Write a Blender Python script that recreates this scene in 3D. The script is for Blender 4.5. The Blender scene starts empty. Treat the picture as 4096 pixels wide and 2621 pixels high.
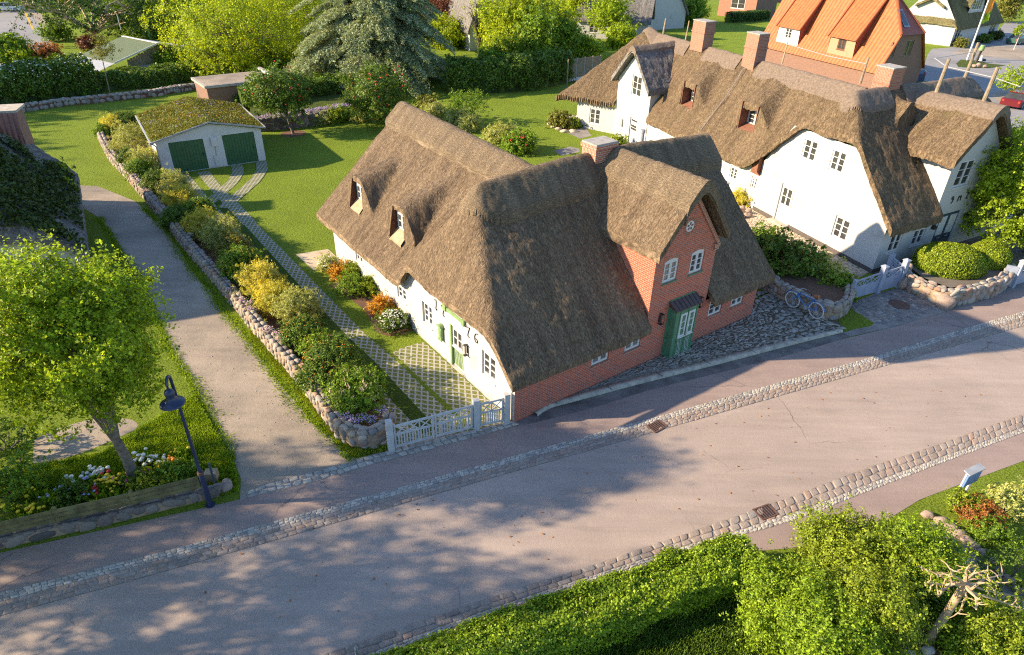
import bpy, math, random
import numpy as np
from mathutils import Vector, Matrix, geometry
SC = bpy.context.scene
COL = SC.collection
# ------------------------------------------------------------------ camera
FPX, PITCH, ROLL, CH = 2617.0, 0.5561, 0.0239, 15.5
IW, IH = 4096.0, 2621.0
_cp, _sp, _cr, _sr = math.cos(PITCH), math.sin(PITCH), math.cos(ROLL), math.sin(ROLL)
FW = np.array([0, _cp, -_sp]); _up = np.array([0, _sp, _cp]); _rt = np.array([1.0, 0, 0])
RT = _cr*_rt + _sr*_up; UP = -_sr*_rt + _cr*_up
EYE = np.array([0, 0, CH])
cd = bpy.data.cameras.new("camera"); cam = bpy.data.objects.new("camera", cd); COL.objects.link(cam)
cd.sensor_width = 36.0; cd.lens = 36.0*FPX/IW; cd.clip_end = 2000; cd.clip_start = 0.1
cam.matrix_world = Matrix(((RT[0], UP[0], -FW[0], 0), (RT[1], UP[1], -FW[1], 0), (RT[2], UP[2], -FW[2], CH), (0, 0, 0, 1)))
SC.camera = cam
# ------------------------------------------------------------------ sky, sun, exposure
SUN_AZ, SUN_EL = math.radians(6.0), math.radians(25.0)   # direction the shadows run, height of the sun
w = bpy.data.worlds.new("World"); SC.world = w; w.use_nodes = True
nt = w.node_tree; sky = nt.nodes.new("ShaderNodeTexSky"); sky.sky_type = 'NISHITA'; sky.sun_disc = False
sky.sun_elevation = SUN_EL; sky.ozone_density = 3.5; sky.dust_density = .4
tosun = np.array([-math.cos(SUN_AZ)*math.cos(SUN_EL), -math.sin(SUN_AZ)*math.cos(SUN_EL), math.sin(SUN_EL)])
sky.sun_rotation = math.atan2(tosun[0], tosun[1])
nt.links.new(sky.outputs[0], nt.nodes["Background"].inputs[0]); nt.nodes["Background"].inputs[1].default_value = 0.118
ld = bpy.data.lights.new("sun", 'SUN'); ld.energy = 5.0; ld.angle = math.radians(0.8); ld.color = (1.0, 0.79, 0.53)
lo = bpy.data.objects.new("sun", ld); COL.objects.link(lo)
lo.rotation_euler = Vector(-tosun).to_track_quat('-Z', 'Y').to_euler()
SC.view_settings.view_transform = 'Standard'; SC.view_settings.look = 'None'
SC.view_settings.gamma = 1.0; SC.view_settings.exposure = 1.33
SC.cycles.use_denoising = False; SC.cycles.filter_width = 1.15; SC.cycles.max_bounces = 5; SC.cycles.diffuse_bounces = 3
SC.cycles.transparent_max_bounces = 4; SC.cycles.caustics_reflective = False; SC.cycles.caustics_refractive = False
# ------------------------------------------------------------------ helpers: reading positions
def ray(x, y): return FW + RT*(x-IW/2)/FPX - UP*(y-IH/2)/FPX
def G(x, y, z=0.0):
    d = ray(x, y); return EYE + d*((z-CH)/d[2])
def OP(x, y, P0, n):
    d = ray(x, y); return EYE + d*(((np.array(P0)-EYE) @ n)/(d @ n))
def proj(P):
    d = np.asarray(P, float)-EYE; z = d @ FW; return IW/2+FPX*(d @ RT)/z, IH/2-FPX*(d @ UP)/z
_K = 1096/2407
def Q(c, x, y):                                  # a reading taken on enlargement c of the photograph -> photo position
    r, k = divmod(c, 10); ox = (k-1)*1000.0; oy = (0, 650, 1300, 1921)[r-1]
    s = 0.457 if k < 4 else _K
    if c == 44: s = 1096/1372
    return ox+x*s, oy+y*s
def PX(s):
    out = []; c = 0
    for tok in s.split():
        if ':' in tok:
            h, tok = tok.split(':'); c = int(h)
        x, y = map(float, tok.split(','))
        out.append(Q(c, x, y) if c else (x, y))
    return out
def GP(s, z=0.0): return [G(x, y, z) for x, y in PX(s)]
def A3(*a): return np.array(a, float)
def unit(v): v = np.asarray(v, float); return v/np.linalg.norm(v)
ZU = A3(0, 0, 1)
# ------------------------------------------------------------------ helpers: objects
def thing(name, label, cat, loc=(0, 0, 0), group=None):
    o = bpy.data.objects.new(name, None); COL.objects.link(o); o.location = Vector([float(c) for c in loc])
    o.empty_display_size = .3; o["label"] = label; o["category"] = cat
    if group: o["group"] = group
    return o
def wloc(o):
    v = Vector((0, 0, 0))
    while o is not None:
        v += o.location; o = o.parent
    return v
def finish(name, me, mat, parent=None, smooth=False):
    o = bpy.data.objects.new(name, me); COL.objects.link(o)
    for m in (mat if isinstance(mat, (list, tuple)) else [mat]):
        if m: me.materials.append(m)
    if smooth: me.polygons.foreach_set("use_smooth", np.ones(len(me.polygons), bool))
    if parent is not None:
        o.parent = parent; o.matrix_parent_inverse = Matrix.Translation(-parent.location) if parent.type == 'EMPTY' else Matrix.Identity(4)
    return o
def tag(o, label=None, cat=None, group=None, kind=None):
    if label: o["label"] = label
    if cat: o["category"] = cat
    if group: o["group"] = group
    if kind: o["kind"] = kind
    return o
def bulk(name, V, F, mat, parent=None, smooth=False, uv=None):
    """V (n,3), F (m,k) with one k"""
    V = np.asarray(V, np.float32); F = np.asarray(F, np.int32); me = bpy.data.meshes.new(name)
    m, k = F.shape
    me.vertices.add(len(V)); me.vertices.foreach_set("co", V.ravel())
    me.loops.add(m*k); me.loops.foreach_set("vertex_index", F.ravel())
    me.polygons.add(m); me.polygons.foreach_set("loop_start", np.arange(0, m*k, k, dtype=np.int32))
    if uv is not None:
        l = me.uv_layers.new(name="UVMap"); l.data.foreach_set("uv", np.asarray(uv, np.float32).ravel())
    me.update(calc_edges=True)
    return finish(name, me, mat, parent, smooth)
class MB:
    def __init__(s): s.v = []; s.f = []; s.uv = []; s.m = []
    def face(s, pts, uv=None, mi=0):
        b = len(s.v); s.v += [tuple(map(float, p)) for p in pts]; s.f.append(tuple(range(b, b+len(pts))))
        s.uv += [tuple(map(float, q)) for q in (uv if uv is not None else [(0, 0)]*len(pts))]; s.m.append(mi); return s
    def quad(s, O, a, b, w, h, mi=0, u0=0, v0=0):
        O = np.asarray(O, float)
        return s.face([O, O+a*w, O+a*w+b*h, O+b*h], [(u0, v0), (u0+w, v0), (u0+w, v0+h), (u0, v0+h)], mi)
    def box(s, O, a, b, c, mi=0):
        """box spanned from corner O by full vectors a,b,c"""
        O, a, b, c = (np.asarray(q, float) for q in (O, a, b, c)); n = np.linalg.norm
        if np.dot(np.cross(a, b), c) < 0: a, b = b, a
        for o, x, y in ((O, b, a), (O+c, a, b), (O, a, c), (O+b, c, a), (O, c, b), (O+a, b, c)):
            u0 = float(np.dot(o, unit(x))); v0 = float(np.dot(o, unit(y)))
            s.face([o, o+x, o+x+y, o+y], [(u0, v0), (u0+n(x), v0), (u0+n(x), v0+n(y)), (u0, v0+n(y))], mi)
        return s
    def bar(s, p, q, t, up=ZU, w=None, mi=0):
        """square bar from p to q"""
        p = np.asarray(p, float); q = np.asarray(q, float); d = unit(q-p); w = w or t
        x = np.cross(d, up)
        if np.linalg.norm(x) < 1e-4: x = np.cross(d, A3(1, 0, 0))
        x = unit(x)*w; y = unit(np.cross(x, d))*t
        return s.box(p-x/2-y/2, x, y, q-p, mi)
    def tube(s, pts, r, n=8, mi=0, cap=True):
        pts = [np.asarray(p, float) for p in pts]; rr = r if isinstance(r, (list, tuple, np.ndarray)) else [r]*len(pts)
        rings = []; X = None
        for i, p in enumerate(pts):
            d = unit(pts[min(i+1, len(pts)-1)]-pts[max(i-1, 0)])
            if X is None:
                X = np.cross(d, ZU)
                if np.linalg.norm(X) < .1: X = np.cross(d, A3(1, 0, 0))
            X = unit(X-d*np.dot(X, d)); Y = np.cross(d, X)
            rings.append([p+rr[i]*(X*math.cos(t)+Y*math.sin(t)) for t in np.linspace(0, 2*math.pi, n, endpoint=False)])
        b = len(s.v)
        for R in rings: s.v += [tuple(q) for q in R]
        for i in range(len(rings)-1):
            for j in range(n):
                s.f.append((b+i*n+j, b+i*n+(j+1) % n, b+(i+1)*n+(j+1) % n, b+(i+1)*n+j)); s.uv += [(0, 0)]*4; s.m.append(mi)
        if cap:
            s.f.append(tuple(b+j for j in reversed(range(n)))); s.f.append(tuple(b+(len(rings)-1)*n+j for j in range(n)))
            s.uv += [(0, 0)]*2*n; s.m += [mi, mi]
        return s
    def lathe(s, O, prof, n=16, ax=ZU, mi=0):
        ax = unit(ax); X = np.cross(ax, A3(0, 1, 0) if abs(ax[1]) < .9 else A3(1, 0, 0)); X = unit(X); Y = np.cross(ax, X); b = len(s.v)
        for r, z in prof:
            for t in np.linspace(0, 2*math.pi, n, endpoint=False):
                s.v.append(tuple(np.asarray(O)+ax*z+max(r, 1e-4)*(X*math.cos(t)+Y*math.sin(t))))
        for i in range(len(prof)-1):
            for j in range(n):
                s.f.append((b+i*n+j, b+i*n+(j+1) % n, b+(i+1)*n+(j+1) % n, b+(i+1)*n+j)); s.uv += [(0, 0)]*4; s.m.append(mi)
        return s
    def build(s, name, mat, parent=None, smooth=False, bevel=0):
        me = bpy.data.meshes.new(name); me.from_pydata(s.v, [], s.f); l = me.uv_layers.new(name="UVMap")
        l.data.foreach_set("uv", np.array(s.uv, np.float32).ravel()); me.polygons.foreach_set("material_index", np.array(s.m, np.int32))
        o = finish(name, me, mat, parent, smooth)
        if smooth: me.set_sharp_from_angle(angle=math.radians(40))
        if bevel:
            md = o.modifiers.new("bevel", 'BEVEL'); md.width = bevel; md.segments = 1; md.limit_method = 'ANGLE'
        return o
def copy_tree(o, parent=None):
    c = o.copy(); COL.objects.link(c); c.parent = parent
    if parent is not None: c.matrix_parent_inverse = o.matrix_parent_inverse.copy()
    for ch in list(o.children): copy_tree(ch, c)
    return c
# value noise for shaping
_rs = np.random.RandomState(7); _T = _rs.rand(64, 64, 16)
def vn(x, y, z=0.0, f=1.0):
    x = np.asarray(x, float)*f; y = np.asarray(y, float)*f; z = np.asarray(z, float)*f+0*x
    xi = np.floor(x).astype(int); yi = np.floor(y).astype(int); zi = np.floor(z).astype(int)
    fx, fy, fz = x-xi, y-yi, z-zi; s = lambda t: t*t*(3-2*t); fx, fy, fz = s(fx), s(fy), s(fz); r = 0
    for a in (0, 1):
        for b in (0, 1):
            for c in (0, 1):
                r = r+_T[(xi+a) % 64, (yi+b) % 64, (zi+c) % 16]*(fx if a else 1-fx)*(fy if b else 1-fy)*(fz if c else 1-fz)
    return r
# ------------------------------------------------------------------ materials
def mat(name): 
    m = bpy.data.materials.new(name); m.use_nodes = True; return m, m.node_tree, m.node_tree.nodes["Principled BSDF"]
def N(nt, t, **k):
    n = nt.nodes.new("ShaderNode"+t)
    for a, b in k.items():
        if a.startswith("i_"): n.inputs[a[2:].replace("_", " ")].default_value = b
        else: setattr(n, a, b)
    return n
def L(nt, a, b): nt.links.new(a, b)
def ramp(nt, fac, stops):
    r = N(nt, "ValToRGB"); e = r.color_ramp.elements
    while len(e) < len(stops): e.new(0.5)
    for i, (p, c) in enumerate(stops): e[i].position = p; e[i].color = (*c, 1)
    L(nt, fac, r.inputs[0]); return r.outputs[0]
def coords(nt, uv=False, scale=(1, 1, 1), rot=0.0):
    t = N(nt, "TexCoord"); m = N(nt, "Mapping"); m.inputs["Scale"].default_value = scale; m.inputs["Rotation"].default_value = (0, 0, rot)
    if uv: L(nt, t.outputs["UV"], m.inputs[0])
    else:
        g = N(nt, "NewGeometry"); L(nt, g.outputs["Position"], m.inputs[0])
    return m.outputs[0]
def noise(nt, co, sc, det=3, rough=.55, dist=0):
    n = N(nt, "TexNoise"); n.inputs["Scale"].default_value = sc; n.inputs["Detail"].default_value = det; n.inputs["Roughness"].default_value = rough
    n.inputs["Distortion"].default_value = dist; L(nt, co, n.inputs["Vector"]); return n.outputs[0]
def mix(nt, fac, a, b, mode='MIX'):
    m = N(nt, "Mix", data_type='RGBA', blend_type=mode)
    for s, v in ((0, fac), (6, a), (7, b)):
        if hasattr(v, "links"): L(nt, v, m.inputs[s])
        else: m.inputs[s].default_value = v if s == 0 else (*v, 1)
    return m.outputs[2]
def bump(nt, h, strength, dist, bsdf):
    b = N(nt, "Bump"); b.inputs["Strength"].default_value = strength; b.inputs["Distance"].default_value = dist
    L(nt, h, b.inputs["Height"]); L(nt, b.outputs[0], bsdf.inputs["Normal"]); return b
def plain(name, c, r=.6, var=.12, sc=6, bmp=0, metal=0, uv=False):
    m, nt, b = mat(name); co = coords(nt)
    n = noise(nt, co, sc, 4); lo = tuple(x*(1-var) for x in c); hi = tuple(min(1, x*(1+var)) for x in c)
    L(nt, ramp(nt, n, [(.3, lo), (.7, hi)]), b.inputs["Base Color"]); b.inputs["Roughness"].default_value = r; b.inputs["Metallic"].default_value = metal
    if bmp: bump(nt, noise(nt, co, sc*6, 4), .5, bmp, b)
    return m
def grassmat(name, c1, c2, c3):
    m, nt, b = mat(name); co = coords(nt)
    a = ramp(nt, noise(nt, co, .35, 4, .6), [(.38, tuple(x*.8 for x in c1)), (.62, c2)])
    f = noise(nt, co, 7, 4, .75); d = mix(nt, .5, a, ramp(nt, f, [(.3, c1), (.5, c2), (.75, c3)]))
    sp = noise(nt, coords(nt, scale=(1, 1.8, 1)), 11, 4, .8)
    d = mix(nt, .6, d, ramp(nt, sp, [(.40, tuple(x*.35 for x in c1)), (.5, c2), (.60, c3)]))
    L(nt, d, b.inputs["Base Color"]); b.inputs["Roughness"].default_value = .95; b.inputs["Specular IOR Level"].default_value = .15
    mx = N(nt, "Math", operation='ADD'); L(nt, f, mx.inputs[0]); L(nt, sp, mx.inputs[1]); bump(nt, mx.outputs[0], 1.0, .14, b)
    return m
M = {}
M['lawn'] = grassmat("lawn", (.125, .188, .014), (.225, .320, .028), (.33, .40, .05))
M['lawnd'] = grassmat("tall_dark_grass", (.05, .095, .012), (.085, .15, .018), (.13, .20, .03))
M['wild'] = grassmat("wild_grass", (.04, .07, .012), (.09, .13, .02), (.17, .17, .05))
def asphalt(name, c1, c2, sc=.25, grain=1.0, cracks=False):
    m, nt, b = mat(name); co = coords(nt)
    a = ramp(nt, noise(nt, co, sc, 5, .6, .4), [(.32, c1), (.7, c2)])
    g = noise(nt, co, 45, 2, .8); a = mix(nt, .17*grain, a, ramp(nt, g, [(.3, tuple(x*.55 for x in c1)), (.7, tuple(min(1, x*1.35) for x in c2))]))
    st = noise(nt, coords(nt, scale=(.35, 1.1, 1), rot=math.radians(-20)), .9, 4, .65)
    a = mix(nt, ramp(nt, st, [(.56, (0, 0, 0)), (.75, (.35, .35, .35))]), a, tuple(x*.62 for x in c1))
    sk = noise(nt, coords(nt, scale=(.28, 2.6, 1), rot=math.radians(-19)), .8, 5, .7); a = mix(nt, .55, a, ramp(nt, sk, [(.35, (.80, .79, .78)), (.65, (1.12, 1.1, 1.08))]), 'MULTIPLY')
    if cracks:
        v = N(nt, "TexVoronoi", feature='DISTANCE_TO_EDGE'); v.inputs["Scale"].default_value = .33; dc = N(nt, "Mix", data_type='RGBA', blend_type='ADD'); dc.inputs[0].default_value = .35
        nn = N(nt, "TexNoise"); nn.inputs["Scale"].default_value = 2.2; nn.inputs["Detail"].default_value = 5; L(nt, co, nn.inputs[0]); L(nt, co, dc.inputs[6]); L(nt, nn.outputs[1], dc.inputs[7]); L(nt, dc.outputs[2], v.inputs["Vector"])
        ck = ramp(nt, v.outputs[0], [(.0, (1, 1, 1)), (.006, (0, 0, 0))]); mk = ramp(nt, noise(nt, co, .16, 2), [(.52, (0, 0, 0)), (.6, (.75, .75, .75))]); a = mix(nt, mix(nt, 1, ck, mk, 'MULTIPLY'), a, (.07, .055, .05))
        pt = N(nt, "TexVoronoi"); pt.inputs["Scale"].default_value = .13; L(nt, dc.outputs[2], pt.inputs["Vector"]); a = mix(nt, .16, a, ramp(nt, pt.outputs[1], [(.2, (.6, .6, .6)), (.8, (1.2, 1.2, 1.2))]), 'MULTIPLY')
    L(nt, a, b.inputs["Base Color"]); b.inputs["Roughness"].default_value = .85
    mm = N(nt, "Math", operation='MULTIPLY_ADD'); L(nt, noise(nt, co, 8, 3), mm.inputs[0]); mm.inputs[1].default_value = .6; L(nt, g, mm.inputs[2])
    bump(nt, mm.outputs[0], .45*grain, .02, b); return m
M['road'] = asphalt("road_asphalt", (.325, .262, .225), (.405, .332, .285), cracks=True)
M['walk'] = asphalt("pavement_red", (.265, .200, .178), (.335, .258, .228), .5, cracks=True)
M['walk2'] = asphalt("gutter_concrete", (.16, .145, .135), (.30, .27, .25), 1.6)
M['wet'] = asphalt("gutter_stained", (.055, .05, .048), (.24, .215, .20), 1.1)
M['lane'] = asphalt("lane_dirt", (.17, .145, .12), (.44, .36, .275), .30, 1.8)
M['tar'] = asphalt("far_road", (.20, .20, .21), (.29, .285, .29), .12)
M['soil'] = asphalt("soil_mulch", (.09, .045, .028), (.19, .10, .06), 1.5, 2)
M['flag'] = asphalt("flagstone_buff", (.42, .33, .21), (.60, .50, .36), .9, .3)
M['gravelbed'] = asphalt("stone_bed", (.10, .085, .07), (.21, .18, .15), .8, 1.5)
# thatch
def thatch_mat(name, c0, c1, c2, moss=None, su=13.0, sv=3.0, bs=1.1, patch=.18):
    m, nt, b = mat(name); co = coords(nt, uv=True, scale=(su, sv, 1))
    n1 = noise(nt, co, 1.0, 4, .65, .6); n2 = noise(nt, coords(nt, uv=True, scale=(su*2.4, sv*2.0, 1)), 1.0, 2, .6, .3)
    col = ramp(nt, n1, [(.34, tuple(x*.75 for x in c0)), (.46, c0), (.55, c1), (.68, c2)])
    col = mix(nt, .38, col, ramp(nt, n2, [(.40, tuple(x*.45 for x in c0)), (.50, c1), (.60, tuple(x*1.15 for x in c2))]))
    low = noise(nt, coords(nt), .55, 4, .6)
    col = mix(nt, patch, col, ramp(nt, low, [(.3, tuple(x*.72 for x in c1)), (.5, c1), (.72, c2)]), 'MULTIPLY' if False else 'MIX')
    run = noise(nt, coords(nt, uv=True, scale=(2.2, .13, 1)), 1.0, 5, .65)
    dk = ramp(nt, run, [(.34, (.60, .58, .57)), (.62, (1.06, 1.05, 1.03))]); col = mix(nt, .85, col, dk, 'MULTIPLY')
    if moss:
        mo = noise(nt, coords(nt), 1.3, 5, .65); col = mix(nt, ramp(nt, mo, [(.56, (0, 0, 0)), (.74, (.6, .6, .6))]), col, moss)
    L(nt, col, b.inputs["Base Color"]); b.inputs["Roughness"].default_value = .95; b.inputs["Specular IOR Level"].default_value = .2
    ad = N(nt, "Math", operation='MULTIPLY_ADD'); L(nt, n2, ad.inputs[0]); ad.inputs[1].default_value = .6; L(nt, n1, ad.inputs[2])
    bump(nt, ad.outputs[0], 1.0, .10*bs, b); return m
M['thatch'] = thatch_mat("thatch_old", (.108, .078, .050), (.215, .156, .102), (.335, .252, .165))
M['cap'] = thatch_mat("thatch_cap", (.13, .098, .066), (.27, .205, .135), (.42, .33, .22), su=5, sv=22, bs=.9)
M['thatchN'] = thatch_mat("thatch_brown", (.08, .056, .035), (.172, .124, .076), (.29, .215, .135), moss=(.13, .105, .045), su=10, sv=3, bs=.9)
M['capN'] = plain("turf_cap", (.155, .118, .09), .95, .35, 9, .04)
M['thatchF'] = thatch_mat("thatch_mossy", (.09, .085, .045), (.19, .17, .08), (.29, .25, .12), moss=(.13, .15, .04), su=8, sv=3)
M['thatchG'] = thatch_mat("thatch_grey", (.10, .095, .09), (.21, .20, .19), (.34, .32, .30), su=6, sv=2)
def brick_mat(name, c1, c2, mortar, bw=.24, rh=.085, ms=.013, uv=True, var=.6):
    m, nt, b = mat(name); co = coords(nt, uv=uv)
    wob = noise(nt, co, 5, 2); br = N(nt, "TexBrick"); L(nt, co, br.inputs[0])
    br.inputs["Color1"].default_value = (*c1, 1); br.inputs["Color2"].default_value = (*c2, 1); br.inputs["Mortar"].default_value = (*mortar, 1)
    br.inputs["Scale"].default_value = 1; br.inputs["Mortar Size"].default_value = ms; br.inputs["Brick Width"].default_value = bw; br.inputs["Row Height"].default_value = rh
    br.inputs["Mortar Smooth"].default_value = .1; br.inputs["Bias"].default_value = -.35
    col = mix(nt, .35, br.outputs[0], ramp(nt, noise(nt, co, 7, 4), [(.25, (.3, .3, .3)), (.7, (1, 1, 1))]), 'MULTIPLY')
    L(nt, col, b.inputs["Base Color"]); b.inputs["Roughness"].default_value = .85
    iv = N(nt, "Math", operation='SUBTRACT'); iv.inputs[0].default_value = 1; L(nt, br.outputs[1], iv.inputs[1]); bump(nt, iv.outputs[0], .6, .012, b)
    return m
M['brick'] = brick_mat("red_brick", (.56, .105, .045), (.30, .070, .042), (.42, .30, .24))
M['brickO'] = brick_mat("chimney_brick", (.46, .13, .062), (.27, .075, .045), (.50, .42, .34))
M['brickP'] = brick_mat("pale_brick", (.40, .14, .08), (.25, .09, .06), (.36, .27, .21), .26, .09)
M['brickD'] = brick_mat("brown_brick", (.26, .13, .09), (.17, .09, .07), (.24, .17, .14))
def wash(name, c=(.445, .445, .44), dirt=(.31, .29, .26)):
    m, nt, b = mat(name); co = coords(nt)
    n = noise(nt, co, .9, 5, .6); a = ramp(nt, n, [(.22, dirt), (.42, c), (1, c)])
    z = N(nt, "SeparateXYZ"); L(nt, co, z.inputs[0]); zz = N(nt, "MapRange"); zz.inputs[1].default_value = .0; zz.inputs[2].default_value = .5; L(nt, z.outputs[2], zz.inputs[0])
    mm = N(nt, "Math", operation='MULTIPLY_ADD'); L(nt, noise(nt, co, 4, 4), mm.inputs[0]); mm.inputs[1].default_value = .9; L(nt, zz.outputs[0], mm.inputs[2])
    a = mix(nt, ramp(nt, mm.outputs[0], [(.42, (.75, .75, .75)), (.64, (0, 0, 0))]), a, tuple(x*.6 for x in dirt))
    L(nt, a, b.inputs["Base Color"]); b.inputs["Roughness"].default_value = .9
    bump(nt, noise(nt, co, 14, 4), .3, .008, b); return m
M['white'] = wash("white_render"); M['gwhite'] = wash("garage_render", (.62, .615, .60), (.50, .48, .45)); M['cream'] = wash("cream_render", (.42, .24, .15), (.30, .17, .11))
M['paint'] = plain("white_paint", (.60, .60, .59), .45, .05)
M['graypaint'] = plain("gate_grey_paint", (.47, .47, .465), .7, .14, 5)
M['bluepaint'] = plain("gate_blue_paint", (.27, .31, .40), .6, .12, 5)
M['gpaint'] = plain("green_paint", (.075, .20, .11), .5, .22, 4); M['dgreen'] = plain("dark_green_boards", (.03, .11, .045), .5, .15, 3)
M['lgreen'] = plain("sage_green_paint", (.19, .30, .12), .5, .12)
M['navy'] = plain("navy_paint", (.035, .06, .09), .5, .1); M['iron'] = plain("black_iron", (.02, .02, .022), .45, .2)
M['lamp'] = plain("lamp_enamel", (.022, .032, .075), .35, .15, 3); M['rust'] = plain("rusty_iron", (.11, .06, .045), .8, .4, 14, .01)
M['gray'] = plain("grey_metal", (.30, .30, .30), .5, .15); M['zinc'] = plain("zinc_sheet", (.33, .34, .355), .5, .15, 3)
M['concrete'] = plain("concrete", (.33, .31, .28), .9, .25, 5, .02); M['plinth'] = plain("dark_plinth", (.09, .075, .07), .8, .2)
M['kerb'] = plain("kerb_stone", (.40, .36, .29), .9, .3, 4, .02)
M['wood'] = plain("weathered_wood", (.24, .19, .13), .85, .3, 5, .01); M['redwood'] = plain("red_brown_boards", (.20, .085, .05), .7, .3, 5, .01)
M['sillwood'] = plain("pale_oak", (.34, .25, .15), .7, .2, 5); M['mosswood'] = plain("mossy_boards", (.15, .13, .055), .9, .45, 3, .02)
M['brownwood'] = plain("brown_reveal", (.13, .06, .035), .8, .4, 7, .01); M['darkmetal'] = plain("bronze_sheet", (.075, .045, .04), .45, .2)
M['bark'] = plain("bark", (.15, .125, .10), .95, .4, 6, .04); M['palebark'] = plain("pale_bark", (.42, .31, .19), .9, .35, 7, .03); M['darkbark'] = plain("dark_bark", (.07, .055, .045), .95, .4, 6, .04)
M['curtain'] = plain("window_blind", (.42, .38, .33), .8, .1)
def glass(name, c):
    m, nt, b = mat(name); co = coords(nt); L(nt, ramp(nt, noise(nt, co, 1.4, 3), [(.35, c), (.7, tuple(x*1.9 for x in c))]), b.inputs["Base Color"])
    b.inputs["Roughness"].default_value = .08; b.inputs["Specular IOR Level"].default_value = .7; return m
M['glass'] = glass("window_glass", (.035, .036, .036)); M['glassb'] = glass("glass_blind", (.14, .125, .105))
def stone_mat(name, stops, bmp=.03):
    m, nt, b = mat(name); g = N(nt, "NewGeometry"); c = ramp(nt, g.outputs["Random Per Island"], stops)
    co = coords(nt); c = mix(nt, .55, c, ramp(nt, noise(nt, co, 9, 5, .7), [(.3, (.42, .42, .42)), (.65, (1, 1, 1))]), 'MULTIPLY')
    L(nt, c, b.inputs["Base Color"]); b.inputs["Roughness"].default_value = .9; bump(nt, noise(nt, co, 22, 4), .6, bmp, b); return m
M['stone'] = stone_mat("field_stone", [(0, (.20, .17, .14)), (.2, (.36, .29, .22)), (.4, (.30, .28, .26)), (.55, (.42, .36, .28)), (.7, (.22, .21, .21)), (.85, (.36, .22, .14)), (1, (.46, .42, .36))])
M['stoneD'] = stone_mat("dark_field_stone", [(0, (.09, .085, .08)), (.3, (.16, .14, .13)), (.6, (.22, .19, .16)), (.8, (.13, .09, .08)), (1, (.26, .23, .20))])
M['stoneG'] = stone_mat("granite_boulder", [(0, (.24, .22, .19)), (.35, (.36, .34, .30)), (.6, (.28, .26, .24)), (.8, (.32, .19, .13)), (1, (.46, .44, .40))])
M['sett'] = stone_mat("sett_grey", [(0, (.28, .26, .24)), (.5, (.42, .39, .34)), (1, (.52, .48, .42))], .02)
M['settr'] = stone_mat("sett_red", [(0, (.26, .21, .18)), (.35, (.31, .25, .21)), (.7, (.35, .30, .26)), (.92, (.36, .25, .19)), (1, (.28, .26, .245))], .02)
M['settb'] = stone_mat("sett_beige", [(0, (.40, .32, .23)), (.5, (.50, .41, .29)), (1, (.58, .49, .36))], .02)
M['settd'] = stone_mat("sett_dark", [(0, (.15, .145, .14)), (.5, (.24, .225, .21)), (.8, (.30, .24, .20)), (1, (.36, .34, .31))], .02)
M['patio'] = stone_mat("patio_stone", [(0, (.19, .165, .14)), (.5, (.31, .275, .235)), (1, (.46, .42, .36))], .015)
M['joint'] = asphalt("joint_sand", (.24, .195, .165), (.33, .275, .23), 1.5, 1.2); M['mossjoint'] = asphalt("joint_moss", (.06, .055, .025), (.13, .09, .05), 1.5, 1.5)
M['mortar'] = plain("wall_mortar", (.28, .20, .13), .95, .25, 5, .03)
def leafmat(name, stops, tr=.35, rough=.5):
    m, nt, b = mat(name); g = N(nt, "NewGeometry"); c = ramp(nt, g.outputs["Random Per Island"], stops)
    big = noise(nt, coords(nt), .9, 3); c = mix(nt, .5, c, ramp(nt, big, [(.34, (.5, .62, .45)), (.66, (1.1, 1.05, .95))]), 'MULTIPLY')
    L(nt, c, b.inputs["Base Color"]); b.inputs["Roughness"].default_value = rough; b.inputs["Specular IOR Level"].default_value = .25
    t = N(nt, "BsdfTranslucent"); L(nt, mix(nt, 1, c, (1.35, 1.25, .6), 'MULTIPLY'), t.inputs[0]); x = N(nt, "MixShader"); x.inputs[0].default_value = tr
    L(nt, b.outputs[0], x.inputs[1]); L(nt, t.outputs[0], x.inputs[2]); L(nt, x.outputs[0], nt.nodes["Material Output"].inputs[0]); return m
def leafset(nm, c, tr=.35, dark=.35, pale=None, k=1.5):
    c = (c[0]*1.95, c[1]*1.82, c[2]*1.3); pale = pale and tuple(x*1.25 for x in pale)
    d = tuple(x*dark for x in c); p = pale or tuple(min(1, x*k) for x in c)
    M[nm] = leafmat("leaf_"+nm, [(0, d), (.45, c), (.85, p), (1, tuple(min(1, x*1.25) for x in p))], tr)
leafset('lime', (.150, .215, .018), .45, .5); leafset('bright', (.17, .225, .018), .5, .5); leafset('green', (.095, .16, .02), .35)
leafset('hedge', (.12, .185, .017), .35, .45); leafset('dark', (.028, .058, .014), .2, .4); leafset('mid', (.062, .108, .02), .3)
leafset('cedar', (.145, .185, .125), .3, .5, (.40, .47, .33)); leafset('silver', (.24, .27, .09), .35, .5, (.46, .48, .22)); leafset('gold', (.36, .34, .05), .4, .55, (.56, .53, .15))
leafset('olive', (.11, .12, .035), .3); leafset('russet', (.24, .095, .035), .35, .4, (.36, .17, .07)); leafset('plum', (.08, .03, .028), .25); leafset('amber', (.30, .17, .03), .4)
leafset('ivy', (.03, .05, .013), .15, .4, (.07, .10, .02)); leafset('box', (.12, .165, .018), .3, .5); leafset('sedum', (.10, .105, .02), .25, .4)
for nm, c in dict(pink=(.58, .38, .46), lilac=(.42, .30, .52), red=(.50, .03, .02), white=(.75, .73, .66), orange=(.85, .30, .02), yellow=(.85, .60, .02), cream=(.62, .45, .26), magenta=(.5, .05, .2), blue=(.33, .34, .62), bud=(.55, .36, .03), apple=(.52, .045, .015)).items():
    M['f_'+nm] = plain("petal_"+nm, c, .6, .2, 12)
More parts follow.
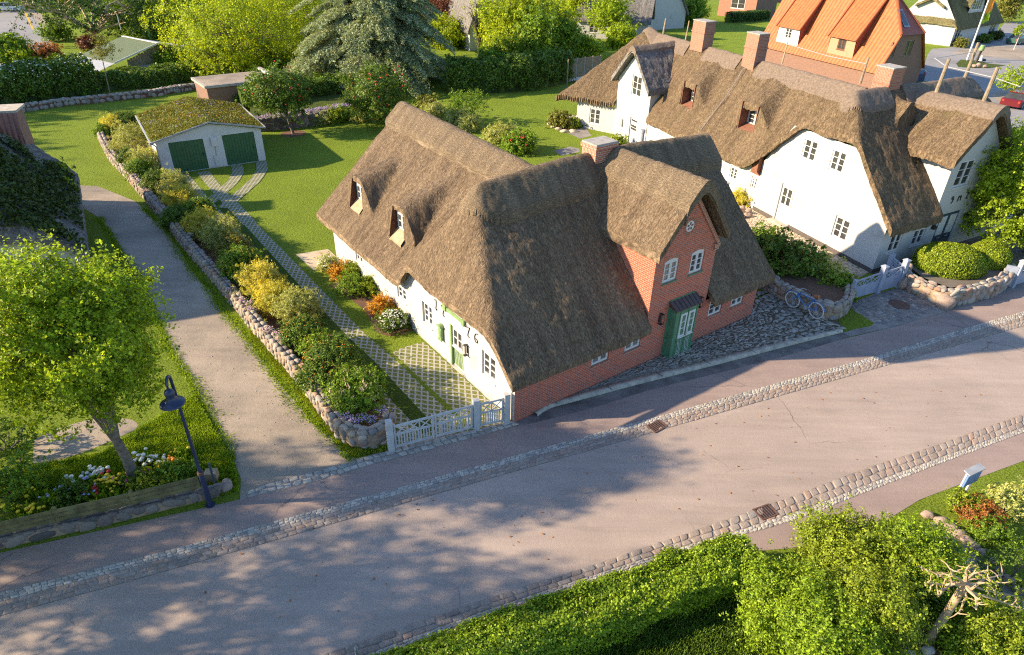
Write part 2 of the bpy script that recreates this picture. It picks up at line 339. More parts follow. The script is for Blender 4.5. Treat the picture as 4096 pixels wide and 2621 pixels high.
# ------------------------------------------------------------------ builders
def sheet(name, pts, z, m, kind='structure'):
    mb = MB(); P = [A3(p[0], p[1], z) for p in pts]
    ar = sum(P[i][0]*P[(i+1) % len(P)][1]-P[(i+1) % len(P)][0]*P[i][1] for i in range(len(P)))
    if ar < 0: P = P[::-1]
    tri = geometry.tessellate_polygon([[Vector(p) for p in P]])
    for t in tri:
        q = [P[i] for i in t]
        if np.cross(q[1]-q[0], q[2]-q[0])[2] < 0: q = q[::-1]
        mb.face(q)
    o = mb.build(name, m); return tag(o, kind=kind)
def resample(P, n):
    P = np.array(P, float); d = np.r_[0, np.cumsum(np.linalg.norm(np.diff(P, axis=0), axis=1))]; t = np.linspace(0, d[-1], n)
    return np.stack([np.interp(t, d, P[:, k]) for k in range(3)], 1)
def smoothline(P, n):
    Q_ = resample(P, n); k = max(1, n//(len(P)*3)); ker = np.ones(2*k+1)/(2*k+1)
    pad = np.vstack([np.repeat(Q_[:1], k, 0)*1.0, Q_, np.repeat(Q_[-1:], k, 0)])
    S = np.stack([np.convolve(pad[:, i], ker, 'valid') for i in range(3)], 1); S[0] = Q_[0]; S[-1] = Q_[-1]; return S
def strip(name, A, B, z, m, n=60, kind='structure'):
    A = resample(A, n); B = resample(B, n); V = np.vstack([A, B]); V[:, 2] = z
    F = [(i, i+1, n+i+1, n+i) for i in range(n-1)]
    a, b, c = V[F[0][0]], V[F[0][1]], V[F[0][2]]
    if np.cross(b-a, c-a)[2] < 0: F = [f[::-1] for f in F]
    uv = []
    ln = np.linalg.norm(A[-1]-A[0])/n
    for f in F: uv += [((k % n)*ln, 0 if k < n else 1) for k in f]
    return tag(bulk(name, V, F, m, uv=uv), kind=kind)
def ribbon(name, line, wd, z, m):
    P = smoothline(line, 40); T = np.gradient(P, axis=0); T /= np.linalg.norm(T, axis=1)[:, None]; S = np.stack([-T[:, 1], T[:, 0], 0*T[:, 0]], 1)
    return strip(name, P+S*wd/2, P-S*wd/2, z, m, 40)
def stones_mesh(name, cells, m, parent=None, h=.03, seed=1):
    """cells: list of (k,3) polygon corner arrays (any k=8 ring points) -> domed stones"""
    C = np.array(cells); n, k, _ = C.shape; c = C.mean(1, keepdims=True); rs = np.random.RandomState(seed)
    hh = h*(.6+.8*rs.rand(n, 1, 1)); up = A3(0, 0, 1)[None, None]
    r0 = C-up*.02; r1 = c+(C-c)*.97+up*hh*.55; r2 = c+(C-c)*.72+up*hh*.98; top = c+up*hh
    V = np.concatenate([r0, r1, r2, top], 1).reshape(-1, 3); per = 3*k+1; b = (np.arange(n)*per)[:, None]
    F = []; j = np.arange(k); j2 = (j+1) % k
    q = np.stack([np.r_[j, k+j], np.r_[j2, k+j2], np.r_[k+j2, 2*k+j2], np.r_[k+j, 2*k+j]], 1)
    t = np.stack([2*k+j, 2*k+j2, np.full(k, 3*k), np.full(k, 3*k)], 1)
    Fq = (b[:, :, None]+q[None]).reshape(-1, 4); Ft = (b[:, :, None]+t[None]).reshape(-1, 4)[:, :3]
    me = bpy.data.meshes.new(name); me.vertices.add(len(V)); me.vertices.foreach_set("co", V.astype(np.float32).ravel())
    idx = np.r_[Fq.ravel(), Ft.ravel()].astype(np.int32); me.loops.add(len(idx)); me.loops.foreach_set("vertex_index", idx)
    ls = np.r_[np.arange(0, len(Fq)*4, 4), len(Fq)*4+np.arange(0, len(Ft)*3, 3)].astype(np.int32)
    me.polygons.add(len(ls)); me.polygons.foreach_set("loop_start", ls); me.update(calc_edges=True)
    return finish(name, me, m, parent, True)
def setts(name, A, B, rows, size, m, z, jit=.12, gap=.12, h=.025, seed=1, parent=None, n=200, drop=None):
    """stones laid in rows between two lines; rows = count or list of (fraction0, fraction1)"""
    A = smoothline(A, n); B = smoothline(B, n); rs = np.random.RandomState(seed); Mid = (A+B)/2
    d = np.r_[0, np.cumsum(np.linalg.norm(np.diff(Mid, axis=0), axis=1))]; Ltot = d[-1]; cells = []
    wd = np.linalg.norm(A-B, axis=1).mean()
    def at(s, t):
        i = np.interp(s, d, np.arange(n)); k = int(min(n-2, i)); f = i-k
        a = A[k]*(1-f)+A[k+1]*f; b = B[k]*(1-f)+B[k+1]*f; return a*(1-t)+b*t
    if isinstance(rows, int): rows = [(i/rows, (i+1)/rows) for i in range(rows)]
    ring = [(-.8, -1), (.0, -1.02), (.8, -1), (1, -.7), (1, .7), (.8, 1), (0, 1.02), (-.8, 1), (-1, .7), (-1, -.7)]
    for t0, t1 in rows:
        s = rs.rand()*size
        while s < Ltot-size*.5:
            ln = size*(.75+.55*rs.rand())
            sc, tc = s+ln/2+rs.randn()*jit*size*.2, (t0+t1)/2+rs.randn()*(t1-t0)*jit*.2
            hs, ht = ln/2*(1-gap*(.6+.8*rs.rand())), (t1-t0)/2*(1-gap*(.6+.8*rs.rand())); sk = rs.randn()*jit*.35*ln
            ce = []
            for a, b in ring:
                P = at(min(max(sc+a*hs*(1+rs.randn()*jit*.35)+b*sk, 0), Ltot), tc+b*ht*(1+rs.randn()*jit*.3)).copy(); P[2] = z; ce.append(P)
            if drop is None or not drop(np.mean(ce, 0)):
                if np.cross(ce[3]-ce[0], ce[6]-ce[0])[2] < 0: ce = ce[::-1]
                cells.append(ce)
            s += ln
    o = stones_mesh(name, cells, m, parent, h, seed)
    return o if parent is not None else tag(o, kind='structure')
def stone_wall(name, label, line, height, thick, size, m, seed=3, group=None, mort='mortar', base=None, lift=0, cat='stone wall'):
    """dry stone wall along a line: mortar core + irregular rounded stones on its face and top"""
    n = 120; P = smoothline(line, n); rs = np.random.RandomState(seed)
    d = np.r_[0, np.cumsum(np.linalg.norm(np.diff(P, axis=0), axis=1))]; Lt = d[-1]
    T = np.gradient(P, axis=0); T /= np.linalg.norm(T, axis=1)[:, None]; S = np.stack([-T[:, 1], T[:, 0], 0*T[:, 0]], 1)  # left side
    root = thing(name, label, cat, P[n//2]*[1, 1, 0], group)
    c = .93; X = [P+S*thick/2*c, P+S*thick/2*c+ZU*height*c, P-S*thick/2*c+ZU*height*c, P-S*thick/2*c]
    V = np.vstack(X); F = [(k*n+i, k*n+i+1, (k+1)*n+i+1, (k+1)*n+i) for k in range(3) for i in range(n-1)]+[(0, n, 2*n, 3*n), (n-1, 4*n-1, 3*n-1, 2*n-1)]
    bulk("mortar", V, F, M[mort], root)
    # unit bumpy sphere
    ico = icos(1); vs = []; fs = []
    def add(c0, a, b, c_, ra, rb, rc):
        k = len(vs)*len(ico[0]); Vv = ico[0]; q = rs.rand(3)*50
        pw = np.sign(Vv)*np.abs(Vv)**.75
        pw = pw/np.linalg.norm(pw, axis=1).max()
        w_ = pw*(1+.32*(vn(Vv[:, 0]*1.6+q[0], Vv[:, 1]*1.6+q[1], Vv[:, 2]*1.6+q[2])[:, None]-.5))
        vs.append(c0+w_[:, :1]*a*ra+w_[:, 1:2]*b*rb+w_[:, 2:]*c_*rc); fs.append(ico[1]+k)
    for side in (1, -1):
        rowz = 0.0
        while rowz < height-size*.25:
            rh = size*(.6+.5*rs.rand()); s = -rs.rand()*size
            if rowz+rh > height*1.08: rh = height*1.02-rowz
            while s < Lt:
                ln = size*(.55+1.25*rs.rand()**1.3); i = min(n-1, int(np.interp(min(max(s+ln/2, 0), Lt), d, np.arange(n))))
                an = rs.randn()*.35; ta = T[i]*math.cos(an)+ZU*math.sin(an); za = ZU*math.cos(an)-T[i]*math.sin(an); zz = rowz+rh*.5+rs.randn()*.16*rh; k_ = .8+.5*rs.rand()
                add(P[i]+S[i]*side*thick*.42+ZU*min(zz, height-.04), ta, za, S[i], ln*.55, rh*.56*k_, thick*.17+.06*rs.rand())
                s += ln*1.02
            rowz += rh*.98
    s = 0.0
    while s < Lt:
        ln = size*(.8+.8*rs.rand()); i = min(n-1, int(np.interp(s+ln/2, d, np.arange(n))))
        for t in (-.25, .25): add(P[i]+S[i]*t*thick+ZU*(height-.04), T[i], S[i], ZU, ln*.55, thick*.3, .08+.05*rs.rand())
        s += ln
    bulk("stonework", np.vstack(vs), np.vstack(fs), m, root, True)
    return root
_ic = {}
def icos(sub):
    if sub not in _ic:
        import bmesh
        b = bmesh.new(); bmesh.ops.create_icosphere(b, subdivisions=sub+1, radius=1); b.verts.ensure_lookup_table()
        _ic[sub] = (np.array([v.co[:] for v in b.verts]), np.array([[v.index for v in f.verts] for f in b.faces])); b.free()
    return _ic[sub]
def boulder(name, label, c, r, m, seed, group=None, cat='stone'):
    V, F = icos(2); rs = np.random.RandomState(seed); q = rs.rand(3)*40
    w_ = V*(1+.55*(vn(V[:, 0]*1.3+q[0], V[:, 1]*1.3+q[1], V[:, 2]*1.3+q[2])[:, None]-.5))*np.asarray(r)
    return tag(bulk(name, w_+np.asarray(c), F, m, None, True), label, cat, group)
# ---- thatch: a surface z=f(u,v) over a frame (O, a, b), with thickness and ragged rim
def thatch(name, parent, O, a, b, u0, u1, v0, v1, zf, step, m, thick=.30, mask=None, dz=0.0, rough=.05, dirs=None, cut=None, ang0=0):
    nu = int(round((u1-u0)/step))+1; nv = int(round((v1-v0)/step))+1
    U, V_ = np.meshgrid(np.linspace(u0, u1, nu), np.linspace(v0, v1, nv), indexing='ij')
    Z = zf(U, V_)+dz
    Z = Z+rough*(2*vn(U+9, V_+4, 0, 1.3)-1)+rough*.8*(2*vn(U, V_, 3, 4.5)-1)+rough*.45*(2*vn(U, V_, 5, 11)-1)
    ok = np.ones_like(Z, bool) if mask is None else mask(U, V_)
    idx = np.arange(nu*nv).reshape(nu, nv)
    F = np.stack([idx[:-1, :-1], idx[1:, :-1], idx[1:, 1:], idx[:-1, 1:]], -1).reshape(-1, 4)
    okf = ok.ravel()[F].all(1)
    if cut is not None:
        fu = U.ravel()[F].mean(1); fv = V_.ravel()[F].mean(1); okf &= ~cut(fu, fv)
    F = F[okf]; P = O[None]+U.ravel()[:, None]*a+V_.ravel()[:, None]*b; P[:, 2] = Z.ravel()
    # slope directions for the straw: nearest of the roof's plane directions
    p = P[F]; nrm = np.cross(p[:, 2]-p[:, 0], p[:, 3]-p[:, 1]); 
    flip = np.cross(a, b)[2] < 0
    if flip: nrm = -nrm; F = F[:, ::-1]; p = P[F]
    if dirs is None: dirs = [a, b, -a, -b]
    D = np.array(dirs)[:, :2]; k = (nrm[:, :2] @ D.T).argmax(1); dd = D[k]; hh = np.stack([-dd[:, 1], dd[:, 0]], 1)
    uv = np.stack([(p[:, :, :2]*hh[:, None]).sum(-1)+k[:, None]*31.7, (p[:, :, :2]*dd[:, None]).sum(-1)*1.0-p[:, :, 2]*1.0], -1)
    E = np.vstack([F[:, [i, (i+1) % 4]] for i in range(4)]); key = np.sort(E, 1); kk = key[:, 0].astype(np.int64)*10**7+key[:, 1]
    uq, inv, cnt = np.unique(kk, return_inverse=True, return_counts=True); bd = E[cnt[inv] == 1]
    # rim: keep the bottom under the eave, tucked slightly inwards
    Bt = P.copy(); Bt[:, 2] -= thick
    nP = len(P); sk = np.stack([bd[:, 1], bd[:, 0], bd[:, 0]+nP, bd[:, 1]+nP], 1)
    bot = F[:, ::-1]+nP
    VV = np.vstack([P, Bt]); FF = np.vstack([F, sk, bot])
    s_uv = np.zeros((len(sk), 4, 2)); sp = VV[sk]; s_uv[..., 0] = (sp[..., 0]+sp[..., 1])*.8; s_uv[..., 1] = sp[..., 2]*1.0
    UVs = np.concatenate([uv, s_uv, uv[:, ::-1]], 0)
    used = np.unique(FF); remap = np.full(len(VV), -1); remap[used] = np.arange(len(used))
    o = bulk(name, VV[used], remap[FF], m, parent, True, UVs.reshape(-1, 2)); o.data.set_sharp_from_angle(angle=math.radians(62))
    return o
def smin(a, b, k=.35): h = np.clip(.5+.5*(b-a)/k, 0, 1); return b*(1-h)+a*h-k*h*(1-h)
def smax(a, b, k=.35): return -smin(-a, -b, k)
# ---- walls with real openings
def wall(name, parent, O, a, n, outline, holes, m, depth=.12, base=0, uvo=0, reveal=None):
    """outline [(u,z)], holes [(u0,z0,u1,z1[,arch])]; n = outward normal"""
    O = np.asarray(O, float); mb = MB(); vs = [Vector(p) for p in outline]; ed = [(i, (i+1) % len(outline)) for i in range(len(outline))]; polys = []
    for h in holes:
        u0_, z0, u1_, z1 = h[:4]; ar = h[4] if len(h) > 4 else 0
        if ar == 'round':
            cu, cz, r = (u0_+u1_)/2, (z0+z1)/2, (u1_-u0_)/2; q = [(cu+r*math.cos(t), cz+r*math.sin(t)) for t in np.linspace(0, 2*math.pi, 16, endpoint=False)]
        elif ar: q = [(u0_, z0), (u1_, z0)]+[(u1_+(u0_-u1_)*t, z1+ar*(1-(2*t-1)**2)) for t in np.linspace(0, 1, 7)]
        else: q = [(u0_, z0), (u1_, z0), (u1_, z1), (u0_, z1)]
        b = len(vs); vs += [Vector(p) for p in q]; ed += [(b+i, b+(i+1) % len(q)) for i in range(len(q))]; polys.append(q)
    r = geometry.delaunay_2d_cdt(vs, ed, [], 0, 1e-5)
    def inside(p, q):
        c = False
        for i in range(len(q)):
            (x1, y1), (x2, y2) = q[i], q[i-1]
            if (y1 > p[1]) != (y2 > p[1]) and p[0] < (x2-x1)*(p[1]-y1)/(y2-y1)+x1: c = not c
        return c
    sgn = np.dot(np.cross(a, ZU), n) > 0
    for t in r[2]:
        c = [sum(r[0][i][k] for i in t)/len(t) for k in (0, 1)]
        if not inside(c, outline) or any(inside(c, q) for q in polys): continue
        pt = [(r[0][i][0], r[0][i][1]) for i in t]
        ar = (pt[1][0]-pt[0][0])*(pt[2][1]-pt[0][1])-(pt[2][0]-pt[0][0])*(pt[1][1]-pt[0][1])
        if (ar > 0) != sgn: pt = pt[::-1]
        mb.face([O+a*u+ZU*z for u, z in pt], [(u+uvo, z) for u, z in pt])
    for q in polys:
        for i in range(len(q)):
            (x1, y1), (x2, y2) = q[i], q[(i+1) % len(q)]; p1 = O+a*x1+ZU*y1; p2 = O+a*x2+ZU*y2
            f = [p1, p2, p2-n*depth, p1-n*depth]; uvq = [(x1, y1), (x2, y2), (x2+.1, y2+.1), (x1+.1, y1+.1)]
            if not sgn: f = f[::-1]; uvq = uvq[::-1]
            mb.face(f, uvq, 0)
    return mb.build(name, m, parent)
def window(parent, O, a, n, u0, z0, u1, z1, cols=2, rows=3, fm='paint', gm='glass', inset=.06, fw=.06, mw=.028, sill=True, arch=0, casem=.05, name="window", sillm=None, label=None):
    """window > pane, sill. cols = casements side by side, rows = lights per casement"""
    O = np.asarray(O, float)-n*inset; mb = MB(); W_, H_ = u1-u0, z1-z0; P = lambda u, z, d=0: O+a*u+ZU*z+n*d; t = .05
    def rect(x0, y0, x1, y1, d=0.0): mb.box(P(x0, y0, d), a*(x1-x0), ZU*(y1-y0), -n*t)
    rect(u0, z0, u0+fw, z1); rect(u1-fw, z0, u1, z1); rect(u0+fw, z0, u1-fw, z0+fw); rect(u0+fw, z1-fw, u1-fw, z1)
    if arch:
        q = [(u0+W_*s, z1+arch*(1-(2*s-1)**2)) for s in np.linspace(0, 1, 7)]
        for i in range(6): 
            (x0, y0), (x1, y1) = q[i], q[i+1]; mb.face([P(x0, z1-.002), P(x1, z1-.002), P(x1, y1), P(x0, y0)] if np.dot(np.cross(a, ZU), n) > 0 else [P(x0, y0), P(x1, y1), P(x1, z1-.002), P(x0, z1-.002)])
    cw = (W_-2*fw-(cols-1)*.02)/cols
    for c in range(cols):
        x0 = u0+fw+c*(cw+.02); x1 = x0+cw; e = casem
        rect(x0, z0+fw, x0+e, z1-fw, .012); rect(x1-e, z0+fw, x1, z1-fw, .012); rect(x0+e, z0+fw, x1-e, z0+fw+e, .012); rect(x0+e, z1-fw-e, x1-e, z1-fw, .012)
        for r in range(1, rows):
            y = z0+fw+e+(H_-2*fw-2*e)*r/rows; rect(x0+e, y-mw/2, x1-e, y+mw/2, .006)
    if cols > 1:
        for c in range(1, cols):
            x = u0+fw+c*(cw+.02)-.02; rect(x, z0+fw, x+.02, z1-fw, .004)
    f = mb.build(name, M[fm], parent)
    if label: f["label"] = label
    p = MB(); Pq = [P(u0+fw*.5, z0+fw*.5, -.03), P(u1-fw*.5, z0+fw*.5, -.03), P(u1-fw*.5, z1-fw*.5, -.03), P(u0+fw*.5, z1-fw*.5, -.03)]
    p.face(Pq if np.dot(np.cross(a, ZU), n) > 0 else Pq[::-1]); p.build("pane", M[gm], f)
    if sill:
        s = MB(); s.box(P(u0-.03, z0-.05, inset+.05), a*(W_+.06), ZU*.047, -n*(inset+.09)); s.build("sill", M[sillm or fm], f)
    return f
# ---- leaves
def leaves(name, C, size, m, parent=None, seed=0, out=None, flat=.35, aspect=.6, jit=.55):
    """many small diamond leaves at centres C; out = outward directions"""
    rs = np.random.RandomState(seed); n = len(C); nr = rs.randn(n, 3)*.8
    if out is not None: nr = nr+out*1.0
    nr[:, 2] += flat; nr /= np.linalg.norm(nr, axis=1)[:, None]+1e-9
    t = rs.randn(n, 3); t -= (t*nr).sum(1)[:, None]*nr; t /= np.linalg.norm(t, axis=1)[:, None]+1e-9; b = np.cross(nr, t)
    s = (size*(1-jit+2*jit*rs.rand(n)))[:, None]/2
    V = np.stack([C+t*s, C+b*s*aspect+nr*s*.15, C-t*s, C-b*s*aspect+nr*s*.15], 1).reshape(-1, 3)
    return bulk(name, V, np.arange(4*n).reshape(n, 4), M[m] if isinstance(m, str) else m, parent)
def shell(c, r, n, rs, hollow=.55, lump=.35, lf=1.1, bottom=-.75):
    """points in the outer volume of a lumpy ellipsoid"""
    d = rs.randn(int(n*1.35), 3); d /= np.linalg.norm(d, axis=1)[:, None]; d = d[d[:, 2] > bottom][:n]; n = len(d)
    q = rs.rand(3)*30; k = 1+lump*(2*vn(d[:, 0]*lf*2+q[0], d[:, 1]*lf*2+q[1], d[:, 2]*lf*2+q[2])-1)
    rad = k*(1-(1-hollow)*np.abs(rs.randn(n))*.5); rad = np.clip(rad, .15, 1.6)
    return np.asarray(c)+d*rad[:, None]*np.asarray(r), d
def clumped(c, r, nc, per, cs, rs, **kw):
    P, d = shell(c, r, nc, rs, **kw); k = rs.rand(len(P))*.9+.6; ns = max(3, per//16); per = (per//ns)*ns
    S_ = np.repeat(P, ns, 0)+rs.randn(len(P)*ns, 3)*np.repeat(k, ns)[:, None]*cs*1.25*A3(1, 1, .8)
    C = np.repeat(S_, per//ns, 0)+rs.randn(len(P)*per, 3)*cs*.36*(.6+.8*rs.rand(len(S_)).repeat(per//ns))[:, None]
    return C, np.repeat(d, per, 0), P
def bush(name, label, c, r, m, cat='bush', nc=90, per=45, leaf=.06, cs=.10, seed=1, group=None, stem='bark', flowers=None, kind=None, lump=.3, flat=.35, aspect=.6, bottom=-.35, hollow=.55, spikes=None):
    """ground shrub: foliage + short stems + optional flowers"""
    rs = np.random.RandomState(seed); c = np.asarray(c, float); r = np.asarray(r, float)
    root = thing(name, label, cat, c-[0, 0, r[2]*.6], group)
    C, d, P = clumped(c, r, nc, per, cs, rs, lump=lump, bottom=bottom, hollow=hollow)
    C[:, 2] = np.maximum(C[:, 2], c[2]-r[2]*.62)
    leaves("foliage", C, leaf, m, root, seed, d, flat, aspect)
    mb = MB(); g = c-[0, 0, r[2]*.7]
    for p in P[::max(1, len(P)//9)][:9]: mb.tube([g+rs.randn(3)*[.06, .06, 0], (g+p)/2+rs.randn(3)*.05, c+(p-c)*.8], [.03, .02, .008], 5)
    mb.build("stem", M[stem], root)
    if flowers:
        fm, nf, fs = flowers[:3]; D = rs.randn(nf*3, 3); D /= np.linalg.norm(D, axis=1)[:, None]; D = D[D[:, 2] > .05][:nf]
        if spikes:
            s = MB()
            for q in D: p = c+q*r*.95; s.tube([p, p+A3(rs.randn()*.03, rs.randn()*.03, spikes*.5), p+A3(rs.randn()*.05, rs.randn()*.05, spikes)], [fs, fs*.9, fs*.3], 5)
            s.build("flower", M[fm], root)["kind"] = 'stuff'
        else:
            cc = c+D*r*(.97+.1*rs.rand(len(D), 1)); dots(cc, fs, fm, root, rs)
    return root
def dots(cc, fs, fm, root, rs, name="flower"):
    V, F = icos(0); k = len(V); n = len(cc); s = fs*(.7+.6*rs.rand(n, 1, 1)); VV = (np.asarray(cc)[:, None]+V[None]*s*A3(1, 1, .7)).reshape(-1, 3)
    FF = (F[None]+(np.arange(n)*k)[:, None, None]).reshape(-1, 3); o = bulk(name, VV, FF, M[fm] if isinstance(fm, str) else fm, root, True); o["kind"] = 'stuff'; return o
def tree(name, label, base, cc, r, m, cat='tree', nc=260, per=60, leaf=.12, cs=.28, seed=1, group=None, bark='bark', tr=.16, hubs=9, fork=.35, lean=None, lump=.3, hollow=.5, flat=.3, aspect=.65, bottom=-.8, droop=0, limb=.5, extra=None, thin=.012):
    rs = np.random.RandomState(seed); base = np.asarray(base, float); cc = np.asarray(cc, float); r = np.asarray(r, float)
    root = thing(name, label, cat, base, group)
    C, d, P = clumped(cc, r, nc, per, cs, rs, lump=lump, hollow=hollow, bottom=bottom)
    if droop: C[:, 2] -= droop*np.abs(rs.randn(len(C)))
    C[:, 2] = np.maximum(C[:, 2], .1)
    leaves("crown", C, leaf, m, root, seed, d, flat, aspect)
    fk = base+(cc-base)*fork; fk[2] = base[2]+(cc[2]-base[2])*fork
    mb = MB(); mid = (base+fk)/2+rs.randn(3)*[.08, .08, 0]*tr*4
    mb.tube([base-[0, 0, .15], base+(mid-base)*.3, mid, fk], [tr*1.35, tr*1.05, tr*.9, tr*.78], 9)
    H = P[rs.permutation(len(P))[:hubs]]; H = cc+(H-cc)*limb
    for h in H:
        m1_ = fk+(h-fk)*.45+A3(0, 0, .12*np.linalg.norm(h-fk))+rs.randn(3)*.1*tr*6
        mb.tube([fk-[0, 0, tr*.5], fk+(m1_-fk)*.5, m1_, h], [tr*.6, tr*.45, tr*.32, tr*.2], 6, cap=False)
    for p in P[::2]:
        h = H[np.argmin(((H-p)**2).sum(1))]; q = (h+p)/2+rs.randn(3)*.12; mb.tube([h, q, p], [tr*.16+.004, tr*.09+.003, thin*.5], 4, cap=False)
    mb.build("trunk", M[bark], root, True)
    return root
def crown_px(base, x, y, rx, ry, depth=None, dy=0.0):
    """centre and radii of a crown read at (x,y) standing over base (dy: metres behind it)"""
    P0 = np.asarray(base)+[0, dy, 0]; c = OP(x, y, P0, A3(0, 1, 0)); dz = (c-EYE) @ FW; k = dz/FPX
    return c, A3(rx*k, (depth or rx*.9)*k, ry*k*1.08)
def hedge(name, label, line, height, width, m, cat='hedge', dens=900, leaf=.09, seed=1, group=None, lump=.18, core='ivy', z0=0, flowers=None, top=.9):
    n = 80; P = smoothline(line, n); rs = np.random.RandomState(seed); T = np.gradient(P, axis=0); T /= np.linalg.norm(T, axis=1)[:, None]
    S = np.stack([-T[:, 1], T[:, 0], 0*T[:, 0]], 1); Lt = np.linalg.norm(np.diff(P, axis=0), axis=1).sum()
    root = thing(name, label, cat, P[n//2]*[1, 1, 0]+A3(0, 0, z0), group); N_ = int(Lt*(2*height+width)*dens)
    i = rs.randint(0, n-1, N_); f = rs.rand(N_)[:, None]; c = P[i]*(1-f)+P[i+1]*f; pt = rs.rand(N_)*(2*height*.9+width); s1 = pt < height*.9; s2 = pt > height*.9+width
    cx = np.where(s1, 1, np.where(s2, -1, 1-2*(pt-height*.9)/width)); cz = np.where(s1, -.8+1.8*pt/(height*.9), np.where(s2, 1-1.8*(pt-height*.9-width)/(height*.9), 1)); rr_ = (np.abs(cx)**5+np.abs(np.maximum(cz, 0))**5)**.2; rr_ = np.maximum(rr_, .999); cx = cx/rr_; cz = np.where(cz > 0, cz/rr_, cz); sq = lambda q: q
    s_ = (i+f[:, 0])*Lt/n; k = 1+lump*(2*vn(s_, cx*1.5+5, cz*1.5+seed, 1.1)-1)+lump*.7*(2*vn(s_, cx*2, cz*2+seed, 3.1)-1); k *= 1-.22*np.abs(rs.randn(N_))*.6
    hw = width/2; C = c+S[i]*(sq(cx)*hw*k)[:, None]; C[:, 2] = z0+height*.5+sq(cz)*height*.5*k; C += rs.randn(N_, 3)*.03
    C[:, 2] = np.maximum(C[:, 2], z0+.03); d = S[i]*cx[:, None]+ZU*cz[:, None]
    ends = rs.rand(N_) < .06; e = np.where(rs.rand(N_) < .5, 0, n-1); C[ends] += (T[e[ends]]*np.where(e[ends] == 0, -1, 1)[:, None])*0
    leaves("foliage", C, leaf, m, root, seed, d, .3, .65)
    mb = MB()
    for j in range(0, n-1):
        a0, a1 = P[j], P[j+1]; q = hw*.72; h = height*.8
        X0 = [a0+S[j]*q+ZU*z0, a0+S[j]*q*.9+ZU*(z0+h), a0-S[j]*q*.9+ZU*(z0+h), a0-S[j]*q+ZU*z0]; X1 = [a1+S[j+1]*q+ZU*z0, a1+S[j+1]*q*.9+ZU*(z0+h), a1-S[j+1]*q*.9+ZU*(z0+h), a1-S[j+1]*q+ZU*z0]
        for k_ in range(3): mb.face([X0[k_], X1[k_], X1[k_+1], X0[k_+1]])
        if j == 0: mb.face(X0)
        if j == n-2: mb.face(X1[::-1])
    mb.build("dark_core", M['ivy'], root)  # solid filler in a darker leaf colour, stops the view through
    if flowers:
        fm, nf, fs = flowers; j = rs.permutation(N_)[:nf*3]; j = j[d[j, 2] > .1][:nf]; dots(C[j]+d[j]*.05+ZU*.03, fs, fm, root, rs)
    return root
def grass_tufts(name, pts, hgt, m, seed=1, label=None):
    rs = np.random.RandomState(seed); n = len(pts); P = np.asarray(pts); an = rs.rand(n)*6.28; t = np.stack([np.cos(an), np.sin(an), 0*an], 1)
    h = hgt*(.5+rs.rand(n))[:, None]; w_ = .009+.012*rs.rand(n)[:, None]; ln = np.stack([rs.randn(n)*.35, rs.randn(n)*.35, np.ones(n)], 1)
    V = np.stack([P-t*w_, P+t*w_, P+ln*h+t*w_*.3, P+ln*h-t*w_*.3], 1).reshape(-1, 3); V[:, 2] = np.maximum(V[:, 2], 0)
    return tag(bulk(name, V, np.arange(4*n).reshape(n, 4), M[m]), label, None, None, 'stuff')
def inpoly(n, poly, rs):
    P = np.array([p[:2] for p in poly]); lo, hi = P.min(0), P.max(0); out = []
    while sum(map(len, out)) < n:
        q = lo+(hi-lo)*rs.rand(n, 2); c = np.zeros(n, bool)
        for i in range(len(P)):
            x1, y1 = P[i]; x2, y2 = P[i-1]; cond = (y1 > q[:, 1]) != (y2 > q[:, 1])
            with np.errstate(divide='ignore', invalid='ignore'): c ^= cond & (q[:, 0] < (x2-x1)*(q[:, 1]-y1)/(y2-y1)+x1)
        out.append(q[c])
    q = np.vstack(out)[:n]; return np.c_[q, np.zeros(n)]
# ------------------------------------------------------------------ the ground, the street, the lane, the drive
sheet("ground", [(-500, -60), (500, -60), (500, 700), (-500, 700)], 0, M['lawn'])
uN = PX("31:0,0")  # (unused reading kept out of the scene)
NU = PX("15:0,0") if False else None
n_up = [G(*p) for p in [(-500, 2490), (0, 2371), (393, 2271), (708, 2193), (1000, 2111), (1320, 2026), (2000, 1839), (2320, 1750), (2525, 1693), (2685, 1652), (3000, 1562), (3483, 1430), (3865, 1311), (4096, 1245), (4700, 1075)]]
n_lo = [G(*p) for p in [(-500, 2620), (0, 2465), (484, 2335), (1000, 2191), (1480, 2054), (2000, 1903), (2457, 1775), (2686, 1709), (3000, 1619), (3637, 1437), (4093, 1305), (4700, 1115)]]
s_up = [G(*p) for p in [(500, 2860), (1292, 2621), (1420, 2574), (1686, 2483), (2000, 2378), (2388, 2255), (2708, 2147), (3137, 1997), (3455, 1876), (3728, 1787), (4093, 1657), (4700, 1440)]]
s_lo = [G(*p) for p in [(560, 2950), (1330, 2700), (1700, 2555), (2000, 2443), (2402, 2310), (2740, 2205), (3180, 2085), (3455, 1974), (3774, 1851), (4093, 1733), (4700, 1490)]]
w_up = [G(*p) for p in [(-500, 2330), (0, 2213), (366, 2131), (845, 2026), (1000, 1988), (1228, 1935), (1457, 1867), (1685, 1807), (1960, 1732), (2097, 1697), (2347, 1640), (2594, 1556), (2868, 1490), (3097, 1437), (3337, 1366), (3592, 1304), (3801, 1242), (4093, 1155), (4700, 990)]]
k_out = [G(*p) for p in [(2150, 1668), (2183, 1636), (2311, 1604), (2555, 1538), (2868, 1460), (3097, 1400), (3228, 1366), (3373, 1330)]]
k_in = [G(*p) for p in [(2130, 1655), (2205, 1615), (2306, 1586), (2553, 1517), (2864, 1442), (3097, 1382), (3228, 1355), (3345, 1325)]]
strip("road", n_lo, s_up, .004, M['road'], 120)
strip("pavement", w_up, n_up, .008, M['walk'], 120)
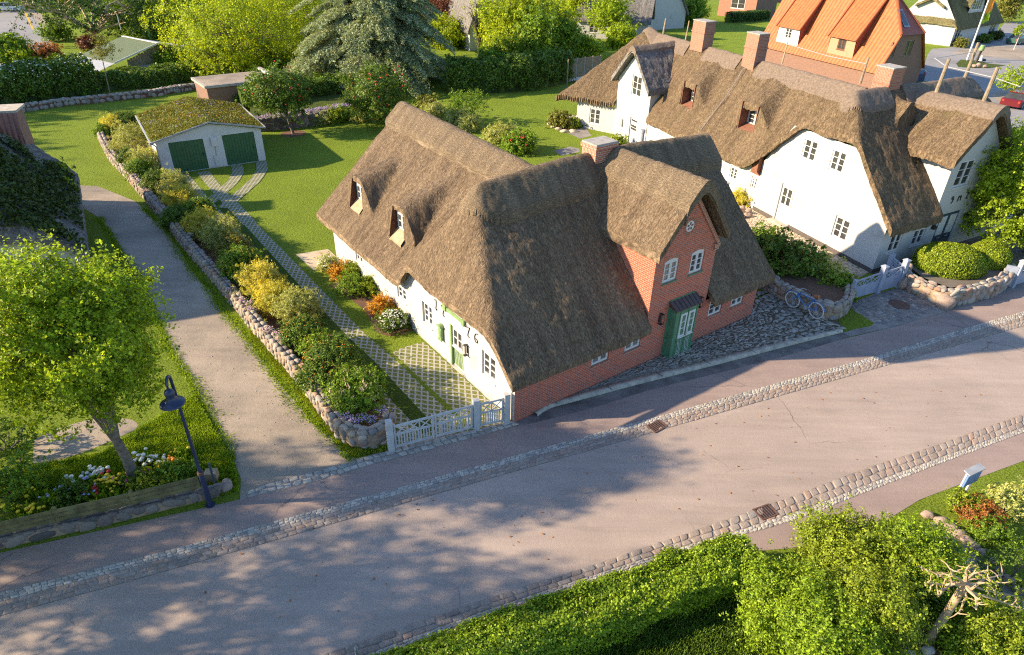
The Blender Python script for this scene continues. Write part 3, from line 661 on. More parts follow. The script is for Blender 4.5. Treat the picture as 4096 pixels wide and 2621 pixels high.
strip("south_pavement", s_lo, [G(*p) for p in [(900, 2900), (1380, 2720), (1800, 2545), (2402, 2340), (2800, 2225), (3200, 2190), (3500, 2110), (3683, 1997), (3850, 1935), (4096, 1844), (4700, 1590)]], .008, M['walk'], 60)
strip("gutter_bed", [p for p in n_up], [p for p in n_lo], .012, M['joint'], 120)
strip("south_gutter_bed", s_up, s_lo, .012, M['joint'], 120)
setts("cobbled_gutter", n_up, n_lo, [(.02, .15), (.15, .28), (.28, .41)], .17, M['sett'], .012, seed=2, h=.014, jit=.18, gap=.07)
setts("cobbled_channel", n_up, n_lo, [(.42, .61), (.61, .80), (.80, .985)], .27, M['settr'], .012, seed=3, h=.013, jit=.26, gap=.045)
setts("south_cobbled_gutter", s_up, s_lo, [(.02, .38), (.40, .70)], .33, M['settr'], .012, seed=4, h=.014, jit=.2, gap=.055)
setts("south_rough_edge", s_up, s_lo, [(.72, .86), (.86, .99)], .14, M['sett'], .012, seed=5, h=.012, jit=.4, gap=.06)
# gutter slab between kerb and pavement, and the sett line along the plots
strip("stained_gutter", [G(*p) for p in [(2051, 1684), (2130, 1655), (2183, 1638), (2311, 1606), (2555, 1540), (2868, 1462), (3097, 1402), (3228, 1368), (3373, 1332)]], [G(*p) for p in [(2070, 1705), (2150, 1690), (2230, 1668), (2347, 1640), (2594, 1562), (2868, 1494), (3097, 1437), (3228, 1400), (3400, 1348)]], .012, M['wet'], 50)
strip("stone_slab_edge", [G(*p) for p in [(3373, 1332), (3490, 1295), (3560, 1262), (3720, 1228), (3800, 1205), (4093, 1120), (4700, 960)]], [G(*p) for p in [(3400, 1348), (3592, 1304), (3700, 1272), (3801, 1242), (4093, 1155), (4400, 1080), (4700, 995)]], .013, M['walk2'], 50)
e_up = [G(*p) for p in [(960, 1985), (1046, 1940), (1329, 1867), (1420, 1839), (1640, 1775), (1891, 1720), (2051, 1684)]]
e_lo = [G(*p) for p in [(960, 2010), (1000, 1990), (1228, 1937), (1457, 1869), (1685, 1809), (1960, 1734), (2080, 1700)]]
strip("sett_line_bed", e_up, e_lo, .012, M['joint'], 60)
setts("sett_line", e_up, e_lo, [(.05, .5), (.5, .95)], .26, M['sett'], .012, seed=6, h=.025, jit=.25)
lane = PX("21:690,200 700,380 860,480 960,620 1040,760 1160,960 1260,1140")+[(700, 1420), (700, 1451), (768, 1519), (804, 1592), (855, 1693), (914, 1794), (941, 1858), (964, 1917), (960, 2000), (1000, 1985), (1228, 1932), (1411, 1862), (1425, 1840), (1352, 1775), (1292, 1725), (1196, 1629), (1114, 1528), (1000, 1373), (951, 1308), (868, 1221), (845, 1166), (772, 1089), (717, 997), (676, 933), (571, 833), (539, 805), (393, 746)]
sheet("lane", [G(*p) for p in lane], .004, M['lane'])
# ---- main house frame: u along the street, v away from it
HO = A3(.1498, 18.3766, 0); YAW = .9372; Hu = A3(math.sin(YAW), math.cos(YAW), 0); Hv = A3(-Hu[1], Hu[0], 0)
def H(u, v, z=0): return HO+Hu*u+Hv*v+ZU*z
# grass-grid pavers
def paver_mat():
    m, nt, b = mat("grass_grid_pavers"); g = N(nt, "NewGeometry"); mp = N(nt, "Mapping"); mp.inputs["Rotation"].default_value = (0, 0, YAW-.12)
    L(nt, g.outputs["Position"], mp.inputs[0]); sp = N(nt, "SeparateXYZ"); L(nt, mp.outputs[0], sp.inputs[0])
    def mth(op, a, c=None):
        n = N(nt, "Math", operation=op)
        for i, q in enumerate((a, c)):
            if q is None: continue
            if hasattr(q, "links"): L(nt, q, n.inputs[i])
            else: n.inputs[i].default_value = q
        return n.outputs[0]
    x = mth('MULTIPLY', sp.outputs[0], 1/.40); y = mth('MULTIPLY', sp.outputs[1], 1/.30)
    a = mth('ADD', x, y); c = mth('SUBTRACT', x, y)
    ab = [mth('ABSOLUTE', mth('SUBTRACT', mth('FRACT', q), .5)) for q in (a, c)]; e = mth('MAXIMUM', *ab)
    nz = noise(nt, g.outputs["Position"], 14, 3); e2 = mth('ADD', e, mth('MULTIPLY', mth('SUBTRACT', nz, .5), .10))
    gr = ramp(nt, noise(nt, g.outputs["Position"], 11, 4), [(.3, (.07, .10, .015)), (.7, (.19, .20, .03))]); co = ramp(nt, noise(nt, g.outputs["Position"], 6, 5), [(.3, (.27, .25, .22)), (.7, (.44, .41, .37))])
    f = ramp(nt, e2, [(.345, (0, 0, 0)), (.375, (1, 1, 1))]); L(nt, mix(nt, f, gr, co), b.inputs["Base Color"]); b.inputs["Roughness"].default_value = .9
    bump(nt, f, .5, .03, b); return m
M['paver'] = paver_mat()
bandL = [G(*p) for p in [(861, 787), (855, 812), (1000, 974), (1183, 1171), (1338, 1350), (1503, 1533), (1640, 1679), (1690, 1735)]]
bandR = [G(*p) for p in [(861, 787), (896, 819), (1000, 924), (1228, 1175), (1393, 1349), (1503, 1451), (1699, 1661), (1745, 1720)]]
trL = [G(*p) for p in [(800, 800), (868, 869), (1028, 1043), (1192, 1189), (1302, 1303), (1420, 1440), (1516, 1556), (1560, 1650), (1600, 1760)]]
trR = [G(*p) for p in [(905, 775), (1000, 869), (1137, 1006), (1320, 1194), (1475, 1350), (1548, 1410), (1800, 1647), (1850, 1700)]]
strip("drive_track", trL, bandL[1:], .004, M['paver'], 60)
strip("drive_track", bandR[1:], trR, .006, M['paver'], 60)
G2v = lambda *p: [G(*q) for q in p]
tw = .78
ribbon("drive_track", G2v(*PX("21:1595,105 1700,235 1800,365 1900,480")), tw, .012, M['paver'])
ribbon("drive_track", G2v(*PX("21:1778,82 1860,190 1960,300 2080,420 2190,540")), tw, .016, M['paver'])
ribbon("drive_track", G2v(*PX("21:2070,25 2090,80 2040,170 1930,270 1810,370 1740,420")), tw, .020, M['paver'])
ribbon("drive_track", G2v(*PX("21:2285,-5 2300,60 2235,160 2120,260 2020,345 1960,400")), tw, .024, M['paver'])
strip("grass_band", bandL, bandR, .010, M['lawnd'], 60)
sheet("drive_apron", G2v((1548, 1422), (1567, 1414), (1600, 1395), (1686, 1369), (1700, 1372), (1810, 1470), (2050, 1690), (1900, 1717), (1640, 1773), (1560, 1792), (1540, 1720), (1690, 1735), (1745, 1720), (1850, 1700)), .008, M['paver'])
sheet("drive_verge", G2v((1552, 1411), (1570, 1412), (1812, 1637), (1870, 1690), (1845, 1697), (1798, 1650)), .012, M['lawn'])
sheet("flower_bed_soil", G2v(*PX("22:700,1080 860,1180 1000,1290 1060,1390 1110,1490 1200,1520 1330,1510 1420,1470"), (1646, 1320), (1560, 1240), (1480, 1160), (1400, 1090)), .004, M['soil'])
sheet("patio_slab", [H(.1, 17.6), H(-1.6, 17.9), H(-1.5, 15.6), H(.1, 15.4)], .012, M['flag'])
# bank bed behind the long wall
sheet("bank_bed_soil", G2v((400, 545), (470, 650), (567, 770), (676, 905), (760, 1000), (860, 1120), (960, 1240), (1110, 1420), (1200, 1520), (1300, 1640), (1380, 1740), (1440, 1770), (1530, 1745), (1530, 1640), (1480, 1540), (1302, 1310), (1192, 1195), (1028, 1050), (868, 875), (700, 712), (600, 600), (560, 530), (450, 500)), .004, M['soil'])
# patio before the brick front, on a kerb
pin = [p+ZU*0 for p in k_in]
cob_in = [G(*p) for p in [(2150, 1640), (2642, 1424), (2700, 1400), (3001, 1262), (3150, 1200)]]
pat = k_in[1:]+[G(3373, 1318), G(3330, 1262), G(3200, 1232), G(3080, 1170), G(3001, 1240), H(10, .12), H(.8, .12)]
sheet("cobbled_forecourt_bed", pat, .075, M['mossjoint'])
wallside = [H(.9, -.02), H(4, -.02), H(7.5, -.02), H(10.5, -.02), H(13.3, -.02), H(15.0, 1.1), H(16.4, 1.2)]
kerbside = [k_in[1]+Hu*.1]+[p for p in k_in[2:]]+[G(3385, 1322)]
setts("cobbled_forecourt", wallside, kerbside, 15, .23, M['patio'], .075, jit=.75, gap=.17, h=.022, seed=9, n=160, drop=lambda c: False)
kr = MB()
kA = smoothline(k_out, 60); kB = smoothline(k_in, 60)
V = []; F = []
kn = 60
Vk = np.vstack([kA+ZU*0, kA+ZU*.115+(kB-kA)*.12, kB+ZU*.125, kB+ZU*.0]); Fk = [(k*kn+i, k*kn+i+1, (k+1)*kn+i+1, (k+1)*kn+i) for k in range(3) for i in range(kn-1)]
for i in range(0, kn-4, 4):
    pass
tag(bulk("kerb", Vk, Fk, M['kerb'], None, False), kind='structure')
jm = MB()
for i in range(4, kn, 9): jm.bar(kA[i]+ZU*.117, kB[i]+ZU*.127, .012, w=.02)
jk = jm.build("kerb_joint", M['mossjoint']); tag(jk, kind='structure')
# entrance of setts at the blue gate, grass corner, neighbour's yard
sheet("sett_entrance_bed", G2v((3390, 1220), (3500, 1175), (3600, 1152), (3680, 1190), (3790, 1232), (3592, 1300), (3500, 1302), (3440, 1265)), .012, M['joint'])
setts("sett_entrance", G2v((3385, 1225), (3470, 1190), (3590, 1152), (3640, 1172)), G2v((3500, 1298), (3592, 1296), (3720, 1252), (3780, 1232)), 10, .22, M['settd'], .012, jit=.22, gap=.1, h=.018, seed=11)
sheet("grass_corner", G2v(*PX("24:690,1405 820,1370 850,1295 960,1330 1090,1415 1060,1440 830,1485")), .016, M['lawn'])
# ------------------------------------------------------------------ main house
house = thing("thatched_house", "thatched house with white gable end and red brick street front dated 1776", "house", H(0, 0))
def rz(u): return 7.0+.28*np.sin(math.pi*np.clip((u-1.6)/12.4, 0, 1))
def roofA(u, v):
    vb = 8.2+1.8*np.clip((u+.4)/6, 0, 1)
    f = 2.08+(rz(u)-2.08)/5.2*(v+.4); b = 2.1+(rz(u)-2.1)/(vb-4.8)*(vb-v); h = 3.38+1.98*(u+.4)+.04*(v-4)**2*.5
    return smin(smin(f, b, .5), h, .7)
def roofB(u, v):
    r = 7.0+.03*(v-12); return smin(2.2+(r-2.2)/5.45*(u+.35), 2.2+(r-2.2)/5.45*(10.55-u), .6)
DORM = (14.62, 10.25)
def dormer(u, v, vc):
    zc = 4.80+.27*(u-.95)-.9*np.maximum(0, np.abs(v-vc)-.35)**1.5-.12*(v-vc)**2
    return np.where((u > .93) & (u < 4.2), zc, -5)
def roofM(u, v):
    B = roofB(u, v)
    for vc in DORM: B = np.where(v > 8.9, smax(B, dormer(u, v, vc), .22), B)
    B = np.where(v < 6.2, -9, B)
    return smax(roofA(u, v), B, .45)
def maskM(u, v):
    inA = (v > -.42) & (v < 10.1) & ((v < 7.9+.5*np.clip(u+.4, 0, 9)) | (u > -.36))
    inB = (v > 8) & (v < 17.45+.0*u) & (u > -.36) & (u < 10.6)
    inA &= ~((v > 8.15) & (u < -.34))
    gap = (u > 6.33) & (u < 10.08) & (v < .10)
    return (inA | inB) & ~gap
def cutM(u, v):
    c = np.zeros_like(u, bool)
    for vc in DORM: c |= (u > .90) & (u < .98) & (np.abs(v-vc) < .52)
    return c
thatch("thatch_roof", house, HO, Hu, Hv, -.4, 14.24, -.4, 17.44, roofM, .08, M['thatch'], .29, maskM, 0, .045, None, cutM)
def cap(name, f, u0, u1, v0, v1, mask, dz=.17, th=.24, m='cap', st=.07, fr=None, dirs=None, rough=.03, ed=None):
    O, a, b, par = fr or (HO, Hu, Hv, house); th = max(th, dz+.22)
    if ed is not None:
        g = lambda u, v: f(u, v)+dz*np.clip(ed(u, v)*12, 0, 1)**.6-.05; return thatch(name, par, O, a, b, u0, u1, v0, v1, g, st, M[m], th, lambda u, v: mask(u, v) & (ed(u, v) > 0), 0, rough, dirs)
    return thatch(name, par, O, a, b, u0, u1, v0, v1, f, st, M[m], th, mask, dz, rough, dirs)
cap("ridge_cap", lambda u, v: roofA(u, v)+.05*np.cos((v-4.8)*1.5)-.25*np.clip(1.9-u, 0, 1)**2, 1.0, 14.36, 3.6, 6.0, lambda u, v: u > -9, .42, .34, ed=lambda u, v: 1-np.where(u > 2.1, np.abs(v-4.8), np.hypot(u-2.1, v-4.8))/1.15)
cap("ridge_cap", lambda u, v: roofB(u, v), 4.0, 6.2, 6.0, 17.5, lambda u, v: (v > 6.1), .36, .30, ed=lambda u, v: 1-np.abs(u-5.1)/1.08)
gz = lambda u, v: 8.02-1.36*np.sqrt((u-8.1)**2+.12)+0*v
def gmask(u, v): return (np.abs(u-8.1) < 2.06) & (gz(u, v) > np.where(v < .2, -9, roofA(u, v)-.25))
thatch("gable_thatch", house, HO, Hu, Hv, 5.8, 10.4, -.42, 5.1, gz, .08, M['thatch'], .36, gmask, 0, .04)
cap("ridge_cap", gz, 7.2, 9.0, -.47, 4.7, lambda u, v: (gz(u, v)+.14 > np.where(v < .2, -9, roofA(u, v)+.1)), .24, .28, ed=lambda u, v: 1-np.abs(u-8.1)/.9)
# walls
nS, nW, nN, nE = -Hv, -Hu, Hv, Hu
wl = dict(L1=(3.6, 1.07, 4.5, 1.9), L2=(5.34, 1.06, 6.22, 1.9), R1=(10.32, 1.03, 11.22, 1.92), R2=(11.87, 1.01, 12.72, 1.88), G1=(6.96, 3.64, 7.78, 4.56), G2=(8.49, 3.62, 9.29, 4.54))
hol = [(*wl[k], .09 if k[0] == 'G' else 0) for k in wl]+[(7.86, 5.59, 8.30, 6.03, 'round')]
wall("brick_front_wall", house, HO, Hu, nS, [(0, 0), (13.67, 0), (13.67, 2.0), (9.97, 2.0), (9.97, 4.72), (8.14, 7.05), (6.45, 4.86), (6.45, 2.0), (0, 2.0)], hol, M['brick'], .11)
for i, k in enumerate(wl):
    u0, z0, u1, z1 = wl[k]; g = k[0] == 'G'
    window(house, HO, Hu, nS, u0, z0, u1, z1, 2, 3 if k[0] in 'GR' else 2, inset=.05, arch=.09 if g else 0, gm='glassb' if k in ('L1', 'L2', 'G1') else 'glass', sillm='gpaint' if g else 'brickO')
    if g:
        ar = MB()
        for t in np.linspace(-.06, 1.06, 15):
            c = H(u0+(u1-u0)*t, 0, z1+.10*(1-(2*t-1)**2)+.01); x = unit(Hu+ZU*(-.5)*(2*t-1)); y = np.cross(-Hv, x)*-1
            y = unit(ZU+Hu*(t-.5)*.5); ar.box(c-x*.022+Hv*.004, x*.044, y*.14, -Hv*.012)
        ar.build("brick_arch", M['brickO'], house)
wall("brick_cheek_wall", house, H(6.45, 0), Hv, nW, [(0, 1.5), (2.6, 4.3), (2.6, 4.95), (0, 4.95)], [], M['brick'])
wall("brick_cheek_wall", house, H(9.97, 0), Hv, nE, [(0, 1.5), (2.6, 4.3), (2.6, 4.95), (0, 4.95)], [], M['brick'])
tr = MB()
for s in (1,):
    p0 = H(9.97+.02, -.03, 4.68); p1 = H(8.16, -.03, 6.98)
    tr.bar(p0, p1, .07, up=-Hv, w=.16); tr.box(H(9.72, -.10, 4.55), Hu*.34, -Hv*-.10, ZU*.13); tr.box(H(9.78, -.07, 4.40), Hu*.26, Hv*.07, ZU*.12)
tr.build("brick_gable_trim", M['brickO'], house)
# oculus
oc = MB(); cO = H(8.08, .03, 5.81)
oc.lathe(cO, [(0, .03), (.22, .03), (.22, -.02)], 24, -Hv); ow = oc.build("round_window", M['paint'], house)
hh_ = MB()
for k in range(5):
    t = k*2*math.pi/5+.3; c = cO-Hv*.033+Hu*math.cos(t)*.115+ZU*math.sin(t)*.115; X = Hu*math.cos(t)+ZU*math.sin(t); Y = np.cross(-Hv, X)
    hh_.face([c+X*.07*math.cos(q)+Y*.048*math.sin(q) for q in np.linspace(0, 2*math.pi, 12, endpoint=False)])
hh_.build("pane", M['glass'], ow)
rg = MB()
for k in range(22):
    t = k*2*math.pi/22; X = Hu*math.cos(t)+ZU*math.sin(t); Y = np.cross(-Hv, X); rg.box(H(8.08, 0, 5.81)+X*.25-Y*.02-Hv*.002, X*.11, Y*.042, -Hv*.010)
rg.build("brick_ring", M['paint'] if False else M['brickP'], house)
# white gable end and wing
wW = [(1.2, .98, 2.1, 2.06), (3.43, .08, 4.40, 2.0), (5.84, .96, 6.66, 1.98)]
wall("white_gable_wall", house, HO, Hv, nW, [(0, 0), (7.74, 0), (7.74, 1.9), (8.25, 1.9), (8.2, 2.6), (7.1, 3.12), (.95, 3.12), (0, 2.0)], wW, M['white'], .13)
window(house, HO, Hv, nW, 1.2, .98, 2.1, 2.06, 2, 3, inset=.07); window(house, HO, Hv, nW, 5.84, .96, 6.66, 1.98, 2, 3, inset=.09)
wv = [(8.35, .95, 9.2, 1.62), (12.9, .95, 13.7, 1.62)]
wall("white_wing_wall", house, H(.11, 0), Hv, nW, [(7.74, 0), (16.45, 0), (16.45, 2.35), (7.74, 2.35)], wv, M['white'], .12)
for q in wv: window(house, H(.11, 0), Hv, nW, *q, 2, 2, inset=.06)
mb = MB(); mb.quad(H(.115, 7.74), -Hu, ZU, .12, 2.4); mb.build("wall_return", M['white'], house)
mb = MB(); mb.face([H(.11, 16.45), H(10.1, 16.45), H(10.1, 16.45, 2.1), H(5.1, 16.45, 6.7), H(.11, 16.45, 2.1)][::-1]); mb.build("white_end_wall", M['white'], house)
mb = MB(); mb.quad(H(10.1, 9.6), Hv, ZU, 6.85, 2.1); mb.build("white_back_wall", M['white'], house)
mb = MB(); mb.face([H(13.67, 0), H(13.67, 9.5), H(13.67, 9.5, 2), H(13.67, 4.8, 6.8), H(13.67, 0, 1.75)], [(0, 0), (9.5, 0), (9.5, 2), (4.8, 6.8), (0, 1.75)]); mb.quad(H(13.67, 9.5), -Hu, ZU, 3.6, 2.1); mb.build("brick_end_wall", M['brick'], house)
# thatch-dormer windows
for vc in DORM:
    u = 1.10
    f = window(house, H(u, vc), Hv, nW, -.50, 3.54, .44, 4.38, 2, 2, inset=0, fw=.07, sill=False, name="dormer_window")
    d = MB(); d.face([H(.62, vc+.46, 3.12), H(1.12, vc+.46, 3.12), H(1.12, vc+.46, 4.6), H(.92, vc+.46, 4.6)]); d.face([H(1.12, vc+.46, 3.12), H(.62, vc+.46, 3.12), H(.92, vc+.46, 4.6), H(1.12, vc+.46, 4.6)]); d.box(H(.98, vc+.47, 3.0), Hu*.3, Hv*.12, ZU*1.7); d.build("reveal", M['brownwood'], f)
    s = MB(); s.face([H(.66, vc-.60, 3.15), H(.66, vc+.57, 3.15), H(1.10, vc+.48, 3.58), H(1.10, vc-.54, 3.58)][::-1]); s.face([H(.66, vc-.60, 3.15), H(.66, vc+.57, 3.15), H(.66, vc+.57, 3.0), H(.66, vc-.60, 3.0)]); s.build("sill_board", M['sillwood'], f)
# green porch door
po = MB(); po.box(H(7.62, 0, 0), Hu*1.50, -Hv*.035, ZU*2.72); po.box(H(7.72, -.035, .0), Hu*1.32, -Hv*.335, ZU*2.42)
porch = po.build("porch", M['gpaint'], house)
cn = MB(); a0, a1, b0, b1 = H(7.60, -.03, 2.68), H(9.15, -.03, 2.68), H(7.60, -.46, 2.40), H(9.15, -.46, 2.40)
cn.face([b0, b1, a1, a0]); cn.face([b0-ZU*.04, b1-ZU*.04, b1, b0]); cn.face([a0-ZU*.2, b0-ZU*.04, b0, a0]); cn.face([b1-ZU*.04, a1-ZU*.2, a1, b1]); cn.face([a0-ZU*.05, a1-ZU*.05, b1-ZU*.04, b0-ZU*.04])
for k in range(8): cn.bar(a0+(a1-a0)*k/7+ZU*.012, b0+(b1-b0)*k/7+ZU*.012, .02, w=.02)
cn.build("canopy", M['darkmetal'], porch)
for s, ux in enumerate((8.02, 8.50)):
    window(porch, H(0, -.372), Hu, nS, ux, 1.02, ux+.38, 2.12, 1, 3, inset=-.015, fw=.05, casem=.035, name="door_window", gm='glassb' if s == 0 else 'glass')
dm = MB()
for ux in (7.96, 8.44, 8.94): dm.box(H(ux, -.37, .06), Hu*.05, -Hv*.02, ZU*2.2)
dm.box(H(7.96, -.37, .02), Hu*1.03, -Hv*.02, ZU*.06); dm.build("door_stile", M['gpaint'], porch)
wm = MB()
for ux in (8.08, 8.17, 8.26, 8.58, 8.67, 8.76):
    wm.tube([H(ux+.03*math.sin(t*5+ux*3), -.385, .12+t*.72) for t in np.linspace(0, 1, 12)], .011, 5)
wm.box(H(7.98, -.39, .06), Hu*1.0, -Hv*.006, ZU*.03); wm.build("white_wave_moulding", M['paint'], porch)
hd = MB(); hd.tube([H(8.455, -.41, 1.0), H(8.455, -.45, 1.08), H(8.455, -.45, 1.22), H(8.455, -.41, 1.30)], .013, 6); hd.build("handle", M['gray'], porch)
def lantern(P, n, a, sc=1.0):
    f = MB(); w_, h_ = .15*sc, .46*sc
    c = P+n*.10*sc
    for sx in (-1, 1):
        for sy in (-1, 1): f.bar(c+a*sx*w_/2+n*sy*w_/2-ZU*h_/2, c+a*sx*w_/2+n*sy*w_/2+ZU*h_/2, .014)
    for z in (-h_/2, h_/2): 
        f.box(c-a*w_/2-n*w_/2+ZU*z, a*w_, n*w_, ZU*.018)
    f.box(P-a*.05-ZU*.16*sc, a*.10, n*.02, ZU*.32*sc); f.box(c-a*.02-n*w_/2+ZU*(h_/2+.0), a*.04, -n*.05, ZU*.03)
    o = f.build("wall_lantern", M['iron'], house); g = MB(); g.tube([c-ZU*h_*.35, c+ZU*h_*.35], .03, 8); g.build("lamp_glass", M['glassb'], o); return o
lantern(H(7.17, 0, 2.04), nS, Hu); lantern(H(9.50, 0, 2.1), nS, Hu); lantern(H(0, 3.10, 1.48), nW, Hv)
# green half door on the white wall
dd = MB(); dd.box(H(.09, 3.43, .08), Hv*.97, Hu*.04, ZU*1.92); dd.box(H(-.01, 4.30, .06), Hv*.10, Hu*.10, ZU*1.96)
gd = dd.build("green_door", M['lgreen'], house); window(gd, H(.05, 0), Hv, nW, 3.50, 1.06, 4.26, 1.94, 2, 2, inset=0, fw=.06, casem=.03, name="door_window")
wm = MB()
for k in range(6): wm.tube([H(.075, 3.58+k*.115+.025*math.sin(t*6+k), .16+t*.78) for t in np.linspace(0, 1, 12)], .010, 5)
wm.box(H(.07, 3.46, .10), Hv*.88, Hu*.02, ZU*.03); wm.build("white_wave_moulding", M['paint'], gd)
st = MB(); st.box(H(-.02, 3.42, .0), Hv*.99, Hu*.12, ZU*.075); st.build("threshold", M['kerb'], house)
lt = MB(); lt.box(H(-.06, 3.25, 2.52), Hv*1.5, Hu*.055, ZU*.14); lt.box(H(-.10, 4.55, 2.48), Hv*.22, Hu*.095, ZU*.30); lt.box(H(-.10, 3.2, 2.48), Hv*.18, Hu*.095, ZU*.26); lt.build("green_lintel", M['lgreen'], house)
mbx = MB(); c = H(-.02, 5.02, .92)
mbx.box(c-Hv*.14, Hv*.28, -Hu*.13, ZU*.06); mbx.box(c-Hv*.11+ZU*.06, Hv*.22, -Hu*.11, ZU*.60); mbx.box(c-Hv*.07+ZU*.16-Hu*.11, Hv*.14, -Hu*.012, ZU*.34)
for k in range(6): t0, t1 = math.pi*k/6, math.pi*(k+1)/6; mbx.face([c-Hv*.17*math.cos(t)*1+ZU*(.64+.12*math.sin(t))+q for t, q in ((t0, -Hu*.16), (t1, -Hu*.16), (t1, 0*Hu), (t0, 0*Hu))][::-1])
mbx.face([c-Hv*.17*math.cos(t)+ZU*(.64+.12*math.sin(t))-Hu*.155 for t in np.linspace(0, math.pi, 9)])
mbx.build("letter_box", M['lgreen'], house)
GL = {'1': [[(-.10, .30), (-.04, .36), (.05, .33)], [(.05, .36), (.04, .15), (.0, -.02), (.03, -.10), (.09, -.08), (.08, -.02)]],
      '7': [[(-.13, .27), (-.12, .34)], [(-.12, .33), (-.02, .30), (.07, .32), (.12, .35)], [(.12, .35), (.06, .2), (.0, .06), (-.02, -.05), (.04, -.10), (.09, -.06)]],
      '6': [[(.10, .34), (.0, .36), (-.09, .24), (-.11, .08), (-.05, -.06), (.06, -.06), (.11, .04), (.06, .13), (-.04, .11)]],
      '9': [[(.02, -.06), (.10, .0), (.12, .2), (.06, .34), (-.04, .34), (-.09, .24), (-.02, .15), (.10, .18)]],
      'N': [[(-.10, -.04), (-.08, .3), (.08, 0), (.10, .34)]], 'Z': [[(-.10, .32), (.10, .34), (-.08, .0), (.12, .0)]], 'M': [[(-.13, -.04), (-.10, .32), (.0, .12), (.10, .32), (.13, -.02)]]}
def glyph(ch, P, a, n, sc, parent, r=.017, mt='iron'):
    g = MB()
    for s in GL[ch]: 
        q = smoothline([(x, y, 0) for x, y in s], 14) if len(s) > 3 else np.array([(x, y, 0) for x, y in s])
        g.tube([P+a*x*sc+ZU*y*sc+n*.02 for x, y, _ in q], r, 6)
    return g.build("wall_numeral", M[mt], parent)
for ch, v, z in (('1', 5.45, 2.20), ('7', 4.87, 2.20), ('7', 3.03, 2.20), ('6', 2.46, 2.20)): glyph(ch, H(0, v, z), -Hv, nW, 1.05, house)
# chimney
ch = MB(); P0 = H(6.98, 4.35, 6.6); ch.box(P0, Hu*1.15, Hv*.85, ZU*1.15)
chim = ch.build("chimney", M['brickO'], house)
c2 = MB(); c2.box(P0-Hu*.05-Hv*.05+ZU*1.15, Hu*1.25, Hv*.95, ZU*.16); c2.build("corbel", M['brickO'], chim)
c3 = MB(); c3.box(P0-Hu*.02-Hv*.02+ZU*1.31, Hu*1.19, Hv*.89, ZU*.07); c3.build("chimney_slab", M['concrete'], chim)
fl = MB(); fl.tube([H(11.2, 5.9, 6.2), H(11.2, 5.9, 7.55)], .09, 10); fl.tube([H(11.2, 5.9, 7.5), H(11.2, 5.9, 7.65)], .12, 10); fl.build("flue_pipe", M['zinc'], house)
# ------------------------------------------------------------------ the long white thatched neighbour
NO = A3(18.99, 31.24, 0); Na = unit(G(4020, 923)-NO); Nb = unit(G(3009, 837)-NO)
nA = unit(A3(Nb[1], -Nb[0], 0)); nB = unit(A3(-Na[1], Na[0], 0))          # true normals of the two wall planes
def Nn(u, v, z=0): return NO+Na*u+Nb*v+ZU*z
nb = thing("long_thatched_house", "long white thatched house with three brick chimneys beyond the cobbled yard", "house", Nn(0, 0))
def nF(u, v):
    f = 2.72+5.4/5.3*(v+.5); b = 3.45+4.8/5.15*(9.95-v); h = 6.08+1.9*(u+.4)+.03*(v-5)**2; r = 8.1-1.15*(u-11.6); return smin(smin(smin(f, b, .5), h, .6), r, .8)
def nW_(u, v):
    e = -.4-.62*np.clip(v-28, 0, 9); far = 2.0+1.5*(33.4-v)
    return smin(smin(2.52+5.33/4.2*(u-e), 2.52+5.33/4.3*(8.1-u), .6), far, .8)
ND = ((19.5, 1.22), (12.8, 1.35))
def nDorm(u, v, vc, hw):
    return np.where((u > 1.0) & (u < 3.7), 5.75+.62*(u-1.0)-.75*np.maximum(0, np.abs(v-vc)-hw)**1.4-.06*(v-vc)**2, -5)
def nRoof(u, v):
    w_ = nW_(u, v)
    for vc, hw in ND: w_ = smax(w_, nDorm(u, v, vc, hw*.55), .3)
    return smax(nF(u, v), np.where(v < 3.2, -9, w_), .6)
def nmask(u, v): 
    e = -.4-.62*np.clip(v-28, 0, 9)
    return (u > e) & (((v < 10) & (u < 13)) | ((v < 33.3) & (u < 8.2))) & ~((u > 4.05) & (u < 7.9) & (v < .12)) & ~((v > 22.75) & (v < 27.9) & (u < .12))
def ncut(u, v):
    c = np.zeros_like(u, bool)
    for vc, hw in ND: c |= (u > .90) & (u < 1.12) & (np.abs(v-vc) < hw*.62)
    return c
frN = (NO, Na, Nb, nb)
thatch("thatch_roof", nb, NO, Na, Nb, -3.4, 13, -.5, 33.3, nRoof, .1, M['thatchN'], .38, nmask, 0, .06, [nA, nB, -nA, -nB], ncut)
capd = [nA, nB, -nA, -nB]
def capN(f, u0, u1, v0, v1, mask, dz=.2, ed=None): return cap("ridge_cap", f, u0, u1, v0, v1, mask, dz, .3, 'capN', .08, frN, capd, .03, ed)
capN(nF, .2, 3.4, 3.9, 5.8, lambda u, v: u > -9, .25, lambda u, v: 1-np.where(u > 1.0, np.abs(v-4.8), np.hypot(u-1.0, v-4.8))/.86)
capN(nF, 4.6, 11.8, 3.9, 5.8, lambda u, v: u > -9, .2, lambda u, v: 1-np.abs(v-4.8)/.9)
capN(nW_, 2.8, 4.9, 6.4, 15.2, lambda u, v: u > -9, .2, lambda u, v: 1-np.abs(u-3.83)/.85)
capN(nW_, 2.8, 4.9, 17.1, 21.1, lambda u, v: u > -9, .2, lambda u, v: 1-np.abs(u-3.83)/.85)
capN(nW_, 2.8, 4.9, 23.3, 31.2, lambda u, v: u > -9, .2, lambda u, v: 1-np.abs(u-3.83)/.8)
kz = lambda u, v: 7.35-.98*np.sqrt((v-25.4)**2+.06)+.25+.05*np.clip(u, 0, 4)
thatch("gable_thatch", nb, NO, Na, Nb, -.55, 4.2, 22.3, 28.5, kz, .1, M['thatchG'], .4, lambda u, v: (np.abs(v-25.4) < 2.95) & (kz(u, v) > np.where(u < .2, -9, nRoof(u, v)-.3)), 0, .05, capd)
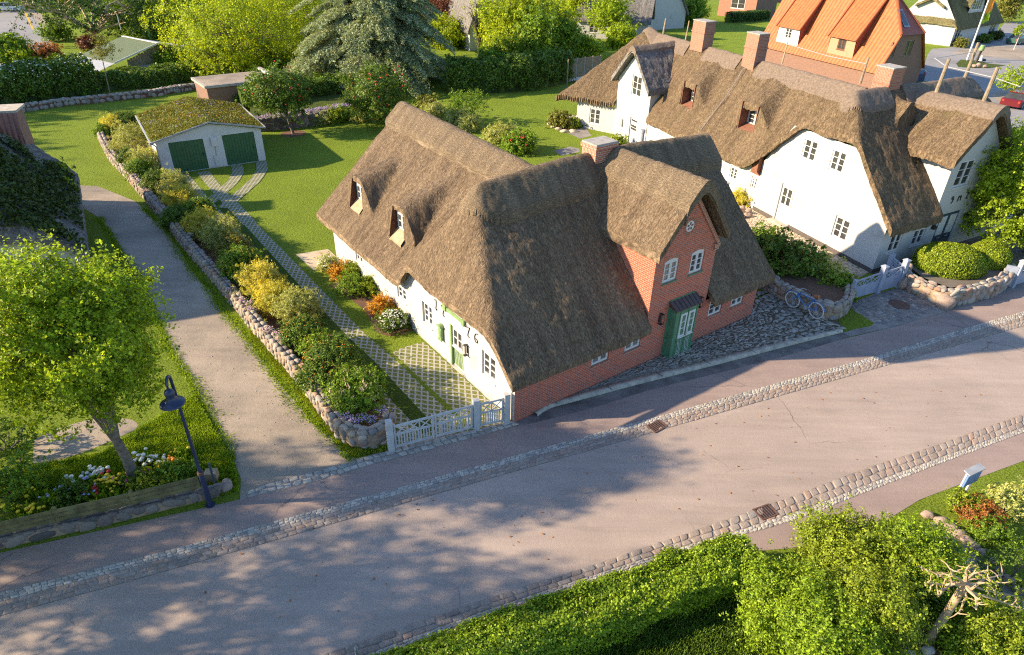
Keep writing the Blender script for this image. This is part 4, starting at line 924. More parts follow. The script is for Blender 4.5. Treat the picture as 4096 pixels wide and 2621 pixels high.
capN(kz, -.6, 3.8, 24.7, 26.2, lambda u, v: u > -9, .18, lambda u, v: 1-np.abs(v-25.4)/.6)
g2 = lambda u, v: 8.05-.98*np.sqrt((u-5.85)**2+.10)+.33-.04*v
thatch("gable_thatch", nb, NO, Na, Nb, 3.1, 8.6, -.5, 5.0, g2, .1, M['thatchN'], .4, lambda u, v: (np.abs(u-5.85) < 2.65) & (g2(u, v) > np.where(v < .2, -9, nRoof(u, v)-.3)), 0, .06, capd)
capN(g2, 5.1, 6.6, -.52, 4.6, lambda u, v: u > -9, .18, lambda u, v: 1-np.abs(u-5.85)/.78)
# walls
hs = [(2.15, .83, 3.2, 2.08, .1), (6.5, .12, 7.62, 2.42), (3.62, 4.2, 4.62, 5.40), (5.68, 4.2, 6.74, 5.42)]
wall("white_gable_wall", nb, NO, Nb, -nA, [(0, 0), (9.6, 0), (9.6, 3.1), (7.75, 5.8), (2.65, 5.8), (.1, 3.0), (0, 2.8)], hs, M['white'], .14)
window(nb, NO, Nb, -nA, 2.15, .83, 3.2, 2.08, 2, 3, inset=.07, arch=.1)
window(nb, NO, Nb, -nA, 3.62, 4.2, 4.62, 5.40, 2, 3, inset=.04, casem=.06); window(nb, NO, Nb, -nA, 5.68, 4.2, 6.74, 5.42, 2, 3, inset=.04, casem=.06)
d = MB(); d.box(Nn(.09, 6.52, .1), Nb*1.08, nA*.05, ZU*2.3); dr = d.build("white_door", M['paint'], nb); window(dr, Nn(.045, 0), Nb, -nA, 6.62, 1.15, 7.5, 2.3, 2, 2, inset=0, fw=.05, casem=.04, name="door_window", sill=False)
d = MB(); d.box(Nn(-.012, 0, 0), Nb*6.4, nA*.01, ZU*.24); d.box(Nn(-.012, 7.75, 0), Nb*1.85, nA*.01, ZU*.24); d.build("plinth", M['plinth'], nb)
d = MB(); d.face([Nn(-.03, 9.58, 2.2), Nn(-.03, 10.5, 2.2), Nn(-.03, 10.3, 3.2), Nn(-.03, 9.58, 3.7)][::-1]); d.face([Nn(-.35, 9.62, 2.5), Nn(0, 9.62, 2.2), Nn(0, 9.62, 3.5), Nn(-.35, 9.62, 3.3)]); d.face([Nn(-.35, 9.62, 2.5), Nn(0, 9.62, 2.2), Nn(0, 9.62, 3.5), Nn(-.35, 9.62, 3.3)][::-1]); d.build("eave_board", M['redwood'], nb)
d = MB(); d.box(Nn(-.42, 6.35, 0), Nb*1.4, nA*.40, ZU*.17); d.build("door_step", M['kerb'], nb)
hw = [(13.95, 1.15, 14.75, 2.0, .08), (11.7, 1.15, 12.45, 2.0, .08), (9.75, 1.2, 10.3, 2.0, .08), (17.0, 1.15, 17.8, 2.0)]
wall("white_wing_wall", nb, Nn(.05, 0), Nb, -nA, [(9.6, 0), (22.9, 0), (22.9, 2.6), (9.6, 2.6)], hw, M['white'], .12)
for q in hw: window(nb, Nn(.05, 0), Nb, -nA, *q[:4], 2, 3, inset=.05, arch=.08)
hk = [(24.35, 3.75, 25.75, 5.35, .1), (24.25, 0, 25.45, 2.1)]
wall("white_entrance_gable", nb, Nn(0, 0), Nb, -nA, [(22.9, 0), (27.9, 0), (27.9, 4.7), (25.4, 7.05), (22.9, 4.7)], hk, M['white'], .14)
window(nb, NO, Nb, -nA, 24.35, 3.75, 25.75, 5.35, 2, 3, inset=.06, arch=.1)
d = MB(); d.box(Nn(.08, 24.28, 0), Nb*1.14, nA*.05, ZU*2.05); kd = d.build("blue_door", M['bluepaint'], nb)
window(kd, Nn(.035, 0), Nb, -nA, 24.36, 1.05, 25.32, 1.6, 1, 2, inset=0, fw=.04, casem=.03, name="door_window", sill=False); window(kd, Nn(.035, 0), Nb, -nA, 24.36, 1.75, 25.32, 2.0, 1, 1, inset=0, fw=.03, casem=.02, name="fanlight", sill=False)
d = MB(); d.box(Nn(-.02, 26.5, 1.0), Nb*.35, -nA*.10, ZU*.6); d.build("letter_box", M['gray'], nb)
for v in (22.9, 27.9): wall("cheek_wall", nb, Nn(0, v), Na, -Nb if v < 25 else Nb, [(0, 1.8), (2.3, 4.6), (2.3, 5.6), (0, 4.75)], [], M['white'])
pL = Nn(0, 27.9); pR = Nn(-1.9, 31.2); da = unit(pR-pL); wall("white_far_wall", nb, pL, da, unit(A3(da[1], -da[0], 0))*(1 if np.dot(A3(da[1], -da[0], 0), -nA) > 0 else -1), [(0, -.3), (3.8, -.3), (3.8, 2.2), (0, 2.2)], [(1.4, .5, 2.5, 1.85)], M['white'], .12)
window(nb, pL, da, unit(A3(da[1], -da[0], 0))*(1 if np.dot(A3(da[1], -da[0], 0), -nA) > 0 else -1), 1.4, .5, 2.5, 1.85, 2, 3, inset=.05)
hs = [(.7, 1.0, 1.72, 2.1), (2.72, .98, 3.75, 1.95), (4.72, 0, 6.6, 2.45), (7.8, .9, 8.85, 2.1), (9.95, .87, 11.0, 1.62), (4.7, 3.95, 6.1, 5.4)]
wall("white_street_wall", nb, NO, Na, -nB, [(0, 0), (12.8, 0), (12.8, 2.7), (7.95, 2.7), (7.95, 5.75), (5.85, 7.85), (4.02, 5.9), (4.02, 2.7), (0, 2.7)], hs, M['white'], .12)
for i in (0, 1, 3, 4, 5): window(nb, NO, Na, -nB, *hs[i], 2, 3 if i in (3, 5) else 2, inset=.05)
wall("cheek_wall", nb, Nn(4.02, 0), Nb, -nA, [(0, 2.0), (3.2, 5.2), (3.2, 6.2), (0, 5.75)], [], M['white'])
d = MB(); d.box(Nn(4.74, .08, 0), Na*1.84, nB*.05, ZU*2.43); dd_ = d.build("navy_double_door", M['navy'], nb)
d = MB()
for x in (4.92, 5.82): d.box(Nn(x, .07, 1.15), Na*.62, -nB*.02, ZU*1.1)
d.build("white_door_panel", M['paint'], dd_)
d = MB()
for x in (5.2, 5.95): d.box(Nn(x, .06, .95), Na*.28, -nB*.03, ZU*.06)
d.build("letter_slot", M['gray'], dd_)
d = MB(); d.box(Nn(0, -.014, 0), Na*4.7, nB*.01, ZU*.24); d.box(Nn(6.65, -.014, 0), Na*6.1, nB*.01, ZU*.24); d.build("plinth", M['plinth'], nb)
for x, z in ((4.15, 1.75), (7.1, 1.9)):
    d = MB(); d.box(Nn(x, -.02, z), Na*.26, -nB*.16, ZU*.16); d.box(Nn(x+.05, -.02, z+.16), Na*.16, -nB*.1, ZU*.1); d.build("wall_lantern", M['iron'], nb)
for chh, x in (('9', 5.15), ('M', 5.85), ('Z', 6.55)): glyph(chh, Nn(x, 0, 3.1), Na, -nB, 1.0, nb, .03)
wall("white_end_wall", nb, Nn(12.8, 0), Nb, nA, [(0, 0), (9.4, 0), (9.4, 2.5), (0, 2.5)], [], M['white'])
wall("white_back_wall", nb, Nn(8.0, 0), Nb, nA, [(9.4, 0), (31, 0), (31, 2.4), (9.4, 2.4)], [], M['white'])
for vc, hwid in ND:
    u = 1.75; wd = .62*hwid; two = hwid > 1.3
    f = window(nb, Nn(u, vc), Nb, -nA, -wd+.12, 4.35, wd-.3 if not two else wd-.12, 5.35, 2 if two else 1, 3, inset=0, fw=.07, sill=False, name="dormer_window")
    d = MB(); d.box(Nn(1.0, vc+wd-.12, 3.9), Na*.95, Nb*.05, ZU*1.9); d.box(Nn(1.0, vc-wd, 3.9), Na*.95, Nb*.05, ZU*1.9)
    d.build("reveal", M['redwood'], f)
    s = MB(); s.face([Nn(.80, vc-wd-.1, 3.98), Nn(.80, vc+wd+.1, 3.98), Nn(1.72, vc+wd-.05, 4.40), Nn(1.72, vc-wd, 4.40)][::-1]); s.build("sill_board", M['redwood'], f)
def chimney(parent, P, a, b, w_, d_, z0, h, brick='brickP', slab='concrete'):
    c = MB(); c.box(P-a*w_/2-b*d_/2+ZU*z0, a*w_, b*d_, ZU*h); c.box(P-a*(w_/2+.05)-b*(d_/2+.05)+ZU*(z0+h*.62), a*(w_+.1), b*(d_+.1), ZU*.09); o = c.build("chimney", M[brick], parent)
    c = MB(); c.box(P-a*(w_/2+.03)-b*(d_/2+.03)+ZU*(z0+h+.0), a*(w_+.06), b*(d_+.06), ZU*.06); c.build("chimney_slab", M[slab], o); return o
chimney(nb, Nn(3.8, 22.2), Na, Nb, 1.0, 1.55, 7.4, 2.05); chimney(nb, Nn(3.8, 16.15), Na, Nb, 1.0, 1.25, 7.0, 2.4); chimney(nb, Nn(3.9, 5.3), Na, Nb, 1.05, 1.1, 7.0, 2.15, 'brickP')
pw = MB()
for u, v, z0, h, r in ((4.0, 13.6, 7.9, 1.3, .05), (4.0, 7.1, 7.9, 1.45, .07), (3.9, 27.6, 7.7, 1.3, .08), (3.9, 24.4, 7.7, 1.5, .05), (10.6, 4.8, 8.1, 2.0, .09), (5.85, 3.4, 8.0, 1.75, .10), (5.85, .7, 7.9, 1.9, .10)):
    q = MB(); q.tube([Nn(u, v, z0), Nn(u+.1, v, z0+h)], [r*1.1, r*.85], 8); q.build("wooden_post", M['wood'] if r > .06 else M['sillwood'], nb)
wr = MB(); wr.tube([Nn(4, 13.6, 9.1), Nn(4, 10, 8.95), Nn(4, 7.1, 9.0)], .018, 4); wr.build("conductor_wire", M['zinc'], nb)
wr = MB(); wr.tube([Nn(10.6, 4.8, 9.6), Nn(8, 5.5, 9.3), Nn(5.95, 3.4, 9.35), Nn(5.95, .7, 9.3), Nn(6.2, -.6, 9.1), Nn(7.2, -.3, 9.6)], .022, 4); wr.build("conductor_wire", M['zinc'], nb)
wr = MB(); wr.tube([Nn(3.1, 16.2, 7.3), Nn(1.8, 16.1, 5.55), Nn(.6, 16.3, 3.95), Nn(-.35, 16.4, 2.55)], .02, 4); wr.build("conductor_cable", M['zinc'], nb)
# ------------------------------------------------------------------ other buildings
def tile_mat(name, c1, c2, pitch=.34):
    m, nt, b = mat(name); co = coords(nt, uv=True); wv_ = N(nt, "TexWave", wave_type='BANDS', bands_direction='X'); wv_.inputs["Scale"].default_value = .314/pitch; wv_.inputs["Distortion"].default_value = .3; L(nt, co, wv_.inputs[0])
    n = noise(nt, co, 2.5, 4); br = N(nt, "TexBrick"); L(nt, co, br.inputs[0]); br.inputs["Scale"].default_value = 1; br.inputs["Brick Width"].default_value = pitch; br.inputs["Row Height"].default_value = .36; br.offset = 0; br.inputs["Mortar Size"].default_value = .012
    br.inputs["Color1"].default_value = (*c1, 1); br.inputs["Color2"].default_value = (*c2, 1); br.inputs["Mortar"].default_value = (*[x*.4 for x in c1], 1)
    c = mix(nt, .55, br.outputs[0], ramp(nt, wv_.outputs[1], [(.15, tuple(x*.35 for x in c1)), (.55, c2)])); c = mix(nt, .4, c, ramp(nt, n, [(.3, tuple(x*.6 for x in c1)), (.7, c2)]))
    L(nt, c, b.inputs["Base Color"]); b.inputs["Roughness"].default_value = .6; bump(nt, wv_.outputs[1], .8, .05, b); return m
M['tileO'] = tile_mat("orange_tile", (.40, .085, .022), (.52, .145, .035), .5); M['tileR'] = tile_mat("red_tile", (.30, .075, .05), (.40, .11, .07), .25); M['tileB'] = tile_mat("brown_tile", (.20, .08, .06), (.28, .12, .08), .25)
M['tileG'] = tile_mat("green_roofing", (.10, .135, .06), (.15, .19, .08), .3)
OO = A3(37.85, 73.58, 0)
def On(u, v, z=0): return OO+Na*u+Nb*v+ZU*z
oh = thing("orange_tiled_house", "brown brick house with bright orange tiled roof and two tiled dormers", "house", On(0, 0))
W2, RZ, SL, DV = 4.1, 9.7, 1.76, 19.0
def rp(name, pts, m, parent, ax, ay, extra=None):
    mb = MB(); pts = [A3(*p) for p in pts]; mb.face(pts, [(float(np.dot(p, ax)), float(np.dot(p, ay))) for p in pts]); return mb.build(name, m, parent)
sup = unit(nA+ZU*SL)
hv0 = 3.2; hz = 6.2; hu = (hz-2.5)/SL
left = [On(0, -.3, 2.5), On(0, DV, 2.5), On(W2, DV, RZ), On(W2, hv0, RZ), On(hu, -.3, hz)]
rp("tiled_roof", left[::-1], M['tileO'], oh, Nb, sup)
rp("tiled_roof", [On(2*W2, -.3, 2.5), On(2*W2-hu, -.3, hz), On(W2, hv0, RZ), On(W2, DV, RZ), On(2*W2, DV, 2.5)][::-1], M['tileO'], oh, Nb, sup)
rp("tiled_hip", [On(hu-.05, -.35, hz-.05), On(2*W2-hu+.05, -.35, hz-.05), On(W2, hv0, RZ+.01)], M['tileR'], oh, Na, unit(nB+ZU))  # hip in darker red than the slopes, its shade painted into the tile colour
t = MB(); t.tube([On(hu, -.3, hz), On(W2, hv0, RZ)], .16, 8); t.tube([On(W2, hv0, RZ), On(W2, DV, RZ)], .16, 8); t.tube([On(2*W2-hu, -.3, hz), On(W2, hv0, RZ)], .12, 8); t.tube([On(0, -.3, 2.5), On(hu, -.3, hz)], .10, 8); t.build("ridge_tile", M['tileO'], oh)
wh = [(1.5, 4.0, 2.2, 5.5), (3.9, 4.0, 5.1, 5.6), (2.0, .8, 3.2, 2.0)]
wall("brick_gable_wall", oh, OO, Na, -nB, [(.2, 0), (8.0, 0), (8.0, 2.6), (2*W2-hu-.1, 6.05), (hu+.1, 6.05), (.2, 2.6)], wh, M['brickD'], .15)
for q in wh: window(oh, OO, Na, -nB, *q, 2, 2, fm='wood', inset=.08)
wall("brick_side_wall", oh, On(.25, 0), Nb, -nA, [(0, 0), (18.8, 0), (18.8, 2.6), (0, 2.6)], [], M['brickD'])
wall("brick_side_wall", oh, On(7.95, 0), Nb, nA, [(0, 0), (18.8, 0), (18.8, 2.6), (0, 2.6)], [], M['brickD'])
s = MB(); P = lambda u, t: On(u, -.35+(3.55)*(t), hz+(RZ-hz)*t)+unit(ZU-nB)*.05
s.face([P(3.0, .18), P(3.9, .18), P(3.9, .62), P(3.0, .62)]); sk = s.build("skylight", M['bluepaint'], oh)
s = MB(); s.face([p+unit(ZU-nB)*.02 for p in (P(3.12, .22), P(3.78, .22), P(3.78, .58), P(3.12, .58))]); s.build("pane", M['glass'], sk)
for vc, col in ((14.3, 'paint'), (5.8, 'cream')):
    u0 = .5; d = MB(); hwd = 1.9
    zt = 5.45; sl2 = 1.22; ub = (zt-2.5-sl2*u0)/(SL-sl2); zb = 2.5+SL*ub
    fw_ = wall("dormer_wall", oh, On(u0, vc), Nb, -nA, [(-hwd, 3.35), (hwd, 3.35), (hwd-.12, zt), (-hwd+.12, zt)], [(-.55, 3.95, .6, 5.1)], M['white'] if col == 'paint' else M['cream'], .1)
    window(fw_, On(u0, vc), Nb, -nA, -.55, 3.95, .6, 5.1, 2, 3, fm='paint' if col == 'paint' else 'brownwood', inset=.04, fw=.08)
    rp("dormer_roof", [On(u0-.3, vc+hwd+.1, zt-.3*sl2+.05), On(ub, vc+hwd+.1, zb), On(ub, vc-hwd-.1, zb), On(u0-.3, vc-hwd-.1, zt-.3*sl2+.05)], M['tileO'], oh, Nb, sup)
    for s_ in (-1, 1): rp("dormer_cheek", [On(u0, vc+s_*hwd, 3.35), On(ub, vc+s_*(hwd), zb), On(u0, vc+s_*(hwd), zt)][::s_], M['tileR'], oh, Na, ZU)
    t = MB()
    for s_ in (-1, 1): t.tube([On(u0-.3, vc+s_*(hwd+.1), zt-.3), On(ub, vc+s_*(hwd+.1), zb+.05)], .12, 6)
    t.build("verge_tile", M['tileO'], oh)
def simple_house(name, label, O, a, W_, D_, ze, zr, wm, roofm, holes=(), front=None, thatched=True, ov=.4, cat="house", hip=0, step=.2, fm='paint', gable_front=True, sideholes=(), ny=2, m2=None):
    """gable (front) faces -b; ridge runs along b"""
    a = unit(a); b = A3(-a[1], a[0], 0); r = thing(name, label, cat, O); P = lambda u, v, z: O+a*u+b*v+ZU*z
    half = W_/2
    if gable_front:
        wall("gable_wall", r, O, a, -b, [(0, 0), (W_, 0), (W_, ze), (half, zr-.3), (0, ze)], list(holes), M[wm], .1)
    else: wall("front_wall", r, O, a, -b, [(0, 0), (W_, 0), (W_, ze), (0, ze)], list(holes), M[wm], .1)
    for q in holes: window(r, O, a, -b, *q[:4], 2, ny, fm=fm, inset=.05)
    wall("side_wall", r, O, b, -a, [(0, 0), (D_, 0), (D_, ze)]+([] if gable_front else [(D_/2, zr-.3)])+[(0, ze)], list(sideholes), M[m2 or wm], .1)
    for q in sideholes: window(r, O, b, -a, *q[:4], 2, ny, fm=fm, inset=.05)
    wall("side_wall", r, P(W_, 0, 0), b, a, [(0, 0), (D_, 0), (D_, ze)]+([] if gable_front else [(D_/2, zr-.3)])+[(0, ze)], [], M[m2 or wm])
    if gable_front: f = lambda u, v: smin(zr-(zr-ze)/half*np.abs(u-half)*1.0, zr+.5-hip*(-(v-1.2)) if hip else zr+9+0*v, .5)
    else: f = lambda u, v: smin(smin(zr-(zr-ze)/(D_/2)*np.abs(v-D_/2), ze+hip*(u+ov) if hip else 99+0*u, .5), ze+hip*(W_+ov-u) if hip else 99+0*u, .5)
    if thatched: thatch("thatch_roof", r, O, a, b, -ov, W_+ov, -ov, D_+ov, f, step, M[roofm], .3, None, .12, .06)
    else:
        if gable_front:
            k = (zr-ze)/half
            for s_ in (0, 1):
                q = [P(-ov, -ov, ze-k*ov), P(half, -ov, zr), P(half, D_+ov, zr), P(-ov, D_+ov, ze-k*ov)] if s_ == 0 else [P(half, -ov, zr), P(W_+ov, -ov, ze-k*ov), P(W_+ov, D_+ov, ze-k*ov), P(half, D_+ov, zr)]
                rp("roof_slope", q, M[roofm], r, b, unit(a*(1 if s_ == 0 else -1)+ZU*k))
        else:
            k = (zr-ze)/(D_/2)
            rp("roof_slope", [P(-ov, -ov, ze-k*ov), P(W_+ov, -ov, ze-k*ov), P(W_+ov, D_/2, zr), P(-ov, D_/2, zr)], M[roofm], r, a, unit(b+ZU*k)); rp("roof_slope", [P(-ov, D_/2, zr), P(W_+ov, D_/2, zr), P(W_+ov, D_+ov, ze-k*ov), P(-ov, D_+ov, ze-k*ov)], M[roofm], r, a, unit(-b+ZU*k))
    return r, P
# mossy thatched house, upper right
TO = G(3797, 187); ta = unit(G(3979, 152)-TO)
mr, P = simple_house("mossy_thatched_house", "white cottage with mossy green thatch and arched dormer behind the flagpole", TO, ta, 18, 9, 3.1, 9.2, 'white', 'thatchF', [(.8, .5, 2.6, 2.7), (8.6, .6, 9.8, 2.6), (14.2, .5, 16.6, 2.9)], hip=1.7, gable_front=False, step=.2, ny=3)
f = MB(); tb = A3(-ta[1], ta[0], 0)
thatch("dormer_thatch", mr, TO, ta, tb, 4.6, 11.4, 0.6, 4.6, lambda u, v: 7.3-.16*(u-8)**2+.25*v, .2, M['thatchF'], .35, lambda u, v: 7.3-.16*(u-8)**2+.25*v > 3.1+6.1/4.5*v-.4, 0, .05)
wq = wall("dormer_wall", mr, P(0, .9, 0), ta, -tb, [(5.2, 4.4), (10.8, 4.4), (10.4, 6.2), (9.3, 6.9), (8, 7.1), (6.7, 6.9), (5.6, 6.2)], [(6.2, 4.8, 9.8, 6.3)], M['white']); window(wq, P(0, .9, 0), ta, -tb, 6.2, 4.8, 9.8, 6.3, 4, 3, inset=.05)
thatch("dormer_thatch", mr, TO, tb, -ta, 2.4, 6.8, -3.6, .6, lambda u, v: 6.4-.9*np.abs(u-4.6)*.6+.3+0*v, .2, M['thatchF'], .35, None, 0, .05)
wq = wall("dormer_wall", mr, P(.2, 0, 0), tb, -ta, [(2.8, 3.4), (6.4, 3.4), (6.4, 5.6), (2.8, 5.6)], [(3.4, 3.9, 4.2, 5.3), (5.0, 3.9, 5.8, 5.3)], M['white'])
for q in ((3.4, 3.9, 4.2, 5.3), (5.0, 3.9, 5.8, 5.3)): window(wq, P(.2, 0, 0), tb, -ta, *q, 2, 2, inset=.05)
# white gabled house top centre, and the brick one beside it
BO = G(2542, 128); ba = unit(G(2750, 112)-BO)
simple_house("white_gabled_house", "tall white gable with dark thatch behind the long thatched roof", BO, ba, 11.2, 12, 2.8, 10.5, 'white', 'thatchG', [(4.1, 5.4, 5.5, 7.6), (6.7, 5.5, 8.0, 7.7)], step=.25, ny=3)
BO = G(2868, 62); ba = unit(G(3010, 78)-BO)
simple_house("red_brick_house", "salmon brick house with white paned windows behind the dark clipped hedge", BO, ba, 8, 9, 5.2, 9, 'brickP', 'tileR', [(2.6, 1.6, 5.6, 4.2)], thatched=False, ny=3, m2='brickD')  # side walls take a darker brick: their shade is put into the colour
BO = G(2305, 150); ba = unit(G(2470, 160)-BO)
simple_house("white_cottage", "low white cottage half hidden behind the yellow green trees", BO, ba, 11, 7, 2.9, 6.0, 'white', 'thatchG', [(2, .8, 3.4, 2.3), (6.5, .6, 7.4, 2.3)], step=.25, gable_front=False)
BO = G(1880, 205); ba = unit(G(1965, 200)-BO)
simple_house("steep_white_gable_house", "narrow steep white gable framed by the bare tree", BO, ba, 5.6, 9, 3.4, 10.0, 'white', 'thatchG', [(2.2, 4.6, 3.2, 6.2)], step=.25)
BO = G(3010, 10); simple_house("maroon_house", "dark maroon walled house at the top edge beside the orange roof", BO, A3(1, .15, 0), 9, 8, 4.8, 8, 'brickD', 'tileR', [(2, 1.5, 3.2, 3.0)], thatched=False)
# garage
GO = A3(-18.57, 47.65, 0); ga = A3(-.84013, -.54239, 0); gb = A3(-ga[1], ga[0], 0)*-1
gb = A3(ga[1], -ga[0], 0); gb = gb if np.dot(gb, A3(0, 1, 0)) > 0 else -gb
gar = thing("garage", "white double garage with flowering green roof and two dark green doors", "garage", GO)
def Gg(u, v, z=0): return GO+ga*u+gb*v+ZU*z
gh = [(.52, .02, 2.72, 2.2), (3.98, .02, 6.22, 2.14)]
wall("front_wall", gar, GO, ga, -gb, [(0, 0), (6.95, 0), (6.95, 2.3), (3.4, 3.08), (0, 2.42)], gh, M['gwhite'], .12)
wall("side_wall", gar, GO, gb, -ga, [(0, 0), (7.8, 0), (7.8, 2.4), (0, 2.4)], [], M['gwhite']); wall("side_wall", gar, Gg(6.95, 0), gb, ga, [(0, 0), (7.8, 0), (7.8, 2.3), (0, 2.3)], [], M['gwhite']); wall("back_wall", gar, Gg(0, 7.8), ga, gb, [(0, 0), (6.95, 0), (6.95, 2.3), (3.4, 3.1), (0, 2.4)], [], M['gwhite'])
for q in gh:
    d = MB(); n_ = 11
    for k in range(n_): x0 = q[0]+(q[2]-q[0])*k/n_; d.box(Gg(x0+.006, .07, q[1]), ga*((q[2]-q[0])/n_-.012), gb*.04, ZU*(q[3]-q[1]))
    o = d.build("garage_door", M['dgreen'], gar); d = MB(); d.box(Gg(q[0]+.15, .06, 1.0), ga*.05, -gb*.05, ZU*.16); d.build("handle", M['iron'], o)
    b_ = MB(); b_.box(Gg(q[0], .115, q[1]), ga*(q[2]-q[0]), gb*.01, ZU*(q[3]-q[1])); b_.build("door_backing", M['iron'], o)
gzf = lambda u, v: 3.28-.25*np.abs(u-3.4)+.03+.04*np.sin(v)
M['turf'] = grassmat("sedum_turf", (.10, .145, .022), (.19, .23, .035), (.27, .26, .08))
thatch("turf_roof", gar, GO, ga, gb, -.28, 7.25, -.22, 8.0, gzf, .1, M['turf'], .10, None, 0, .05)
rs = np.random.RandomState(5); uv_ = rs.rand(36000, 2)*[7.4, 8.1]+[-.24, -.2]; P_ = np.array([Gg(u, v, gzf(u, v)) for u, v in uv_])
sel = vn(uv_[:, 0]*2.2, uv_[:, 1]*2.2, 1) > .38; sel |= rs.rand(len(sel)) < .4
o = leaves("sedum_foliage", P_[sel]+ZU*.04+rs.randn(sel.sum(), 3)*.02, .11, 'sedum', gar, 6, None, .6, .35); o["kind"] = 'stuff'
q = P_[(vn(uv_[:, 0]*1.5, uv_[:, 1]*1.5, 6) > .62)]; dots(q[:220]+ZU*.07, .03, 'f_lilac', gar, rs, "blossom"); dots(P_[:160]+ZU*.07, .03, 'f_orange', gar, rs, "blossom")
t = MB(); t.bar(Gg(-.3, -.25, 2.44), Gg(3.4, -.25, 3.25), .10, w=.05); t.bar(Gg(3.4, -.25, 3.25), Gg(7.27, -.25, 2.30), .10, w=.05); t.bar(Gg(7.27, -.25, 2.30), Gg(7.27, 8.0, 2.30), .12, w=.10); t.bar(Gg(-.3, -.25, 2.44), Gg(-.3, 8.0, 2.42), .10, w=.06); t.build("roof_edging", M['zinc'], gar)
t = MB(); t.tube([Gg(7.25, -.2, 2.25), Gg(7.1, -.12, 2.15), Gg(6.98, -.06, 2.0), Gg(6.98, -.06, .05)], .045, 8); t.build("downpipe", M['gray'], gar)
t = MB(); t.box(Gg(3.12, 0, 1.55), ga*.38, -gb*.13, ZU*.62); t.box(Gg(3.2, -.13, 1.85), ga*.2, -gb*.01, ZU*.10); t.build("meter_box", M['paint'], gar)
t = MB(); t.tube([Gg(3.3, -.03, 1.55), Gg(3.32, -.03, .85), Gg(3.55, -.03, .8), Gg(3.5, -.03, .05)], .014, 5); t.build("cable", M['gray'], gar)
# wooden shed with green roof
O = G(528, 316); sa = unit(G(770, 278)-O); sb = A3(-sa[1], sa[0], 0)
sh = thing("green_roofed_barn", "wooden barn with green and grey shallow roof behind the flowering hedge", "barn", O)
Sp = lambda u, v, z=0: O+sa*u+sb*v+ZU*z
wl_ = 8.6
b_ = MB()
for k in range(26): x0 = wl_*k/26; ht = 1.5+1.5*(1-abs(x0+.16-wl_*.42)/(wl_*.58)); b_.face([Sp(x0+.01, 0), Sp(x0+wl_/26-.01, 0), Sp(x0+wl_/26-.01, 0, ht), Sp(x0+.01, 0, ht)])
b_.build("board_wall", M['wood'], sh)
bk = MB(); bk.face([Sp(0, .03), Sp(wl_, .03), Sp(wl_, .03, 1.6), Sp(wl_*.42, .03, 2.9), Sp(0, .03, 1.6)]); bk.build("inner_wall", M['brownwood'], sh)
rp("green_roof_slope", [Sp(wl_*.42, -.4, 3.25), Sp(wl_*.42, 7, 3.25), Sp(-1.6, 7, 1.85), Sp(-1.6, -.4, 1.85)], M['tileG'], sh, sb, unit(sa))
rp("grey_roof_slope", [Sp(wl_*.42, -.4, 3.25), Sp(wl_+.8, -.4, 1.85), Sp(wl_+.8, 7, 1.85), Sp(wl_*.42, 7, 3.25)], M['zinc'], sh, sb, unit(sa))
rp("grey_roof_apron", [Sp(-1.58, -.4, 1.83), Sp(-1.58, 7, 1.83), Sp(-3.4, 7, 1.3), Sp(-3.4, -.4, 1.3)], M['zinc'], sh, sb, unit(sa))
t = MB(); t.bar(Sp(-1.6, -.42, 1.85), Sp(wl_*.42, -.42, 3.25), .16, w=.05); t.bar(Sp(wl_*.42, -.42, 3.25), Sp(wl_+.8, -.42, 1.85), .16, w=.05); t.bar(Sp(wl_*.42, -.4, 3.29), Sp(wl_*.42, 7, 3.29), .06, w=.3); t.build("white_bargeboard", M['paint'], sh)
rp("lean_to_roof", [Sp(.4, -1.1, .9), Sp(wl_, -1.1, .95), Sp(wl_, -.02, 1.25), Sp(.4, -.02, 1.2)], M['zinc'], sh, sa, sb)
t = MB(); t.tube([Sp(wl_*.42, 6.9, 3.9), Sp(wl_*.42, 6.9, 5.6)], .05, 6); t.build("flue_pipe", M['zinc'], sh); t = MB(); t.bar(Sp(wl_*.62, -.2, 1.2), Sp(wl_*.68, -.3, 4.4), .08, w=.08); t.build("prop_pole", M['wood'], sh)
# flat roofed brick store
C_ = G(846, 446); R_ = G(1012, 425); L_ = G(*Q(11, 1790, 790)); fa = unit(R_-C_); fb = A3(-fa[1], fa[0], 0)
fl_ = thing("flat_roofed_store", "small brick store with flat gravel roof behind the garage", "shed", C_); Fp = lambda u, v, z=0: C_+fa*u+fb*v+ZU*z
b_ = MB(); b_.box(Fp(0, 0), fa*6.2, fb*4.2, ZU*2.05); b_.build("brick_wall", M['brickD'], fl_)
b_ = MB(); b_.box(Fp(-.2, -.2, 2.05), fa*6.4, fb*4.6, ZU*.22); sl_ = b_.build("roof_slab", M['concrete'], fl_); b_ = MB(); b_.box(Fp(0, 0, 2.27), fa*6.0, fb*4.2, ZU*.015); b_.build("gravel_topping", M['lane'], sl_)
o = thing("rendered_garden_wall", "cream rendered wall running back beside the flat roofed store", "wall", Fp(6.5, 0)); b_ = MB(); b_.box(Fp(6.35, -1.2, 0), fa*.25, fb*6.2, ZU*2.45); b_.build("wall_body", M['white'], o); b_ = MB(); b_.box(Fp(6.3, -1.25, 2.45), fa*.35, fb*6.3, ZU*.06); b_.build("coping", M['concrete'], o)
